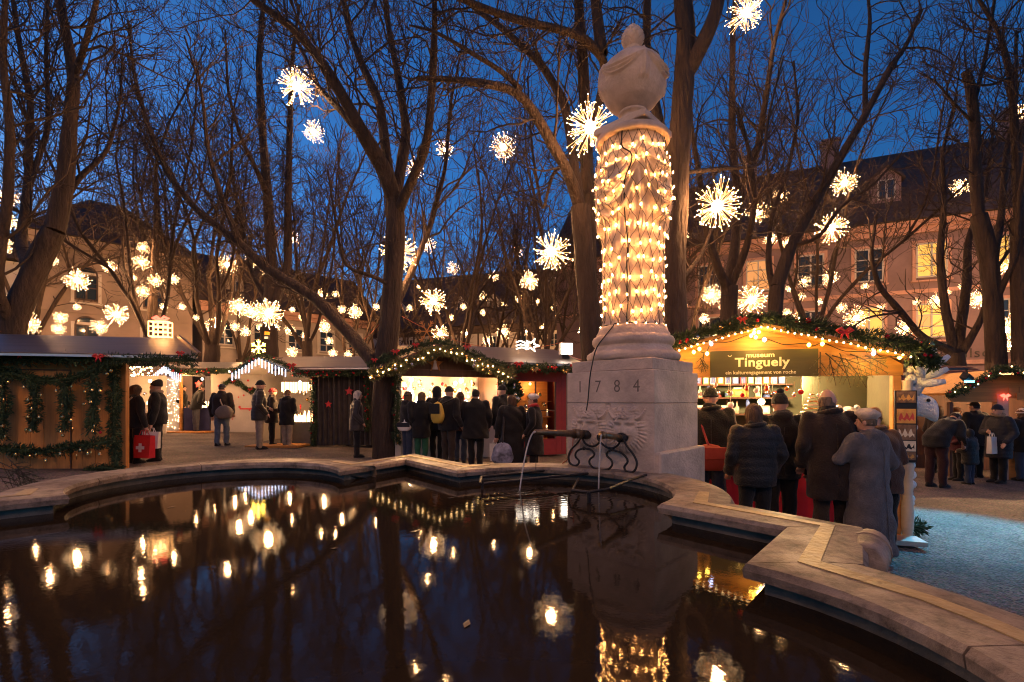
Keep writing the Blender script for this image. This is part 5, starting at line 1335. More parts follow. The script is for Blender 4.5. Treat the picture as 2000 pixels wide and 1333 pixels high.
for k in range(20):
    q = MB().tube([(0, 0, 0), (0, 0, -.3)], .012, 5).build('light_strand', M['e_candle'], hl) if f0 is None else copy_part(f0, hl)
    f0 = f0 or q; q.location = (k*.047, .0, 0); q.scale = (1, 1, random.uniform(.7, 1.1))
wl = thing('work_lamp', 'bright lamp under the canopy of the curtained hut', 'lamp', L3(.6, .55, 2.0)); MB().ball((0, 0, 0), .045, 8, 6).build('bulb', M['e_white'], wl); point_light('lamp', (0, -.85, -.12), 62, (1, .52, .2), .1, wl)
# ---------------------------------------------------------------- white-walled back hut
h2, X2 = hut('market_hut', 'far white-walled hut with red poinsettias, icicle-lit gable and blue counter', (-12.8, 17.5), 0.0)
L2_ = lambda x, y, z: X2@Vector((x, y, z)); g2 = gz(-11)
bx('white_wall', M['canvas_white'], h2, 1.9, 0, g2, 4.3, .06, 2.42); bx('back_wall', M['canvas_white'], h2, .8, 1.4, g2, 2, 1.45, 2.4); bx('light_wall', M['canvas_grey'], h2, .0, .1, g2, .78, .15, 2.3)
bx('counter', M['blue_cloth'], h2, .95, -.05, g2, 1.88, .4, 1.2); bx('wooden_post', M['wood_orange'], h2, .79, -.05, g2, .86, .05, 2.3)
slab('roof_panel', M['metal_roof'], h2, [(.6, -.4, 2.60), (4.5, -.4, 2.60), (4.2, .9, 2.92), (.4, .9, 2.92)], .05)
slab('gable_roof', M['canvas_white'], h2, [(-.08, -.4, 2.38), (-.08, .9, 2.38), (.52, .9, 2.76), (.52, -.4, 2.76)][::-1], .04)
slab('gable_roof', M['canvas_white'], h2, [(.525, -.4, 2.76), (.525, .9, 2.76), (1.15, .9, 2.38), (1.15, -.4, 2.38)][::-1], .04)
bx('red_band', M['red'], h2, 2.95, -.012, 1.13, 3.55, -.002, 1.18)
bx('duckboard', M['wood'], h2, .3, -.7, g2+.01, 2.1, -.06, g2+.06)
f0 = None
for k in range(26):
    x = r_.uniform(2.0, 4.25); z = r_.uniform(.7, 2.35); p = star_shape(h2, (0, 0, 0), .05, M['red'], .01, 'poinsettia', n=6, inner_=.6) if f0 is None else copy_part(f0, h2)
    f0 = f0 or p; p.location = (x, -.013, z); p.scale = (r_.uniform(.6, 1.3),)*3
garland('dark fir garland swooping over the white wall of the far back hut', [L2_(2.4, -.08, 2.02), L2_(2.65, -.08, 2.2), L2_(2.95, -.08, 2.1), L2_(3.25, -.08, 1.85), L2_(3.6, -.08, 1.78), L2_(3.8, -.08, 1.9)], .11, 1000, 41, bows=[(L2_(3.4, -.15, 1.85), .08, M['red']), (L2_(2.8, -.15, 2.15), .08, M['red'])])
garland('fir garland with red bows under the eaves of the far white hut', [L2_(.5, -.45, 2.72), L2_(1.1, -.45, 2.45), L2_(2.2, -.45, 2.5), L2_(4.3, -.45, 2.5)], .10, 900, 42, rnd=24, rset=(.035,), rmats=[RB, RB, G])
icicles('blue-white icicle lights under the gable of the far white hut', X2, [(-.05, 2.36), (.52, 2.72), (1.12, 2.36)], -.46, .28)
cl = thing('light_net', 'net of tiny warm lights on the grey wall of the far white hut', 'string lights', L2_(.02, .06, .3))
mb = MB()
for k in range(110): mb.octa((r_.uniform(.0, .74), 0, r_.uniform(0, 1.95)), .012)
mb.build('bulb_tips', M['e_tiny'], cl)['kind'] = 'stuff'; MB().tube([(0, .02, 0), (.74, .02, 1.9)], .006, 4).build('cord', M['cord'], cl)
rs = star_shape(None, (0, 0, 0), .15, M['red'], .03, 'red_star'); rs.location = L2_(1.45, -.0, 2.05); tag(rs, 'red star hanging over the blue counter of the far white hut', 'decoration')
for k in range(6):
    o = thing('candle_holder', ORD[k]+' glowing candle from the left on the blue counter', 'candle', L2_(1.1+.13*k, .15, 1.203), 0, 'candles on the blue counter'); MB().lathe([(.04, 0), (.045, .1), (.02, .22)], 8).build('shade', M['e_candle'], o); MB().lathe([(.05, -.003), (.05, -.0005)], 8).build('base', M['white'], o)
wl = thing('work_lamp', 'bright lamp in the far white hut over the blue counter', 'lamp', L2_(1.4, .3, 2.25)); MB().ball((0, 0, 0), .045, 8, 6).build('bulb', M['e_white'], wl); point_light('lamp', (0, -.7, -.1), 42, (1, .52, .2), .1, wl)
wl = thing('work_lamp', 'lamp under the eaves lighting the poinsettia wall of the far white hut', 'lamp', L2_(3.1, -.9, 2.45)); MB().ball((0, 0, 0), .03, 8, 6).build('bulb', M['e_white'], wl); MB().tube([(0, 0, 0), (0, .5, .03)], .01, 5).build('arm', M['cord'], wl); point_light('lamp', (0, -.35, -.1), 28, (1, .52, .2), .1, wl)
# ---------------------------------------------------------------- fairy-lit hut behind the timber hut
h0, X0 = hut('market_hut', 'small hut with string lights just right behind the dark timber hut', (-12.6, 15.4), 5.0)
L0 = lambda x, y, z: X0@Vector((x, y, z)); g0 = gz(-12)
bx('counter', M['wood_dark'], h0, -.4, 0, g0, .9, .4, 1.05); bx('back_wall', M['canvas_white'], h0, -.4, .9, g0, .95, .95, 2.3)
slab('roof_panel', M['wood_dark'], h0, [(-.3, -.4, 2.3), (1.3, -.4, 2.3), (1.1, .8, 2.8), (-.1, .8, 2.8)], .06)
sl = thing('string_lights', 'cluster of round warm bulbs over the roof of the small hut behind the timber hut', 'string lights', L0(0, -.45, 2.3)); f0 = None
for k in range(70):
    f = r_.random(); p = (-.1+1.55*f, -.02-.02*k/70, -.15+.28*f+r_.uniform(-.12, .16)); q = bauble(sl, p, .028, M['e_warm'], 'bulb')
MB().tube([(-.1, 0, -.1), (.7, 0, .02), (1.45, 0, .15)], .008, 4).build('cord', M['cord'], sl)
for k in range(10): 
    o = bauble(None, L0(.1+.11*k, .5, r_.uniform(1.3, 2.0)), .06, r_.choice([G, SV, M['e_candle']]), 'bauble'); o.name = 'ornament'; tag(o, ORD[k]+' shiny ornament from the left inside the small string-lit hut', 'ornament', 'ornaments in the small hut')  # some baubles emit light themselves to look lamp-lit; they are no lamps
wl = thing('work_lamp', 'lamp in the small hut behind the timber hut', 'lamp', L0(.7, .5, 2.1)); MB().ball((0, 0, 0), .05, 8, 6).build('bulb', M['e_white'], wl); point_light('lamp', (0, -.7, -.1), 60, (1, .5, .18), .1, wl)

# ---------------------------------------------------------------- museum hut on the right
O5 = Vector((1.55, 6.33, 0)); W5 = 3.0
h5, X5 = hut('market_hut', 'orange wooden museum hut with olive sign board, crimson counter front and garlanded gable', (1.55, 6.33), -16.75)
L5 = lambda x, y, z: X5@Vector((x, y, z)); I5 = X5.inverted(); g5 = gz(3)-.02
def l5(px, py, y):
    """point on the plane at depth y of the hut seen at a pixel of the survey"""
    n = (X5.to_3x3()@Vector((0, 1, 0))); return I5@rayplane(px, py, L5(0, y, 0), n)
EZ, RZ = 1.93, 2.36
def roof_z(x): return EZ+(RZ-EZ)*(1-abs(x-1.5)/1.62)
# gable boards: horizontal pine planks, each its own part
zb = 1.74; r_ = random.Random(9)
for k in range(5):
    z0 = zb+.118*k; z1 = z0+.115
    def half(z): return 1.5 if z < roof_z(0)-.03 else max(.02, 1.62*(1-(z+.035-EZ)/(RZ-EZ)))
    a, b_ = min(1.5, half(z0)), min(1.5, half(z1))
    if z1 > RZ-.04: z1 = RZ-.045; b_ = max(.02, half(z1))
    if z1 <= z0+.01: break
    y = r_.uniform(-.004, .004)
    MB().extr([(1.5-a, y, z0), (1.5+a, y, z0), (1.5+b_, y, z1), (1.5-b_, y, z1)], (0, .035, 0)).build('plank', M['wood_orange'], h5)
MB().extr([(0, .04, zb), (3, .04, zb), (3, .04, roof_z(0)-.05), (1.5, .04, RZ-.05), (0, .04, roof_z(0)-.05)], (0, .02, 0)).build('gable_backing', M['wood_dark'], h5)
slab('roof_panel', M['wood_orange'], h5, [(-.12, -.28, EZ), (-.12, 2.3, EZ), (1.5, 2.3, RZ), (1.5, -.28, RZ)][::-1], .05)
slab('roof_panel', M['wood_orange'], h5, [(1.504, -.28, RZ), (1.504, 2.3, RZ), (3.12, 2.3, EZ), (3.12, -.28, EZ)][::-1], .05)
bx('left_post', M['wood_orange'], h5, 0, .0, g5, .09, .09, zb-.003, .006)
bx('right_post', M['wood_orange'], h5, 2.90, .0, g5, 2.985, .09, zb-.003, .006)
M['side_green'] = pm('dark_green_panel', (.10, .10, .06), .7, .15, 3, .1, 30)
def pad(a, b_):
    z = g5+.03+1.75*b_; th = a*2*PI; rr = 1+.10*math.sin(z*11)+.05*math.sin(z*31)
    return (3.03+.052*rr*math.cos(th), -.02+.06*rr*math.sin(th), z)
V, F = grid_mesh(pad, 14, 60, True); link_mesh('padded_strip', V, F, pm('cream_padding', (.62, .52, .40), .9, .12, 6, .4, 20), h5, True)
bx('side_wall', M['side_green'], h5, 2.94, .1, g5, 2.99, 2.2, 1.9); bx('side_wall', M['wood_orange'], h5, .01, .1, g5, .06, 2.2, 1.9)
bx('back_wall', pm('grey_green_board', (.11, .125, .08), .7, .15, 3, .1, 30), h5, .06, 1.85, g5, 2.94, 1.9, 2.0)
bx('side_panel', pm('grey_green_panel', (.10, .115, .07), .7, .15, 3, .1, 30), h5, 2.2, .82, .93, 2.935, .85, 1.9)
bx('duckboard', M['wood'], h5, .3, -.3, g5+.01, 2.95, -.04, g5+.05)
bx('grey_ramp', M['metal_trim'], h5, 2.75, -.42, g5+.02, 3.05, -.16, g5+.07)
def ccf(a, b_):
    x = .1+2.79*a; return (x, .005+.008*math.sin(x*19)*(1-b_)+.004*math.sin(x*53), g5+.05+(.90-g5-.05)*b_)
V, F = grid_mesh(ccf, 90, 4); link_mesh('counter_cloth', V, F, M['red_cloth'], h5, True)
bx('counter', M['wood_dark'], h5, .1, .05, g5, 2.89, .62, .895); bx('counter_top', M['red_cloth'], h5, .09, -.01, .9, 2.9, .66, .925, .006)
for z in (1.25, 1.50, 1.70): bx('shelf', M['wood_dark'], h5, .1, 1.45, z-.02, 2.24, 1.84, z)
bx('shelf_upright', M['wood_dark'], h5, .62, 1.46, .9, .65, 1.83, 1.9)
# sign board with lettering
s0 = l5(1387, 738, -.05); s1 = l5(1598, 681, -.05)
sg = thing('sign_board', 'olive green sign board with cream lettering across the gable of the museum hut', 'sign', L5(s0.x, -.06, s0.z), R(-16.75))
sw, shh = s1.x-s0.x, s1.z-s0.z
MB().bbox(0, 0, 0, sw, .025, shh, .004).build('board', M['sign_green'], sg)
text_mesh('lettering', 'museum', shh*.25, M['cream'], sg, (sw*.475, -.002, shh*.735), (R(90), 0, 0), .002, shh*.003, 'CENTER', 1.15)
text_mesh('lettering', 'Tinguely', shh*.46, M['cream'], sg, (sw*.49, -.002, shh*.40), (R(90), 0, 0), .002, shh*.011, 'CENTER', 1.1, 1.06)
text_mesh('lettering', 'ein kulturengagement von roche', shh*.19, M['cream'], sg, (sw*.475, -.002, shh*.11), (R(90), 0, 0), .002, shh*.002, 'CENTER', .9, 1.05)
mb = MB(); mb.tube([(sw*.172, -.004, shh*.83), (sw*.182, -.004, shh*.78), (sw*.20, -.004, shh*.79), (sw*.205, -.004, shh*.84)], .004, 5); mb.build('logo_squiggle', M['cream'], sg)
# verge garlands and lights
rv = lambda x, y, dz: L5(x, y, roof_z(x)+dz)
garland('thick fir garland over the whole roof verge of the museum hut', [rv(x, -.30, .07+.015*math.sin(x*9)) for x in np.linspace(-.15, 3.12, 14)], .072, 1700, 51, rnd=16, rset=(.022, .03), rmats=[SV, RB, G], bows=[(rv(1.28, -.4, .09), .06, M['red']), (rv(2.3, -.4, .06), .09, M['red'])])
garland('fir garland bunch hanging over the right eave corner of the museum hut', [L5(2.95, -.28, EZ+.05), L5(3.1, -.3, EZ-.02), L5(3.17, -.28, EZ-.10)], .115, 2400, 52, rnd=3, rset=(.02,), rmats=[RB])
fl5 = thing('string_lights', 'string of small warm bulbs under the roof verge of the museum hut', 'string lights', rv(-.1, -.3, -.04)); b0 = fl5.location.copy()
pts = [rv(x, -.31, -.035-.012*abs(math.sin(x*8)))-b0 for x in np.linspace(-.1, 3.0, 46)]
MB().tube(pts, .005, 5).build('cord', M['cord'], fl5)
for p in pts: bauble(fl5, p+Vector((0, -.012, -.012)), .0105, M['e_warm'], 'bulb')
bigs = [(1355, 688, 'y'), (1366, 682, 'y'), (1381, 691, 'y'), (1389, 672, 'b'), (1467, 656, 'y'), (1473, 650, 'y'), (1482, 649, 'y'), (1476, 659, 'y'), (1493, 664, 'b'), (1580, 674, 'y'), (1606, 672, 'y'), (1706, 691, 'b'), (1757, 698, 'y')]
bl5 = thing('string_lights', 'black cable with large yellow and blue-white bulbs on the gable of the museum hut', 'string lights', L5(0, -.12, 1.9)); b0 = bl5.location.copy(); pts = []
for px, py, c_ in bigs:
    p = L5(0, 0, 0)+X5.to_3x3()@l5(px, py, -.14)-b0; bauble(bl5, p, .022, M['e_yellow'] if c_ == 'y' else M['e_blue'], 'bulb'); pts.append(p+Vector((0, .01, .025)))
mids = []
for a, b_ in zip(pts, pts[1:]): mids += [a, a.lerp(b_, .5)+Vector((0, .05, -.05))]
mids.append(pts[-1]); pa, _ = resample([tuple(p) for p in mids], [1]*len(mids), .03); MB().tube(pa.tolist(), .005, 5).build('cable', M['cord'], bl5)
point_light('lamp', tuple(L5(1.5, -.30, 2.16)-b0), 12, (1, .58, .14), .05, bl5)
point_light('lamp', tuple(L5(2.6, -.30, 1.88)-b0), 7, (1, .58, .14), .05, bl5)
point_light('lamp', tuple(L5(.5, -.30, 1.88)-b0), 7, (1, .58, .14), .05, bl5)
# fir branches hanging right of the sign
def fir_branch(label, p0, direction, L, seed, group=None):
    r_ = random.Random(seed); o = thing('fir_branch', label, 'branch', p0, 0, group); d = Vector(direction).normalized()
    st = MB(); nd = []
    def twig(a, dd, ln, r0, lvl):
        pts = [a]; q = dd.copy()
        for k in range(6):
            q = (q+Vector((0, 0, -.06))).normalized(); pts.append(pts[-1]+q*ln/6)
        st.tube(pts, [r0*(1-.1*k) for k in range(7)], 4)
        for k in range(int(ln/.012)):
            f = r_.uniform(.05, 1); i = min(5, int(f*6)); p = pts[i].lerp(pts[i+1], f*6-i); t_ = (pts[i+1]-pts[i]).normalized()
            s_ = t_.cross(Vector((0, 1, .3))).normalized()*(1 if k % 2 else -1)
            nd.append((p, (t_*.7+s_+Vector((r_.uniform(-.2, .2), r_.uniform(-.4, .2), r_.uniform(-.2, .2)))).normalized()*r_.uniform(.025, .04)))
        if lvl:
            for k in range(5):
                f = .2+.15*k; i = min(5, int(f*6)); p = pts[i]; t_ = (pts[i+1]-pts[i]).normalized(); s_ = t_.cross(Vector((0, 1, .2))).normalized()*(1 if k % 2 else -1)
                twig(p, (t_*.8+s_*.8).normalized(), ln*(.55-.07*k), r0*.6, lvl-1)
    twig(Vector((0, 0, 0)), d, L, .007, 1); st.build('stem', M['twig'], o)
    V = []; F = []
    for p, v in nd:
        w = v.cross(Vector((0, 1, 0))); w = (w.normalized() if w.length > 1e-6 else Vector((1, 0, 0)))*.0028; k = len(V)
        V += [p-w, p+w, p+v]; F.append((k, k+1, k+2))
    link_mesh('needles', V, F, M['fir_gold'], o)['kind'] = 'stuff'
    return o
ex5 = X5.to_3x3()
for i, (px, py, dx, dz, L) in enumerate([(1612, 690, .5, -.5, .38), (1625, 695, .9, -.25, .5), (1640, 690, .25, -.9, .42), (1602, 688, -.05, -1, .36), (1660, 692, .8, -.35, .42), (1650, 700, .5, -.7, .40), (1690, 695, .5, -.25, .25), (1375, 690, -.15, -.9, .25), (1368, 700, .3, -.7, .2), (1620, 700, .15, -.8, .33)]):
    lab = ['fir branch just right of the sign', 'long fir branch sweeping to the right of the sign', 'fir branch hanging steeply over the panel right of the sign', 'fir branch close beside the right edge of the sign', 'upper right fir branch under the roof slope', 'fir branch dipping over the grey-green panel', 'short fir branch nearest the right corner', 'fir branch left of the sign, pointing down', 'small fir branch beside the column, left of the sign', 'middle fir branch of those hanging right of the sign'][i]
    fir_branch(lab+' on the museum hut', L5(0, 0, 0)+ex5@l5(px, py, -.08), ex5@Vector((dx, -.15, dz)), L, 60+i, 'fir branches on the museum hut')
# lamps inside
for x, lab, pw in ((.75, 'left work lamp inside the museum hut', 90), (2.05, 'right work lamp inside the museum hut', 100)):
    wl = thing('work_lamp', lab, 'lamp', L5(x, .75, 1.83)); MB().ball((0, 0, 0), .045, 10, 6).build('bulb', M['e_white'], wl, True); MB().tube([(0, 0, .04), (0, 0, .2)], .008, 5).build('cord', M['cord'], wl); point_light('lamp', (0, 0, -.08), pw, (1, .62, .28), .07, wl)
# goods -------------------------------------------------------------
r_ = random.Random(21)
gc = [pm('goods_red', (.5, .06, .05), .5, .3, 14, 0), pm('goods_blue', (.08, .14, .4), .5, .3, 14, 0), pm('goods_cream', (.7, .6, .45), .6, .2, 14, 0), pm('goods_amber', (.6, .3, .07), .5, .3, 14, 0), pm('goods_white', (.75, .72, .68), .6, .1, 14, 0), pm('goods_green', (.12, .3, .14), .6, .3, 14, 0)]
GG = 'goods on the museum hut shelves'
for k in range(12):
    w = .085; x = .95+k*.105; m_ = gc[(k*3+1) % 6]
    o = thing('boxed_toy', ORD[k]+' small boxed toy from the left on the museum hut top shelf', 'box', L5(x, 1.5, 1.702), R(-16.75), 'boxed toys on the top shelf')
    MB().bbox(-w/2, 0, 0, w/2, .06, .13, .003).build('carton', gc[(k*5) % 6], o); bx('printed_panel', m_, o, -w/2+.012, -.003, .015, w/2-.012, -.0005, .11)
for k, (x, z, nm, mt) in enumerate(((.78, 1.505, 'blue carton', 1), (1.0, 1.255, 'framed picture card with toy drawing', 4), (1.28, 1.255, 'white card with drawing', 4), (.45, 1.255, 'red tartan box', 0), (1.52, 1.505, 'amber box', 3), (1.85, 1.255, 'cream picture card', 2))):
    o = thing('gift_box', nm+' on the shelves of the museum hut', 'box', L5(x, 1.48, z), R(-16.75)); MB().bbox(-.09, 0, 0, .09, .05, .12, .004).build('carton', gc[mt], o); bx('printed_panel', gc[(mt+2) % 6], o, -.06, -.003, .02, .06, -.0005, .09)
def hang(label, px, py, y, kind, s, mt, thread=.25):
    p = L5(0, 0, 0)+ex5@l5(px, py, y); o = thing('hanging_ornament', label, 'ornament', p)
    MB().tube([(0, 0, s*.8), (0, 0, s*.8+thread)], .003, 4).build('thread', M['cream'], o)
    if kind == 'ball': MB().ball((0, 0, 0), s, 12, 8).build('ball', mt, o, True)
    elif kind == 'bear':
        mb = MB(); mb.lathe([(.001, -s*1.6), (s*.7, -s*1.4), (s*.75, -s*.4), (s*.35, 0), (s*.5, s*.4), (s*.35, s*.9), (.001, s)], 10); mb.build('figure', mt, o, True)
        for z in (-1.2, -.7, -.2): MB().lathe([(s*.78, z*s), (s*.80, z*s+s*.12), (s*.78, z*s+s*.24)], 10).build('stripe', M['red'], o)
    elif kind == 'tree':
        for q in range(6): MB().lathe([(.001, -s+q*.32*s), (s*(1-.15*q), -s+q*.32*s), (s*(.9-.15*q), -s+.12*s+q*.32*s), (.001, -s+.13*s+q*.32*s)], 16).build('tier', G if q % 2 else gc[2], o, True)
    elif kind == 'lamp': MB().lathe([(.001, -s), (s*.6, -s*.8), (s, 0), (s*.6, s*.7), (.001, s*.9)], 12).build('glass', M['e_candle'], o, True)
    return o
hang('round white felt ornament hanging near the left of the museum counter, upper', 1426, 768, .35, 'ball', .038, gc[4]); hang('round white ornament below the upper felt one at the left of the museum counter', 1427, 791, .35, 'ball', .04, gc[4], .1)
hang('lowest left white ball of the hanging string in the museum hut', 1420, 801, .33, 'ball', .033, gc[4], .1); hang('lowest right white ball of the hanging string in the museum hut', 1431, 802, .36, 'ball', .033, gc[4], .1)
hang('striped yellow hanging figure, left of the two in the museum hut', 1458, 755, .5, 'bear', .04, gc[3]); hang('striped yellow hanging figure, right of the two in the museum hut', 1497, 755, .5, 'bear', .04, gc[3])
hang('clear glass drop ornament hanging in the museum hut middle', 1551, 772, .5, 'ball', .03, SV, .15); hang('tiered golden hanging tree ornament in the museum hut', 1586, 785, .45, 'tree', .14, G, .1)
hang('glowing glass lantern hanging above the shelf behind the beanie man', 1487, 785, .8, 'lamp', .05, G, .2); hang('small white ornament hanging left behind the column', 1398, 752, .5, 'ball', .028, gc[4], .05); hang('red hanging ornament at the left end of the museum hut', 1385, 770, .5, 'ball', .02, M['red'], .15)
for k in range(14):
    o = thing('mug', ORD[k]+' small mug from the left on the museum hut counter', 'goods', L5(.42+.085*k, .12+.12*(k % 3), .926), R(-16.75), 'goods crowded on the museum counter'); h_ = r_.uniform(.06, .12)
    MB().lathe([(.03, 0), (.032, h_), (.028, h_), (.026, .01)], 12).build('cup', gc[k % 6], o, True); MB().tube([(.03, 0, h_*.8), (.05, 0, h_*.7), (.05, 0, h_*.35), (.03, 0, h_*.25)], .005, 5).build('handle', gc[k % 6], o)
o = thing('picture_card', 'white card with green dinosaur leaning on the left of the museum counter', 'card', L5(0, 0, 0)+ex5@l5(1424, 862, .03), R(-16.75)); bx('card', gc[4], o, -.05, 0, 0, .05, .008, .13); 
mb = MB(); mb.extr([(-.035, -.003, .05), (-.015, -.003, .045), (0, -.003, .05), (.03, -.003, .05), (.035, -.003, .06), (.0, -.003, .075), (-.02, -.003, .065)], (0, .002, 0)); mb.build('dinosaur_print', gc[5], o)
# crowded shelves
kinds = ['bottle', 'tin', 'figurine', 'book', 'snow_globe']
for row, (z, y0) in enumerate(((1.252, 1.5), (1.502, 1.5))):
    for k in range(15):
        x = .16+.135*k
        if row == 0 and .85 < x < 1.4: continue
        kd = kinds[(k*2+row*3) % 5]; ci = (k*5+row*2) % 6; cn = ['red', 'blue', 'cream', 'amber', 'white', 'green'][ci]
        o = thing(kd, '%s %s on the %s shelf of the museum hut, %s along' % (cn, kd.replace('_', ' '), ('lower', 'middle')[row], ORD[k]), 'goods', L5(x, y0+r_.uniform(0, .12), z), R(-16.75), GG)
        s_ = r_.uniform(.85, 1.2)
        if kd == 'bottle': MB().lathe([(.03, 0), (.032, .09*s_), (.012, .13*s_), (.012, .17*s_)], 10).build('glass', gc[ci], o, True); MB().lathe([(.013, .171*s_), (.013, .19*s_)], 8).build('cap', M['cream'], o)
        elif kd == 'tin': MB().lathe([(.045, 0), (.045, .09*s_)], 14).build('can', gc[ci], o, True); MB().lathe([(.0455, .025), (.0455, .065)], 14).build('printed_label', gc[(ci+2) % 6], o)
        elif kd == 'figurine': MB().lathe([(.04, 0), (.035, .05*s_), (.02, .10*s_), (.03, .14*s_), (.02, .18*s_), (.002, .2*s_)], 10).build('figure', gc[ci], o, True); MB().lathe([(.045, -.001), (.045, .012)], 10).build('base', M['wood'], o)
        elif kd == 'book': MB().bbox(-.055, 0, 0, .055, .02, .15*s_, .002).build('cover', gc[ci], o); MB().box(-.04, -.003, .05, .04, -.0005, .11).build('printed_panel', gc[(ci+3) % 6], o)
        else: MB().ball((0, 0, .075), .05, 12, 8).build('globe', SV, o, True); MB().lathe([(.05, 0), (.045, .035)], 12).build('base', gc[ci], o)
for k in range(13):
    x = .2+.17*k; z = 1.6-.02*(k*7 % 5)
    hang('%s ornament of the hanging row in the front of the museum hut, %s from left' % (['white', 'silver', 'gold', 'red'][k % 4], ORD[k]), 1000, 1000, .3, 'ball', .022+.006*(k % 3), [gc[4], SV, G, RB][k % 4], 1.70-z).location = L5(x, .28+.05*(k % 3), z)
for k in range(10):
    o = thing('card_stack', '%s stack of cards from the left along the middle of the museum counter' % ORD[k], 'goods', L5(.75+.135*k, .3+.1*(k % 3), .926), R(-16.75+r_.uniform(-15, 15)), 'goods crowded on the museum counter')
    for q in range(3): MB().bbox(-.05, -.035, .02*q+.0005, .05, .035, .02*q+.0185, .002).build('card_block', gc[(k+q*2) % 6], o)
# plush heap at the right
def plush(label, p, s, seed, mats):
    o = thing('plush_toy', label, 'plush toy', p, R(-16.75)); nm = mats[0]
    mb = MB(); mb.ball((0, 0, s*.55), s*.6, 14, 10); mb.build('body', nm, o, True); mb = MB(); mb.ball((0, -s*.25, s*1.25), s*.42, 14, 10); mb.build('head', nm, o, True)
    for sx in (-1, 1): MB().ball((sx*s*.36, -s*.2, s*1.6), s*.14, 8, 6).build('ear', nm, o, True); MB().ball((sx*s*.13, -s*.62, s*1.33), s*.045, 6, 5).build('eye', M['black'], o, True)
    MB().ball((0, -s*.66, s*1.18), s*.10, 8, 6).build('nose', M['red'], o, True)
    for sx in (-1, 1): MB().tube([(sx*s*.45, 0, s*.75), (sx*s*.75, -s*.3, s*.45)], [s*.2, s*.17], 8).build('arm', nm, o, True)
    return o
plush('big white plush toy with red nose heaped on the right of the museum counter', L5(2.62, .55, .93), .27, 1, [M['fluff']]); plush('smaller white plush toy left of the big one on the museum counter', L5(2.32, .42, .93), .20, 2, [M['fluff']]); plush('plush toy at the far right front of the heap on the museum counter', L5(2.78, .3, .93), .17, 3, [M['fluff']])
# postcard rack on the right post
rk = thing('postcard_rack', 'black rack of printed cards fixed to the right post of the museum hut', 'rack', L5(0, 0, 0)+ex5@l5(1748, 903, -.10), R(-16.75))
w_ = .205; bx('panel', M['black'], rk, 0, 0, 0, w_, .025, .80)
cm = [gc[3], pm('card_brown', (.2, .11, .06), .5, .5, 20, 0), gc[0], gc[2], gc[1]]
for k, (z, h_) in enumerate(((.03, .085), (.125, .115), (.25, .17), (.435, .16), (.665, .125))):
    c_ = bx('card', [cm[1], gc[2], cm[1], gc[3], cm[1]][k], rk, .015, -.012, z, w_-.015, -.003, z+h_)
    mb = MB(); n = 10
    mb.extr([(.03+.145*q/n, -.014, z+h_*(.25+.1*math.sin(q*2.1+k))) for q in range(n+1)]+[(.03+.145*(n-q)/n, -.014, z+h_*(.55+.22*math.sin(q*1.7+k*2))) for q in range(n+1)], (0, .0012, 0)); mb.build('picture_print', [gc[3], M['black'], gc[2], gc[0], gc[3]][k], c_)
# moose head and white fluff on the outer corner
mo = thing('moose_head', 'white plush moose head with antlers sticking out from the right corner of the museum hut', 'plush decoration', L5(3.06, .12, 1.42), R(-16.75-8))
def mh(a, b_):
    th = a*2*PI; x = .05+.25*b_; rr = [(0, .10), (.2, .135), (.5, .122), (.75, .128), (.9, .12), (.97, .09), (1, .03)]
    q = float(np.interp(b_, [p[0] for p in rr], [p[1] for p in rr]))
    return (x, q*.8*math.cos(th), -.11*b_*b_+q*1.05*math.sin(th))
V, F = grid_mesh(mh, 20, 22, True); link_mesh('head', V, F, M['fluff'], mo, True)
for sy in (-1, 1):
    mb = MB(); mb.tube([(.08, sy*.05, .08), (.13, sy*.10, .26), (.18, sy*.14, .46)], [.04, .055, .045], 10)
    for (x, z, dx, dz) in ((.13, .22, .19, .02), (.15, .30, .19, .08), (.18, .40, .17, .12), (.18, .44, .04, .17), (.14, .30, -.10, .16)):
        mb.tube([(x, sy*.12, z), (x+dx*.5, sy*.15, z+dz*.35), (x+dx, sy*.16, z+dz)], [.045, .042, .024], 9)
    mb.build('antler', M['fluff'], mo, True)
    MB().tube([(.07, sy*.09, .06), (.03, sy*.17, .08), (.0, sy*.2, .04)], [.03, .035, .008], 7).build('ear', M['fluff'], mo, True)
    MB().ball((.19, sy*.10, .035), .02, 8, 6).build('eye', M['black'], mo, True)
fz = thing('fluff_trim', 'white fluffy trim along the outer right corner of the museum hut', 'trim', L5(3.08, .0, g5)); r_ = random.Random(4)
for k in range(34):
    z = .12+k*.054; q = MB(); s_ = r_.uniform(.035, .06); q.ball((r_.uniform(0, .035), r_.uniform(.02, .10), z), s_, 10, 7); q.build('tuft', M['fluff'], fz, True)
garland('small dark fir tuft on the gravel at the foot of the white fluffy trim', [L5(3.12, .2, g5+.1), L5(3.3, .25, g5+.08)], .09, 1500, 71)
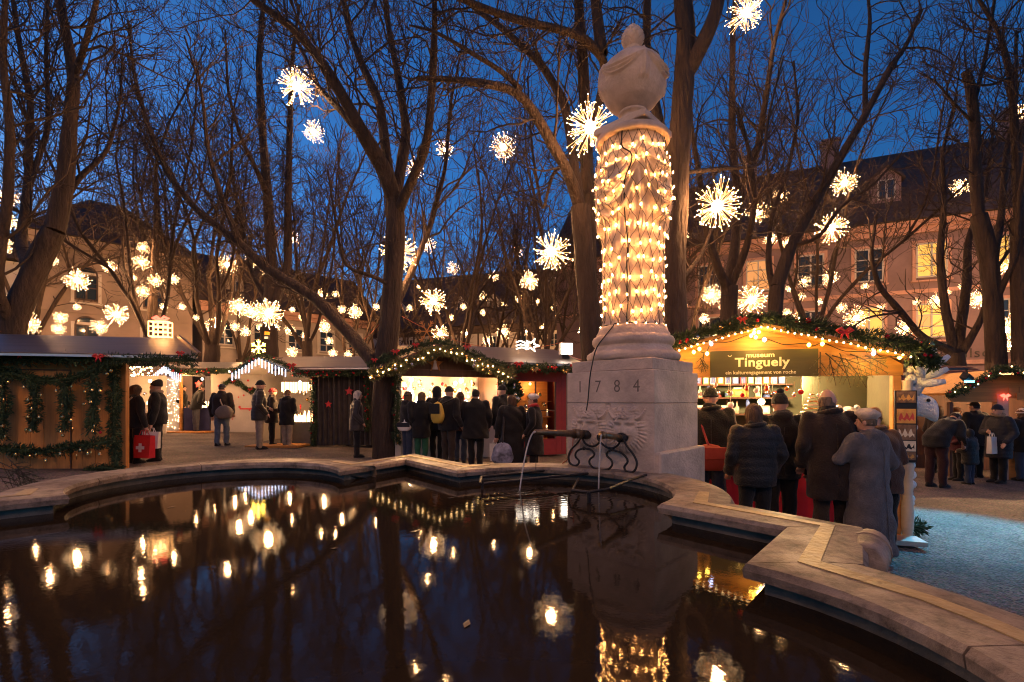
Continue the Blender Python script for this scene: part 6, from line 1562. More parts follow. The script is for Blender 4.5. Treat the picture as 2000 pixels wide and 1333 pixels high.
# ---------------------------------------------------------------- huts at far right
h6, X6 = hut('market_hut', 'far hut with red shingle roof and white canvas walls behind the moose head', (10.7, 13.3), -8)
L6 = lambda x, y, z: X6@Vector((x, y, z)); g6 = gz(11.5)
bx('canvas_wall', M['canvas_white'], h6, 0, .0, g6+.75, 1.0, .05, 1.95); bx('counter', M['red_cloth'], h6, 0, -.1, g6+.45, 1.9, .3, g6+.75); bx('base', M['stone_dark'], h6, 0, -.08, g6, 1.9, .3, g6+.447); bx('back_wall', M['canvas_white'], h6, 0, 1.4, g6, 1.9, 1.45, 2.1); bx('right_post', M['wood_dark'], h6, 1.85, 0, g6+.755, 1.9, .06, 2.0)
for k in range(7):
    f0_, f1_ = k/7, (k+1)/7
    slab('shingle_course', M['roof_red'], h6, [(-.3, -.35+1.1*f0_, 2.03+.42*f0_), (2.2, -.35+1.1*f0_, 2.03+.42*f0_), (2.2, -.32+1.1*f1_, 2.02+.42*f1_), (-.3, -.32+1.1*f1_, 2.02+.42*f1_)], .03)
bx('white_fascia', M['canvas_white'], h6, .35, -.42, 1.80, 1.75, -.38, 1.99)
garland('lit fir garland under the red shingle roof of the far right hut', [L6(-.2, -.4, 1.74), L6(.5, -.42, 1.62), L6(1.1, -.42, 1.68), L6(1.9, -.4, 1.6)], .08, 900, 72, lights=22, light_mat=M['e_warm'], light_r=.018)
garland('dark fir garland hanging down the middle post of the far right hut', [L6(1.02, -.1, 1.6), L6(1.05, -.1, 1.0)], .09, 900, 73)
wl = thing('work_lamp', 'lamp inside the far hut with the red shingle roof', 'lamp', L6(.9, .7, 1.9)); MB().ball((0, 0, 0), .05, 8, 6).build('bulb', M['e_white'], wl); point_light('lamp', (0, -.3, -.1), 70, (1, .58, .26), .1, wl)
h7, X7 = hut('market_hut', 'orange pine hut with garlanded curved gable at the right edge', (10.0, 11.0), -10)
L7 = lambda x, y, z: X7@Vector((x, y, z)); g7 = gz(11.5)
slab('gable_board', M['wood_orange'], h7, [(-.05, 0, 1.55), (3.0, 0, 1.55), (1.9, 0, 2.06), (.75, 0, 2.02)], -.04)
slab('roof_panel', M['wood_orange'], h7, [(-.25, -.3, 1.62), (-.25, 1.8, 1.62), (.85, 1.8, 2.14), (.85, -.3, 2.14)][::-1], .05)
slab('roof_panel', M['canvas_white'], h7, [(.855, -.3, 2.14), (.855, 1.8, 2.14), (3.2, 1.8, 2.06), (3.2, -.3, 2.06)][::-1], .05)
bx('front_board', M['wood_orange'], h7, -.05, -.06, 1.42, .85, -.02, 1.64); bx('post', M['stone'], h7, .86, -.05, g7, 1.08, .1, 1.6); bx('counter', M['wood_orange'], h7, 1.085, -.05, g7, 2.6, .4, .6); bx('back_wall', M['wood_dark'], h7, 0, 1.7, g7, 3, 1.75, 2.0); bx('left_post', M['wood_dark'], h7, -.05, -.02, g7, .02, .08, 1.415)
bx('arch_board', M['wood_orange'], h7, 1.085, -.05, 1.5, 2.9, .0, 1.75)
garland('fir garland with red baubles over the gable of the orange hut at the right edge', [L7(-.35, -.4, 1.55), L7(.2, -.4, 1.85), L7(.75, -.4, 2.16), L7(1.3, -.4, 2.0), L7(1.9, -.4, 1.9)], .10, 1200, 74, rnd=16, rset=(.025,), rmats=[RB, RB, SV], lights=10, light_mat=M['e_warm'])
rl7 = thing('red_lamp', 'red lamp bow on the grey post of the orange hut at the right edge', 'lamp', L7(.97, -.12, 1.55)); bow(rl7, (0, 0, 0), .10, M['e_red'])
bd = thing('wooden_sign', 'small wooden name board hanging on the orange hut at the right edge', 'sign', L7(1.2, -.1, 1.46), R(-10)); MB().bbox(0, 0, 0, .36, .02, .16, .004).build('board', M['wood_orange'], bd); MB().tube([(.05, .01, .16), (.05, .01, .3)], .005, 4).build('hanger', M['cord'], bd)
for k in range(6): o = thing('candle_holder', ORD[k]+' glowing glass from the left on the orange hut counter', 'candle', L7(1.2+.12*k, .1, .602), 0, 'glasses on the counter of the orange hut'); MB().lathe([(.03, 0), (.04, .12), (.03, .2)], 8).build('shade', M['e_candle'], o); MB().lathe([(.045, -.002), (.045, -.0005)], 8).build('base', M['white'], o)
wl = thing('work_lamp', 'lamp inside the orange hut at the right edge', 'lamp', L7(1.8, .6, 1.7)); MB().ball((0, 0, 0), .05, 8, 6).build('bulb', M['e_white'], wl); point_light('lamp', (0, -.2, -.1), 100, (1, .58, .26), .1, wl)
# floodlights
fd = thing('floodlight', 'blue floodlight clamped on a horizontal pole right of the moose head', 'lamp', at(1888, 738, 7.2))
mb = MB(); mb.bbox(-.09, -.05, -.05, .09, .05, .05, .01); o = mb.build('housing', M['black'], fd); o.rotation_euler = (R(25), R(20), R(30)); bx('lens', M['e_cyan'], fd, -.085, -.06, -.075, .06, -.052, -.045)
mb = MB(); p0 = fd.location.copy(); mb.tube([Vector((.0, 0, .04)), Vector((.0, 0, .13)), at(1775, 723, 5.6)-p0], .014, 6); mb.build('pole', M['iron'], fd)
spot_light('lamp', (0, -.08, -.05), tuple(gat(1885, 6.1)-p0), 800, (.0, .40, .72), 76, .9, .04, fd)
sf = thing('floodlight', 'warm street floodlight high on the tall right tree, outside the crowd', 'lamp', at(2050, 560, 12.5)); bx('housing', M['black'], sf, -.12, -.06, -.08, .12, .06, .08); bx('lens', M['e_white'], sf, -.1, -.075, -.06, .1, -.062, .06)
spot_light('lamp', (0, -.1, 0), tuple(gat(1905, 9.6)-sf.location), 2600, (1, .58, .26), 44, .25, .06, sf)
# dark fir boughs stacked at the left
for k, (px, py, dx, dz) in enumerate(((-10, 900, .9, -.2), (10, 890, .8, -.5), (0, 915, 1, -.1), (25, 905, .7, -.45), (-15, 930, 1, .0), (5, 940, 1, -.12), (30, 925, .8, -.25))):
    b_ = fir_branch('dark fir bough in the heap at the left edge, '+['top', 'upper front', 'middle', 'outer upper', 'low back', 'lowest', 'outer low'][k]+' one', at(px, py, 6.6), (dx, -.15, dz), .75, 90+k, 'fir boughs heaped at the left edge')
    for ch in b_.children:
        if ch.name.startswith('needles'): ch.data.materials[0] = M['fir']
# amber/black work lights clipped in the trees
for px, py, d, lab in ((769, 627, 12.9, 'small floodlight box with amber top strapped to the thick middle trunk'), (522, 655, 14.6, 'black floodlight on a striped pole over the curtained hut')):
    o = thing('floodlight', lab, 'lamp', at(px, py, d)); bx('housing', M['black'], o, -.07, -.05, -.14, .07, .05, 0, .006); bx('amber_top', pm('amber_plastic', (.5, .25, .02), .4, .1, 5, 0), o, -.06, -.045, .003, .06, .045, .1); bx('lens', M['white'], o, -.055, -.056, -.12, .055, -.0515, -.05)
# cables sagging between the trees and huts
def cable(label, a, b_, sag, mat, r0=.008):
    pts = [a.lerp(b_, k/16)+Vector((0, 0, -sag*4*(k/16)*(1-k/16))) for k in range(17)]
    tag(MB().tube(pts, r0, 5).build('cable', mat, None, True), label, 'cable')
cable('orange cable sagging over the roof of the middle hut from trunk to lamp box', at(785, 618, 13.2), at(1100, 668, 14), .5, M['cord_red'])
cable('orange cable slanting from the thick middle trunk to the curtained hut roof', at(752, 620, 13.1), at(655, 690, 14.2), .2, M['cord_red'])
cable('orange cable slung from the lamp box to the column base', at(1105, 690, 13), at(1165, 700, 11), .1, M['cord_red'])
cable('black cable hanging in a loop between the trees right of the column', at(1372, 528, 13.2), at(1440, 570, 13.2), .35, M['cord'])

# ================================================================== PEOPLE
_jobs = []
def capsule(mb, a, b_, r0, r1, n=12, flat=1.0):
    a = Vector(a); b_ = Vector(b_); t_ = (b_-a); L = t_.length; t_ = t_/L if L > 1e-6 else Vector((0, 0, 1))
    pts = []; rad = []
    for k in range(4): q = -90+30*k; pts.append(a+t_*r0*math.sin(R(q))*.98); rad.append(max(.001, r0*math.cos(R(q))))
    for k in range(4): q = 30*k; pts.append(b_+t_*r1*math.sin(R(q))*.98); rad.append(max(.001, r1*math.cos(R(q))))
    mb.tube(pts, rad, n)
def ellipsoid(mb, c, rx, ry, rz_, n=16, m=12, M4=None):
    V = []
    for i in range(m+1):
        p = PI*i/m; s, z = max(.004, math.sin(p)), -math.cos(p)
        for j in range(n):
            a = 2*PI*j/n; v = Vector((rx*s*math.cos(a), ry*s*math.sin(a), rz_*z))
            if M4: v = M4@v
            V.append(v+Vector(c))
    F = [(i*n+j, i*n+(j+1) % n, (i+1)*n+(j+1) % n, (i+1)*n+j) for i in range(m) for j in range(n)]
    F += [tuple(range(n-1, -1, -1)), tuple(range(m*n, (m+1)*n))]
    mb.add(V, F)
def loft(mb, rings, n=20, p=2.3):
    """closed stack of superellipse rings: (cx, cy, z, rx, ry)"""
    V = []
    for cx, cy_, z, rx, ry in rings:
        for j in range(n):
            a = 2*PI*j/n; c_, s = math.cos(a), math.sin(a)
            V.append(Vector((cx+rx*math.copysign(abs(c_)**(2/p), c_), cy_+ry*math.copysign(abs(s)**(2/p), s), z)))
    k = len(rings)
    F = [(i*n+j, i*n+(j+1) % n, (i+1)*n+(j+1) % n, (i+1)*n+j) for i in range(k-1) for j in range(n)]
    F += [tuple(range(n-1, -1, -1)), tuple(range((k-1)*n, k*n))]
    mb.add(V, F)
def job(mb, name, mat, parent, vox, disp=None):
    me = bpy.data.meshes.new(name); me.from_pydata([tuple(v) for v in mb.V], [], mb.F); me.update()
    o = bpy.data.objects.new(name+'_source', me); col.objects.link(o)
    md = o.modifiers.new('r', 'REMESH'); md.mode = 'VOXEL'; md.voxel_size = vox; md.use_smooth_shade = True
    ms = o.modifiers.new('s', 'SMOOTH'); ms.factor = .5; ms.iterations = 2
    _jobs.append((o, name, mat, parent, disp))
def run_jobs():
    dg = bpy.context.evaluated_depsgraph_get()
    for o, name, mat, parent, disp in _jobs:
        me = bpy.data.meshes.new_from_object(o.evaluated_get(dg)); me.name = name
        me.materials.clear(); me.materials.append(mat)
        if disp:
            n = len(me.vertices); co = np.empty(n*3, np.float32); no = np.empty(n*3, np.float32)
            me.vertices.foreach_get('co', co); me.vertices.foreach_get('normal', no); co = co.reshape(-1, 3); no = no.reshape(-1, 3)
            co += no*disp(co)[:, None].astype(np.float32); me.vertices.foreach_set('co', co.ravel()); me.update()
        me.polygons.foreach_set('use_smooth', np.ones(len(me.polygons), bool))
        f = bpy.data.objects.new(name, me); col.objects.link(f); f.parent = parent
    for o, *_ in _jobs:
        m_ = o.data; bpy.data.objects.remove(o); bpy.data.meshes.remove(m_)
    _jobs.clear()
def folds(seed, amp, puff=0, pitch=.085):
    def f(co):
        x, y, z = co[:, 0]+seed, co[:, 1]*1.0, co[:, 2]
        w = np.sin(x*17+2.2*np.sin(z*6+seed)+y*9)*np.sin(z*11+3*np.sin(x*5+seed))+.6*np.sin(z*25+x*14+seed*3)*np.sin(y*21+x*8)
        d = amp*w
        if puff: d = d*.5+puff*(np.abs(np.sin(PI*z/pitch+.4*np.sin(x*6)))**.6-.6)
        return d
    return f
def hair_mat(c):
    k = 'hair_%02d%02d%02d' % tuple(int(x*100) for x in c)
    if k not in M: M[k] = pm(k, tuple(x*(.55 if max(c) < .4 else .9) for x in c), .6, .45, 22, .9, 60, spec=.35, stretch=(1, 1, .18), dist=.03)
    return M[k]
ARM = {  # elbow and wrist from the shoulder, in body heights (x outwards, y forwards, z up)
 'down': ((.045, -.01, -.175), (.05, .035, -.325)), 'front': ((.04, .0, -.17), (-.02, .115, -.215)), 'pocket': ((.048, -.03, -.165), (.03, .065, -.28)),
 'fold': ((.055, .02, -.165), (-.075, .11, -.16)), 'reach': ((.05, .07, -.14), (.02, .20, -.17)), 'hold': ((.05, .0, -.175), (.075, .03, -.335)), 'link': ((.075, .0, -.16), (-.03, .10, -.20))}
def person(label, px, d, h, rz, coat, hem=.46, trousers=None, hat=None, hatc=None, hair=None, hairc=(.06, .035, .02), armL='down', armR='down', lean=0, puff=0, broad=1.0, stride=0, scarf=None, hood=None, vox=.013, boots=False, seed=1, coat_flare=1.0, head_turn=0, face=False, gloves=False):
    base = gat(px, d)
    o = thing('person', label, 'person', base, R(rz), 'visitors at the market')
    lm = R(lean); hz = .53*h
    def bend(v):
        """lean the upper body forward about the hips"""
        v = Vector(v)
        if v.z <= hz or not lean: return v
        k = min(1, (v.z-hz)/(.12*h)); a = lm*k; dz = v.z-hz
        return Vector((v.x, v.y*math.cos(a)+dz*math.sin(a), hz+dz*math.cos(a)-v.y*math.sin(a)))
    class BM(MB):
        def add(s, V, F): return MB.add(s, [bend(v) for v in V], F)
    S_ = lambda x, y, z: Vector((x*h, y*h, z*h))
    # limbs
    sh_ = {1: S_(.105*broad, 0, .808), -1: S_(-.105*broad, 0, .808)}
    arms = {}
    for sg, kind in ((1, armR), (-1, armL)):
        e, w = ARM[kind]; arms[sg] = (sh_[sg], sh_[sg]+S_(e[0]*sg, e[1], e[2]), sh_[sg]+S_(w[0]*sg, w[1], w[2]))
    legs = {}
    for sg in (1, -1):
        f = stride*sg; legs[sg] = (S_(.052*sg, 0, .52), S_(.052*sg+.004*sg, .5*f+abs(f)*.25, .28), S_(.050*sg, f, .05))
    Rt = Matrix.Rotation(R(head_turn), 4, 'Z')
    # ---- body (one surface)
    b_ = BM(); hc = S_(0, .012, .925)
    def hd(x, y, z): return hc+Rt@S_(x, y, z)
    ellipsoid(b_, hc, .0445*h, .056*h, .066*h, M4=None)
    ellipsoid(b_, hd(0, .018, -.036), .033*h, .036*h, .034*h)
    capsule(b_, hd(0, .052, .005), hd(0, .066, -.014), .006*h, .010*h, 8)
    ellipsoid(b_, hd(0, .050, -.033), .016*h, .010*h, .006*h, 10, 6); ellipsoid(b_, hd(0, .046, .012), .032*h, .010*h, .006*h, 10, 6); ellipsoid(b_, hd(0, .046, -.058), .012*h, .010*h, .010*h, 10, 6)
    for sg in (1, -1): ellipsoid(b_, hd(.046*sg, -.004, -.008), .007*h, .012*h, .018*h, 8, 6)
    capsule(b_, S_(0, -.005, .80), hc-S_(0, .008, .04), .036*h, .033*h)
    loft(b_, [(0, 0, .50*h, .075*h, .055*h), (0, 0, .56*h, .085*h, .062*h), (0, 0, .62*h, .072*h, .052*h), (0, 0, .72*h, .085*h, .058*h), (0, -.005*h, .80*h, .09*h*broad, .05*h), (0, -.005*h, .83*h, .045*h, .036*h)])
    for sg in (1, -1):
        s, e, w = arms[sg]; capsule(b_, s, e, .028*h, .024*h); capsule(b_, e, w, .023*h, .016*h)
        dv = (w-e).normalized(); side = dv.cross(Vector((0, 1, 0))); side = side.normalized() if side.length > .2 else Vector((1, 0, 0)); up_ = side.cross(dv).normalized()
        pc = w+dv*.024*h; capsule(b_, w, w+dv*.046*h, .015*h, .020*h, 8)
        for q in range(4):
            fb = w+dv*.05*h+side*(q-1.5)*.0135*h; L = (.036, .043, .041, .032)[q]*h
            capsule(b_, fb, fb+dv*L*.55+side*(q-1.5)*.002*h, .0062*h, .0058*h, 6); capsule(b_, fb+dv*L*.55, fb+dv*L*.95-up_*.010*h, .0058*h, .005*h, 6)
        tb = w+dv*.018*h-side*.018*h*sg; capsule(b_, tb, tb+dv*.028*h-side*.020*h*sg, .0072*h, .006*h, 6)
        k0, k1, k2 = legs[sg]; capsule(b_, k0, k1, .046*h, .031*h); capsule(b_, k1, k2, .030*h, .020*h)
        capsule(b_, k2+S_(0, .0, -.025), k2+S_(0, .08, -.033), .020*h, .016*h, 8)
    job(b_, 'body', M['skin'] if not gloves else M['skin'], o, vox)
    # ---- coat
    c_ = BM(); fl = coat_flare; z0 = hem
    rings = []
    for z, rx, ry in ((z0, .122*fl, .104*fl), (z0+.03, .124*fl, .106*fl), (.50, .122, .104), (.56, .124, .102), (.62, .116, .094), (.70, .122, .096), (.77, .124, .088), (.805, .112, .072), (.835, .070, .057), (.853, .050, .048)):
        if z < z0-.001: continue
        rings.append((0, -.004*h, z*h, rx*h*broad, ry*h))
    rings = sorted({r[2]: r for r in rings}.values(), key=lambda r: r[2]); loft(c_, rings, 24, 2.3)
    for sg in (1, -1):
        s, e, w = arms[sg]; capsule(c_, s, e, .050*h, .043*h, 12); capsule(c_, e, w, .043*h, .034*h, 12)
    if hood == 'down': 
        ellipsoid(c_, S_(0, -.050, .835), .068*h, .036*h, .040*h)
    capsule(c_, S_(-.028, .02, .85), S_(.028, .02, .85), .03*h, .03*h); capsule(c_, S_(-.03, -.022, .858), S_(.03, -.022, .858), .026*h, .026*h)
    job(c_, 'coat', coat, o, .017, folds(seed*1.7, .010*coat_flare, puff))
    # ---- tailoring: collar roll, hem band and back seam
    if d < 6.5:
        mb = MB(); mb.tube([bend(S_(.058*math.cos(a), -.004+.056*math.sin(a), .845+.012*math.sin(a+2))) for a in [2*PI*k/20 for k in range(21)]], .017*h, 7); mb.build('collar', coat, o, True)
        if puff: pass
        else:
            mb = MB(); mb.tube([bend(S_(.002*math.sin(k*2+seed), -.004-ry_, z)) for k, (z, ry_) in enumerate(((hem+.03, .108*fl), (.5, .107), (.56, .105), (.62, .098), (.70, .100), (.77, .092)))], .0028*h, 5); mb.build('back_seam', coat, o, True)
        for sg in (1, -1):
            s, e, w = arms[sg]; mb = MB(); dv = (w-e).normalized(); mb.tube([bend(w-dv*.03*h), bend(w+dv*.004*h)], [.041*h, .040*h], 12); mb.build('cuff', coat, o, True)
    # ---- trousers and shoes
    tr_ = trousers or cloth('black_trousers', (.02, .018, .018)); t_ = BM()
    loft(t_, [(0, 0, .47*h, .088*h, .068*h), (0, 0, .55*h, .090*h, .070*h), (0, 0, .60*h, .078*h, .06*h)], 18)
    for sg in (1, -1):
        k0, k1, k2 = legs[sg]; capsule(t_, k0, k1, .060*h, .046*h, 12); capsule(t_, k1, k2-S_(0, 0, .005), .046*h, .037*h, 12)
    job(t_, 'trousers', tr_, o, .017, folds(seed*2.3, .008))
    sm = cloth('dark_shoe', (.025, .02, .017))
    for sg in (1, -1):
        k2 = legs[sg][2]; s_ = MB(); c0 = k2+S_(0, 0, -.05)
        loft(s_, [(c0.x, c0.y+.03*h, .002, .028*h, .078*h), (c0.x, c0.y+.03*h, .018*h, .030*h, .080*h), (c0.x, c0.y+.02*h, .034*h, .026*h, .064*h), (c0.x, c0.y, .052*h, .024*h, .034*h)]+([(c0.x, c0.y-.002*h, .16*h, .034*h, .038*h), (c0.x, c0.y-.002*h, .24*h, .040*h, .042*h)] if boots else [(c0.x, c0.y, .066*h, .023*h, .030*h)]), 14)
        s_.build('boot' if boots else 'shoe', sm, o, True)
    # ---- hair, hats, scarf: shells that follow the head
    Hm = lambda x, y, z: bend(hd(x, y, z))
    def shell(name, mat, rx, ry, rz_, zlow, ylow=None, cz=0, cyo=0, tail=None, disp=None, flop=0, cut=1.0):
        mb = MB(); n, m_ = 22, 12; V = []
        for i in range(m_+1):
            f = i/m_*cut
            for j in range(n):
                a = 2*PI*j/n
                zl = zlow if ylow is None else zlow+(ylow-zlow)*max(0, math.sin(a))**.6
                z = zl+(1-zl)*f; s = math.sqrt(max(0, 1-min(1, abs(z))**2)) if z > 0 else 1.0-.10*min(1, -z)
                wob = 1+.03*math.sin(a*7+f*9+seed)+(.02*math.sin(a*17+seed)*math.sin(f*14) if name == 'hair' else .012*math.sin(a*11))
                V.append(Hm(rx*s*math.cos(a)*wob, cyo+ry*s*math.sin(a)*wob-flop*f*f, cz+rz_*z))
        F = [(i*n+j, i*n+(j+1) % n, (i+1)*n+(j+1) % n, (i+1)*n+j) for i in range(m_) for j in range(n)]+[tuple(range(m_*n, (m_+1)*n)), tuple(range(n-1, -1, -1))]
        mb.add(V, F); return mb.build(name, mat, o, True)
    hm = hair_mat(hairc)
    if hair == 'short': shell('hair', hm, .0475, .0595, .069, -.35, .45)
    elif hair == 'bald': shell('hair', hm, .0475, .0595, .066, -.65, .30, cut=.52)
    elif hair == 'bob': shell('hair', hm, .056, .064, .072, -1.05, .42)
    elif hair == 'long': shell('hair', hm, .060, .064, .072, -2.3, .42)
    elif hair == 'fluffy': shell('hair', hm, .064, .072, .078, -.95, .35)
    if hat == 'beanie': 
        shell('hat', hatc, .0505, .0625, .075, .02, .22, .004); 
        mb = MB(); mb.tube([Hm(.0515*math.cos(a), .0635*math.sin(a), .012+.006*max(0, math.sin(a))) for a in [2*PI*k/20 for k in range(21)]], .0085*h, 6); mb.build('hat_cuff', hatc, o, True)
    elif hat == 'slouch': shell('hat', hatc, .056, .066, .088, -.05, .2, .006, -.004, flop=.035)
    elif hat == 'beret':
        mb = MB(); V, F = [], []; b2 = BM()
        V = []; n = 24
        for f, rr, z in ((0, .048, .018), (.2, .052, .035), (.4, .066, .048), (.6, .066, .066), (.8, .045, .082), (1, .006, .088)):
            for j in range(n): a = 2*PI*j/n; V.append(Hm(rr*math.cos(a)*1.02, -.006+rr*1.12*math.sin(a), z+.006*math.cos(a*3)-.10*max(0, -rr*math.sin(a)-.02)))
        F = [(i*n+j, i*n+(j+1) % n, (i+1)*n+(j+1) % n, (i+1)*n+j) for i in range(5) for j in range(n)]+[tuple(range(5*n, 6*n)), tuple(range(n-1, -1, -1))]
        mb.add(V, F); mb.build('hat', hatc, o, True)
    elif hat == 'cap':
        shell('hat', hatc, .0500, .0615, .070, .15, .3, .003)
        mb = MB(); mb.add([Hm(.042*math.cos(a), .045+.055*math.sin(a), .022) for a in [PI*k/8 for k in range(9)]]+[Hm(.042*math.cos(a), .045+.055*math.sin(a), .028) for a in [PI*k/8 for k in range(9)]], [tuple(range(8, -1, -1)), tuple(range(9, 18))]+[(k, k+1, k+10, k+9) for k in range(8)]); mb.build('hat_peak', hatc, o)
    elif hat == 'hood': shell('hood', hatc or coat, .062, .070, .078, -1.25, .15, .0, -.006)
    elif hat == 'bobble':
        shell('hat', hatc, .0525, .0645, .078, -.05, .2, .004); MB().ball(Hm(0, -.01, .085), .024*h, 10, 7).build('bobble', hatc, o, True)
    if scarf:
        mb = MB(); pts = [bend(S_(.052*math.cos(a), .008+.052*math.sin(a), .862+.010*math.sin(a*2+seed))) for a in [2*PI*k/24 for k in range(25)]]; mb.tube(pts, [.022*h*(1+.15*math.sin(k*1.7)) for k in range(25)], 8); mb.build('scarf', scarf, o, True)
    if face:
        for sg in (1, -1):
            p = hd(.0165*sg, .0505, .002); mb = MB(); mb.ball(bend(p), .0062*h, 8, 6); mb.build('eye', M['eye'], o, True)
        mb = MB(); mb.tube([bend(hd(x, .0595-.25*abs(x), -.034)) for x in (-.014, 0, .014)], .0035*h, 5); mb.build('lips', M['lips'], o, True)
        for sg in (1, -1):
            mb = MB(); mb.tube([bend(hd(.010*sg, .054, .016)), bend(hd(.026*sg, .048, .017))], .0028*h, 5); mb.build('eyebrow', hm, o)
    o['wristR'] = 0
    del o['wristR']
    mw = Matrix.Translation(base) @ Matrix.Rotation(R(rz), 4, 'Z')
    return {'o': o, 'W': lambda v: mw@bend(Vector(v)*h), 'hand': {s: mw@bend(arms[s][2]) for s in (1, -1)}, 'sh': {s: mw@bend(sh_[s]) for s in (1, -1)}, 'm': mw, 'h': h}
M['eye'] = pm('dark_eye', (.03, .02, .015), .25, .1, 8, 0); M['lips'] = pm('lips', (.35, .12, .10), .5, .1, 8, 0)
blk = cloth('black_coat', (.018, .016, .016)); blk2 = cloth('charcoal_coat', (.028, .025, .025)); brn = cloth('brown_coat', (.055, .032, .022)); nvy = cloth('navy_coat', (.02, .022, .04), True)
puf = cloth('black_down_jacket', (.02, .017, .016), True); olv = cloth('olive_parka', (.11, .085, .055), True); gry = cloth('grey_wool_coat', (.17, .16, .17)); taup = cloth('taupe_quilted_coat', (.10, .075, .062), True)
jean = cloth('blue_jeans', (.05, .07, .12)); jean2 = cloth('faded_jeans', (.14, .17, .20)); beig = cloth('beige_trousers', (.34, .26, .17)); brt = cloth('brown_trousers', (.09, .06, .04)); grn = cloth('green_trousers', (.03, .17, .09)); dkt = cloth('black_trousers', (.02, .018, .018)); wine = cloth('wine_trousers', (.09, .025, .025)); gyt = cloth('grey_trousers', (.13, .13, .14))
kb = cloth('black_knit', (.02, .018, .018)); kg = cloth('grey_knit', (.10, .085, .075)); kc = cloth('cream_knit', (.58, .47, .38)); kbr = cloth('brown_knit', (.12, .06, .04)); kn = cloth('navy_knit', (.03, .035, .07)); kred = cloth('red_knit', (.42, .03, .03)); kbei = cloth('beige_scarf', (.30, .22, .16)); kwh = cloth('white_knit', (.72, .66, .6)); kstr = cloth('striped_knit', (.20, .09, .05))
PP = {}
def add(key, *a, **k): PP[key] = person(*a, **k)
# left alley
add('a1', 'woman in dark hooded coat seen from behind with tan shoulder bag beside the timber hut', 263, 9.6, 1.56, -25, blk2, .45, dkt, hair='fluffy', hairc=(.10, .055, .03), armR='hold', armL='pocket', hood='down', seed=1, vox=.012)
add('a2', 'woman with slouchy beanie and thick scarf facing left beside the timber hut', 307, 10.0, 1.66, 118, blk2, .46, dkt, 'slouch', kg, hair=None, armL='hold', armR='down', scarf=kbei, seed=2, vox=.011, face=True, head_turn=-10)
add('a3', 'man with patterned shoulder bag standing in profile at the blue counter of the far hut', 356, 17.9, 1.70, -70, blk, .42, brt, hair='short', hairc=(.05, .03, .02), armR='pocket', armL='front', seed=3)
add('a4', 'man in dark jacket and grey trousers leaning over the blue counter of the far hut', 383, 17.3, 1.74, -40, blk, .47, gyt, hair='short', hairc=(.05, .03, .02), armR='front', armL='front', lean=12, seed=4)
add('a5', 'man in blue jeans walking away over the gravel with a big beige bag', 433, 13.2, 1.70, 5, brn, .50, jean2, 'cap', kn, hair='short', armR='pocket', armL='down', stride=.05, broad=1.1, seed=5, vox=.012)
add('a6', 'tall man in long olive parka and beige trousers at the curtained hut', 507, 12.6, 1.80, -55, olv, .42, beig, 'beanie', kb, armR='pocket', armL='front', puff=.007, broad=1.08, seed=6, vox=.012)
add('a7', 'person with red cap half hidden behind the tall man in olive parka', 531, 13.5, 1.62, -60, brn, .40, dkt, 'beanie', kred, armR='front', armL='pocket', seed=7)
add('a8', 'woman in black coat and beige trousers at the candle counter of the curtained hut', 561, 13.3, 1.60, -15, blk, .38, beig, hair='short', hairc=(.3, .17, .08), armR='front', armL='front', hood='down', seed=8, vox=.012)
add('a9', 'white-haired woman in quilted taupe coat standing alone left of the thick trunk', 697, 11.5, 1.60, -70, taup, .40, dkt, hair='bob', hairc=(.62, .52, .42), armR='pocket', armL='pocket', puff=.006, broad=1.08, seed=9, vox=.012)
# crowd at the middle hut
add('b1', 'woman with long light brown hair and knit cap at the left of the middle hut', 796, 10.8, 1.60, -50, blk2, .47, jean, 'beanie', kg, hair='long', hairc=(.22, .11, .05), armR='pocket', armL='front', hood='down', seed=11)
add('b2', 'woman in green trousers and black coat at the middle hut counter', 823, 10.7, 1.60, -10, blk, .36, grn, hair='bob', hairc=(.20, .11, .05), armR='front', armL='front', seed=12)
add('b3', 'man in dark coat with pointed hood at the middle hut counter, behind the backpack wearer', 853, 11.1, 1.74, -15, blk2, .42, dkt, 'hood', kb, armR='front', armL='down', seed=13)
add('b4', 'man in black beanie and jacket wearing a yellow backpack at the middle hut', 876, 10.2, 1.72, -35, blk, .46, brt, 'beanie', kb, armR='pocket', armL='front', seed=14, broad=1.1)
add('b5', 'woman in brown knit cap and red-brown jacket between two men at the middle hut', 899, 11.0, 1.62, -5, cloth('rust_coat', (.10, .04, .03)), .45, jean, 'beanie', kbr, hair='bob', hairc=(.1, .05, .03), armR='front', armL='front', seed=15)
add('b6', 'broad man in wide black coat seen from behind in the middle of the crowd', 929, 10.2, 1.68, 0, blk, .38, dkt, 'cap', kb, hair='short', hairc=(.03, .02, .02), armR='pocket', armL='pocket', broad=1.25, coat_flare=1.15, seed=16)
add('b7', 'tall man in black beanie looking left at the right end of the middle hut counter', 982, 10.7, 1.80, 40, blk2, .45, dkt, 'beanie', kb, armR='pocket', armL='pocket', seed=17, head_turn=25)
add('b8', 'woman with long brown hair and big blue plaid bag in front of the middle hut', 1000, 9.6, 1.58, 10, blk, .10, dkt, hair='long', hairc=(.11, .055, .03), armL='hold', armR='down', broad=1.12, coat_flare=1.35, seed=18)
add('b9', 'woman in white beret and red scarf looking left beside the red showcase', 1043, 9.6, 1.58, 72, blk, .25, dkt, 'beret', kwh, hair='short', hairc=(.15, .08, .05), armL='pocket', armR='pocket', scarf=kred, broad=1.08, coat_flare=1.15, seed=19, vox=.011, face=True)
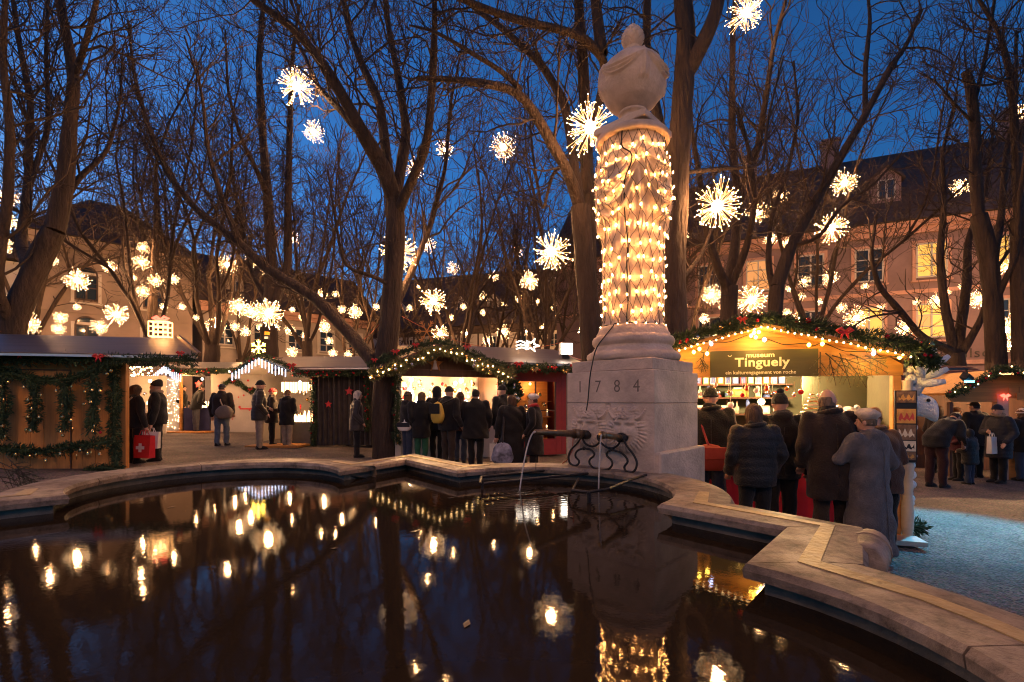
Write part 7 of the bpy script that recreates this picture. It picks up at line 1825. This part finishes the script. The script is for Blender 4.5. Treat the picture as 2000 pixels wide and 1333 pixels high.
# museum hut
add('c1', 'man in dark jacket with red bag just right of the stone pedestal', 1388, 5.85, 1.68, -20, blk, .42, jean, 'beanie', kb, armR='down', armL='front', seed=21, vox=.012, broad=1.1)
add('c2', 'short woman in black down jacket with bobbed hair at the museum hut', 1474, 4.95, 1.50, -5, puf, .44, dkt, hair='bob', hairc=(.16, .09, .05), armR='pocket', armL='pocket', puff=.008, broad=1.10, seed=22, vox=.012)
add('c3', 'person in black beanie and hooded jacket behind the short woman at the museum hut', 1524, 5.35, 1.62, -15, blk, .42, dkt, 'bobble', kb, armR='hold', armL='front', hood='down', broad=1.0, seed=23, vox=.012)
add('c4', 'balding man in long dark brown coat at the museum hut counter', 1624, 4.9, 1.68, -12, brn, .33, brt, hair='bald', hairc=(.30, .20, .13), armR='link', armL='pocket', broad=1.08, coat_flare=1.02, lean=7, seed=24, vox=.010, head_turn=-30)
add('c5', 'old woman in ankle-long grey wool coat and cream hat holding the man\'s arm', 1696, 4.7, 1.45, 18, gry, .05, dkt, 'beret', kc, hair='short', hairc=(.25, .17, .1), armL='reach', armR='pocket', hood='down', broad=1.08, coat_flare=1.25, seed=25, vox=.010, head_turn=15)
add('c6', 'person with striped headscarf bending over the right end of the museum counter', 1722, 5.15, 1.48, -10, kbr, .40, dkt, 'slouch', kstr, armR='front', armL='front', scarf=kstr, lean=15, seed=26)
# far right crowd
add('d1', 'man in dark coat and wine trousers bending forward beside the moose head', 1828, 9.4, 1.72, -75, blk2, .46, wine, hair='short', hairc=(.05, .03, .02), armR='reach', armL='reach', lean=48, stride=.03, seed=31)
add('d2', 'brown-haired person standing behind the bending man near the far right hut', 1832, 11.6, 1.62, -60, brn, .42, dkt, hair='fluffy', hairc=(.12, .06, .03), armR='pocket', armL='front', seed=32)
add('d3', 'woman with hood facing the camera in the far right crowd', 1868, 12.0, 1.60, 178, brn, .42, dkt, 'hood', kbr, armR='pocket', armL='front', seed=33, face=True)
add('d4', 'child in wine-red jacket leaning down beside the bending man', 1872, 10.4, 1.42, 75, cloth('wine_jacket', (.12, .02, .03)), .45, dkt, 'beanie', kb, armR='front', armL='front', lean=22, seed=34)
add('d5', 'broad man in black coat with flat cap seen from behind in the far right crowd', 1906, 11.0, 1.74, 8, blk, .42, dkt, 'cap', kb, hair='short', hairc=(.03, .02, .02), armR='pocket', armL='front', broad=1.25, seed=35)
add('d6', 'small child in black hooded down jacket on the gravel at right', 1894, 9.9, 1.14, 20, puf, .36, jean, 'hood', puf, armR='down', armL='front', puff=.006, broad=1.25, seed=36)
add('d7', 'woman in navy knee-length down coat and tall black boots at the right', 1950, 10.2, 1.66, 95, nvy, .32, dkt, 'beanie', kn, hair=None, armR='fold', armL='pocket', puff=.007, scarf=cloth('fur_trim', (.2, .14, .09)), boots=True, seed=37, vox=.011, face=True, broad=1.1)
add('d8', 'person in white knit hat cut by the right edge of the view', 1998, 10.6, 1.60, 5, blk, .40, jean, 'beanie', kwh, hair='bob', hairc=(.2, .1, .05), armR='pocket', armL='front', seed=38)
run_jobs()
# ---------------------------------------------------------------- bags
def strap(parent, a, b_, mat, w=.012, via=None):
    o0 = parent.location.copy(); pts = [Vector(a)-o0]+([Vector(v)-o0 for v in via] if via else [])+[Vector(b_)-o0]
    pa, _ = resample([tuple(p) for p in pts], [1]*len(pts), .03); return MB().tube(pa.tolist(), w, 5).build('strap', mat, parent, True)
def soft_bag(name, label, p, w, dp, h, rz, mat, seed=1, flap=None):
    o = thing(name, label, 'bag', p, R(rz))
    def f(a, b_):
        th = a*2*PI; c_, s = math.cos(th), math.sin(th); k = math.sin(PI*min(1, .08+.92*b_))**.35*(1-.18*b_)
        return (w/2*k*math.copysign(abs(c_)**.6, c_)*(1+.05*math.sin(b_*9+seed)), dp/2*k*math.copysign(abs(s)**.7, s), h*b_+.015*math.sin(th*2+seed)*b_)
    V, F = grid_mesh(f, 24, 12, True); F += [tuple(range(23, -1, -1)), tuple(range(24*11, 24*12))]; link_mesh('bag_body', V, F, mat, o, True)
    if flap: MB().bbox(-w*.46, -dp/2-.012, h*.45, w*.46, -dp/2+.01, h*.92, .006).build('flap', flap, o)
    return o
def paper_bag(name, label, p, w, dp, h, rz, mat):
    o = thing(name, label, 'bag', p, R(rz)); t_ = .9
    V = [(-w/2*t_, -dp/2, 0), (w/2*t_, -dp/2, 0), (w/2*t_, dp/2, 0), (-w/2*t_, dp/2, 0), (-w/2, -dp*.35, h), (w/2, -dp*.35, h*.97), (w/2, dp*.35, h*.97), (-w/2, dp*.35, h)]
    link_mesh('bag_body', V, [(3,2,1,0),(0,1,5,4),(1,2,6,5),(2,3,7,6),(3,0,4,7)], mat, o)
    for y in (-dp*.3, dp*.3): MB().tube([(-w*.18, y, h*.98), (-w*.12, y*.5, h*1.2), (w*.12, y*.5, h*1.2), (w*.18, y, h*.98)], .007, 5).build('handle', mat, o)
    return o
tan = pm('tan_leather', (.38, .24, .09), .5, .25, 6, .1, 60); bw = pm('white_plastic_bag', (.75, .68, .6), .5, .1, 6, .2, 18); redb = pm('red_plastic_bag', (.55, .02, .03), .4, .12, 6, .25, 18)
a1, a2 = PP['a1'], PP['a2']
p = a1['W']((-.125, -.05, .44)); b = soft_bag('shoulder_bag', 'tan shoulder bag on the hip of the woman beside the timber hut', p, .34, .12, .17, -25, tan, 1, tan); strap(b, p+Vector((.1, -.02, .17)), a1['W']((.07, .02, .84)), kbei, .016, [a1['W']((.02, -.10, .70))])
hR = a1['hand'][1]; rb = paper_bag('carrier_bag', 'red carrier bag with white cross held by the woman with tan bag', hR+Vector((.0, -.03, -.62)), .40, .14, .45, -12, redb)
for q in ((-.035, -.085, .035, .085), (-.10, -.03, -.0355, .03), (.0355, -.03, .10, .03)): MB().box(q[0]-.03, -.074, .2+q[1], q[2]-.03, -.0715, .2+q[3]).build('white_cross', M['white'], rb).rotation_euler = (R(-2.5), 0, 0)
hL = a2['hand'][-1]; paper_bag('carrier_bag', 'white carrier bag held by the woman with slouchy beanie', hL+Vector((0, 0, -.50)), .30, .12, .34, 10, bw)
a3 = PP['a3']; p = a3['W']((.02, -.13, .50)); b = soft_bag('shoulder_bag', 'dark patterned shoulder bag of the man at the blue counter', p, .40, .14, .26, 10, pm('patterned_bag', (.06, .05, .05), .6, .8, 12, 0), 2, None); strap(b, p+Vector((0, 0, .26)), a3['W']((0, 0, .84)), kb)
a5 = PP['a5']; p = a5['W']((.10, -.12, .44)); b = soft_bag('shoulder_bag', 'big sagging beige bag of the man walking away', p, .50, .24, .36, 0, pm('beige_canvas', (.22, .17, .12), .85, .2, 5, .3, 20), 3); strap(b, p+Vector((-.05, 0, .34)), a5['W']((.02, -.02, .85)), kbei, .018, [a5['W']((.03, -.11, .72))])
b1 = PP['b1']; p = b1['W']((.08, -.09, .45)); b = soft_bag('shoulder_bag', 'white and blue bag of the woman at the left end of the middle hut', p, .32, .14, .20, -10, bw, 4, nvy); strap(b, p+Vector((0, 0, .2)), b1['W']((-.06, 0, .84)), kwh, .016)
b4 = PP['b4']; p = b4['W']((-.02, -.17, .55)); b = soft_bag('backpack', 'yellow and black backpack on the back of the man at the middle hut', p, .32, .20, .44, -35, pm('yellow_nylon', (.50, .34, .05), .5, .12, 6, .1, 40), 5, kb)
for s_ in (-1, 1): strap(b, p+Vector((s_*.1, .05, .4)), b4['sh'][s_]+Vector((0, 0, .06)), kb, .018)
b8 = PP['b8']; plaid = pm('blue_plaid', (.07, .09, .17), .85, .9, 7, 0, c2=(.2, .22, .3)); p = b8['W']((-.14, -.12, .14)); b = soft_bag('tote_bag', 'large blue plaid tote bag carried in front of the middle hut', p, .46, .2, .42, 5, plaid, 6); strap(b, p+Vector((0, 0, .40)), b8['sh'][-1]+Vector((.05, -.05, .05)), kg, .02)
b6 = PP['b6']; paper_bag('carrier_bag', 'white paper bag hanging between the broad man and the plaid bag', b6['W']((.24, -.02, .10)), .22, .1, .36, 5, bw)
c1 = PP['c1']; p = c1['W']((-.02, -.14, .42)); b = soft_bag('shoulder_bag', 'big red handbag just right of the stone pedestal', p, .46, .16, .30, -5, pm('red_leather', (.34, .05, .03), .5, .15, 5, .1, 40), 7, pm('red_leather_flap', (.38, .06, .04), .5, .15, 5, .1, 40)); strap(b, p+Vector((0, 0, .29)), c1['sh'][-1]+Vector((0, -.05, .05)), M['red_paint'], .014)
c2 = PP['c2']; 
d7 = PP['d7']; b = paper_bag('carrier_bag', 'crumpled white bag beside the woman in navy coat', d7['W']((-.05, .15, .38)), .2, .1, .36, 20, bw)
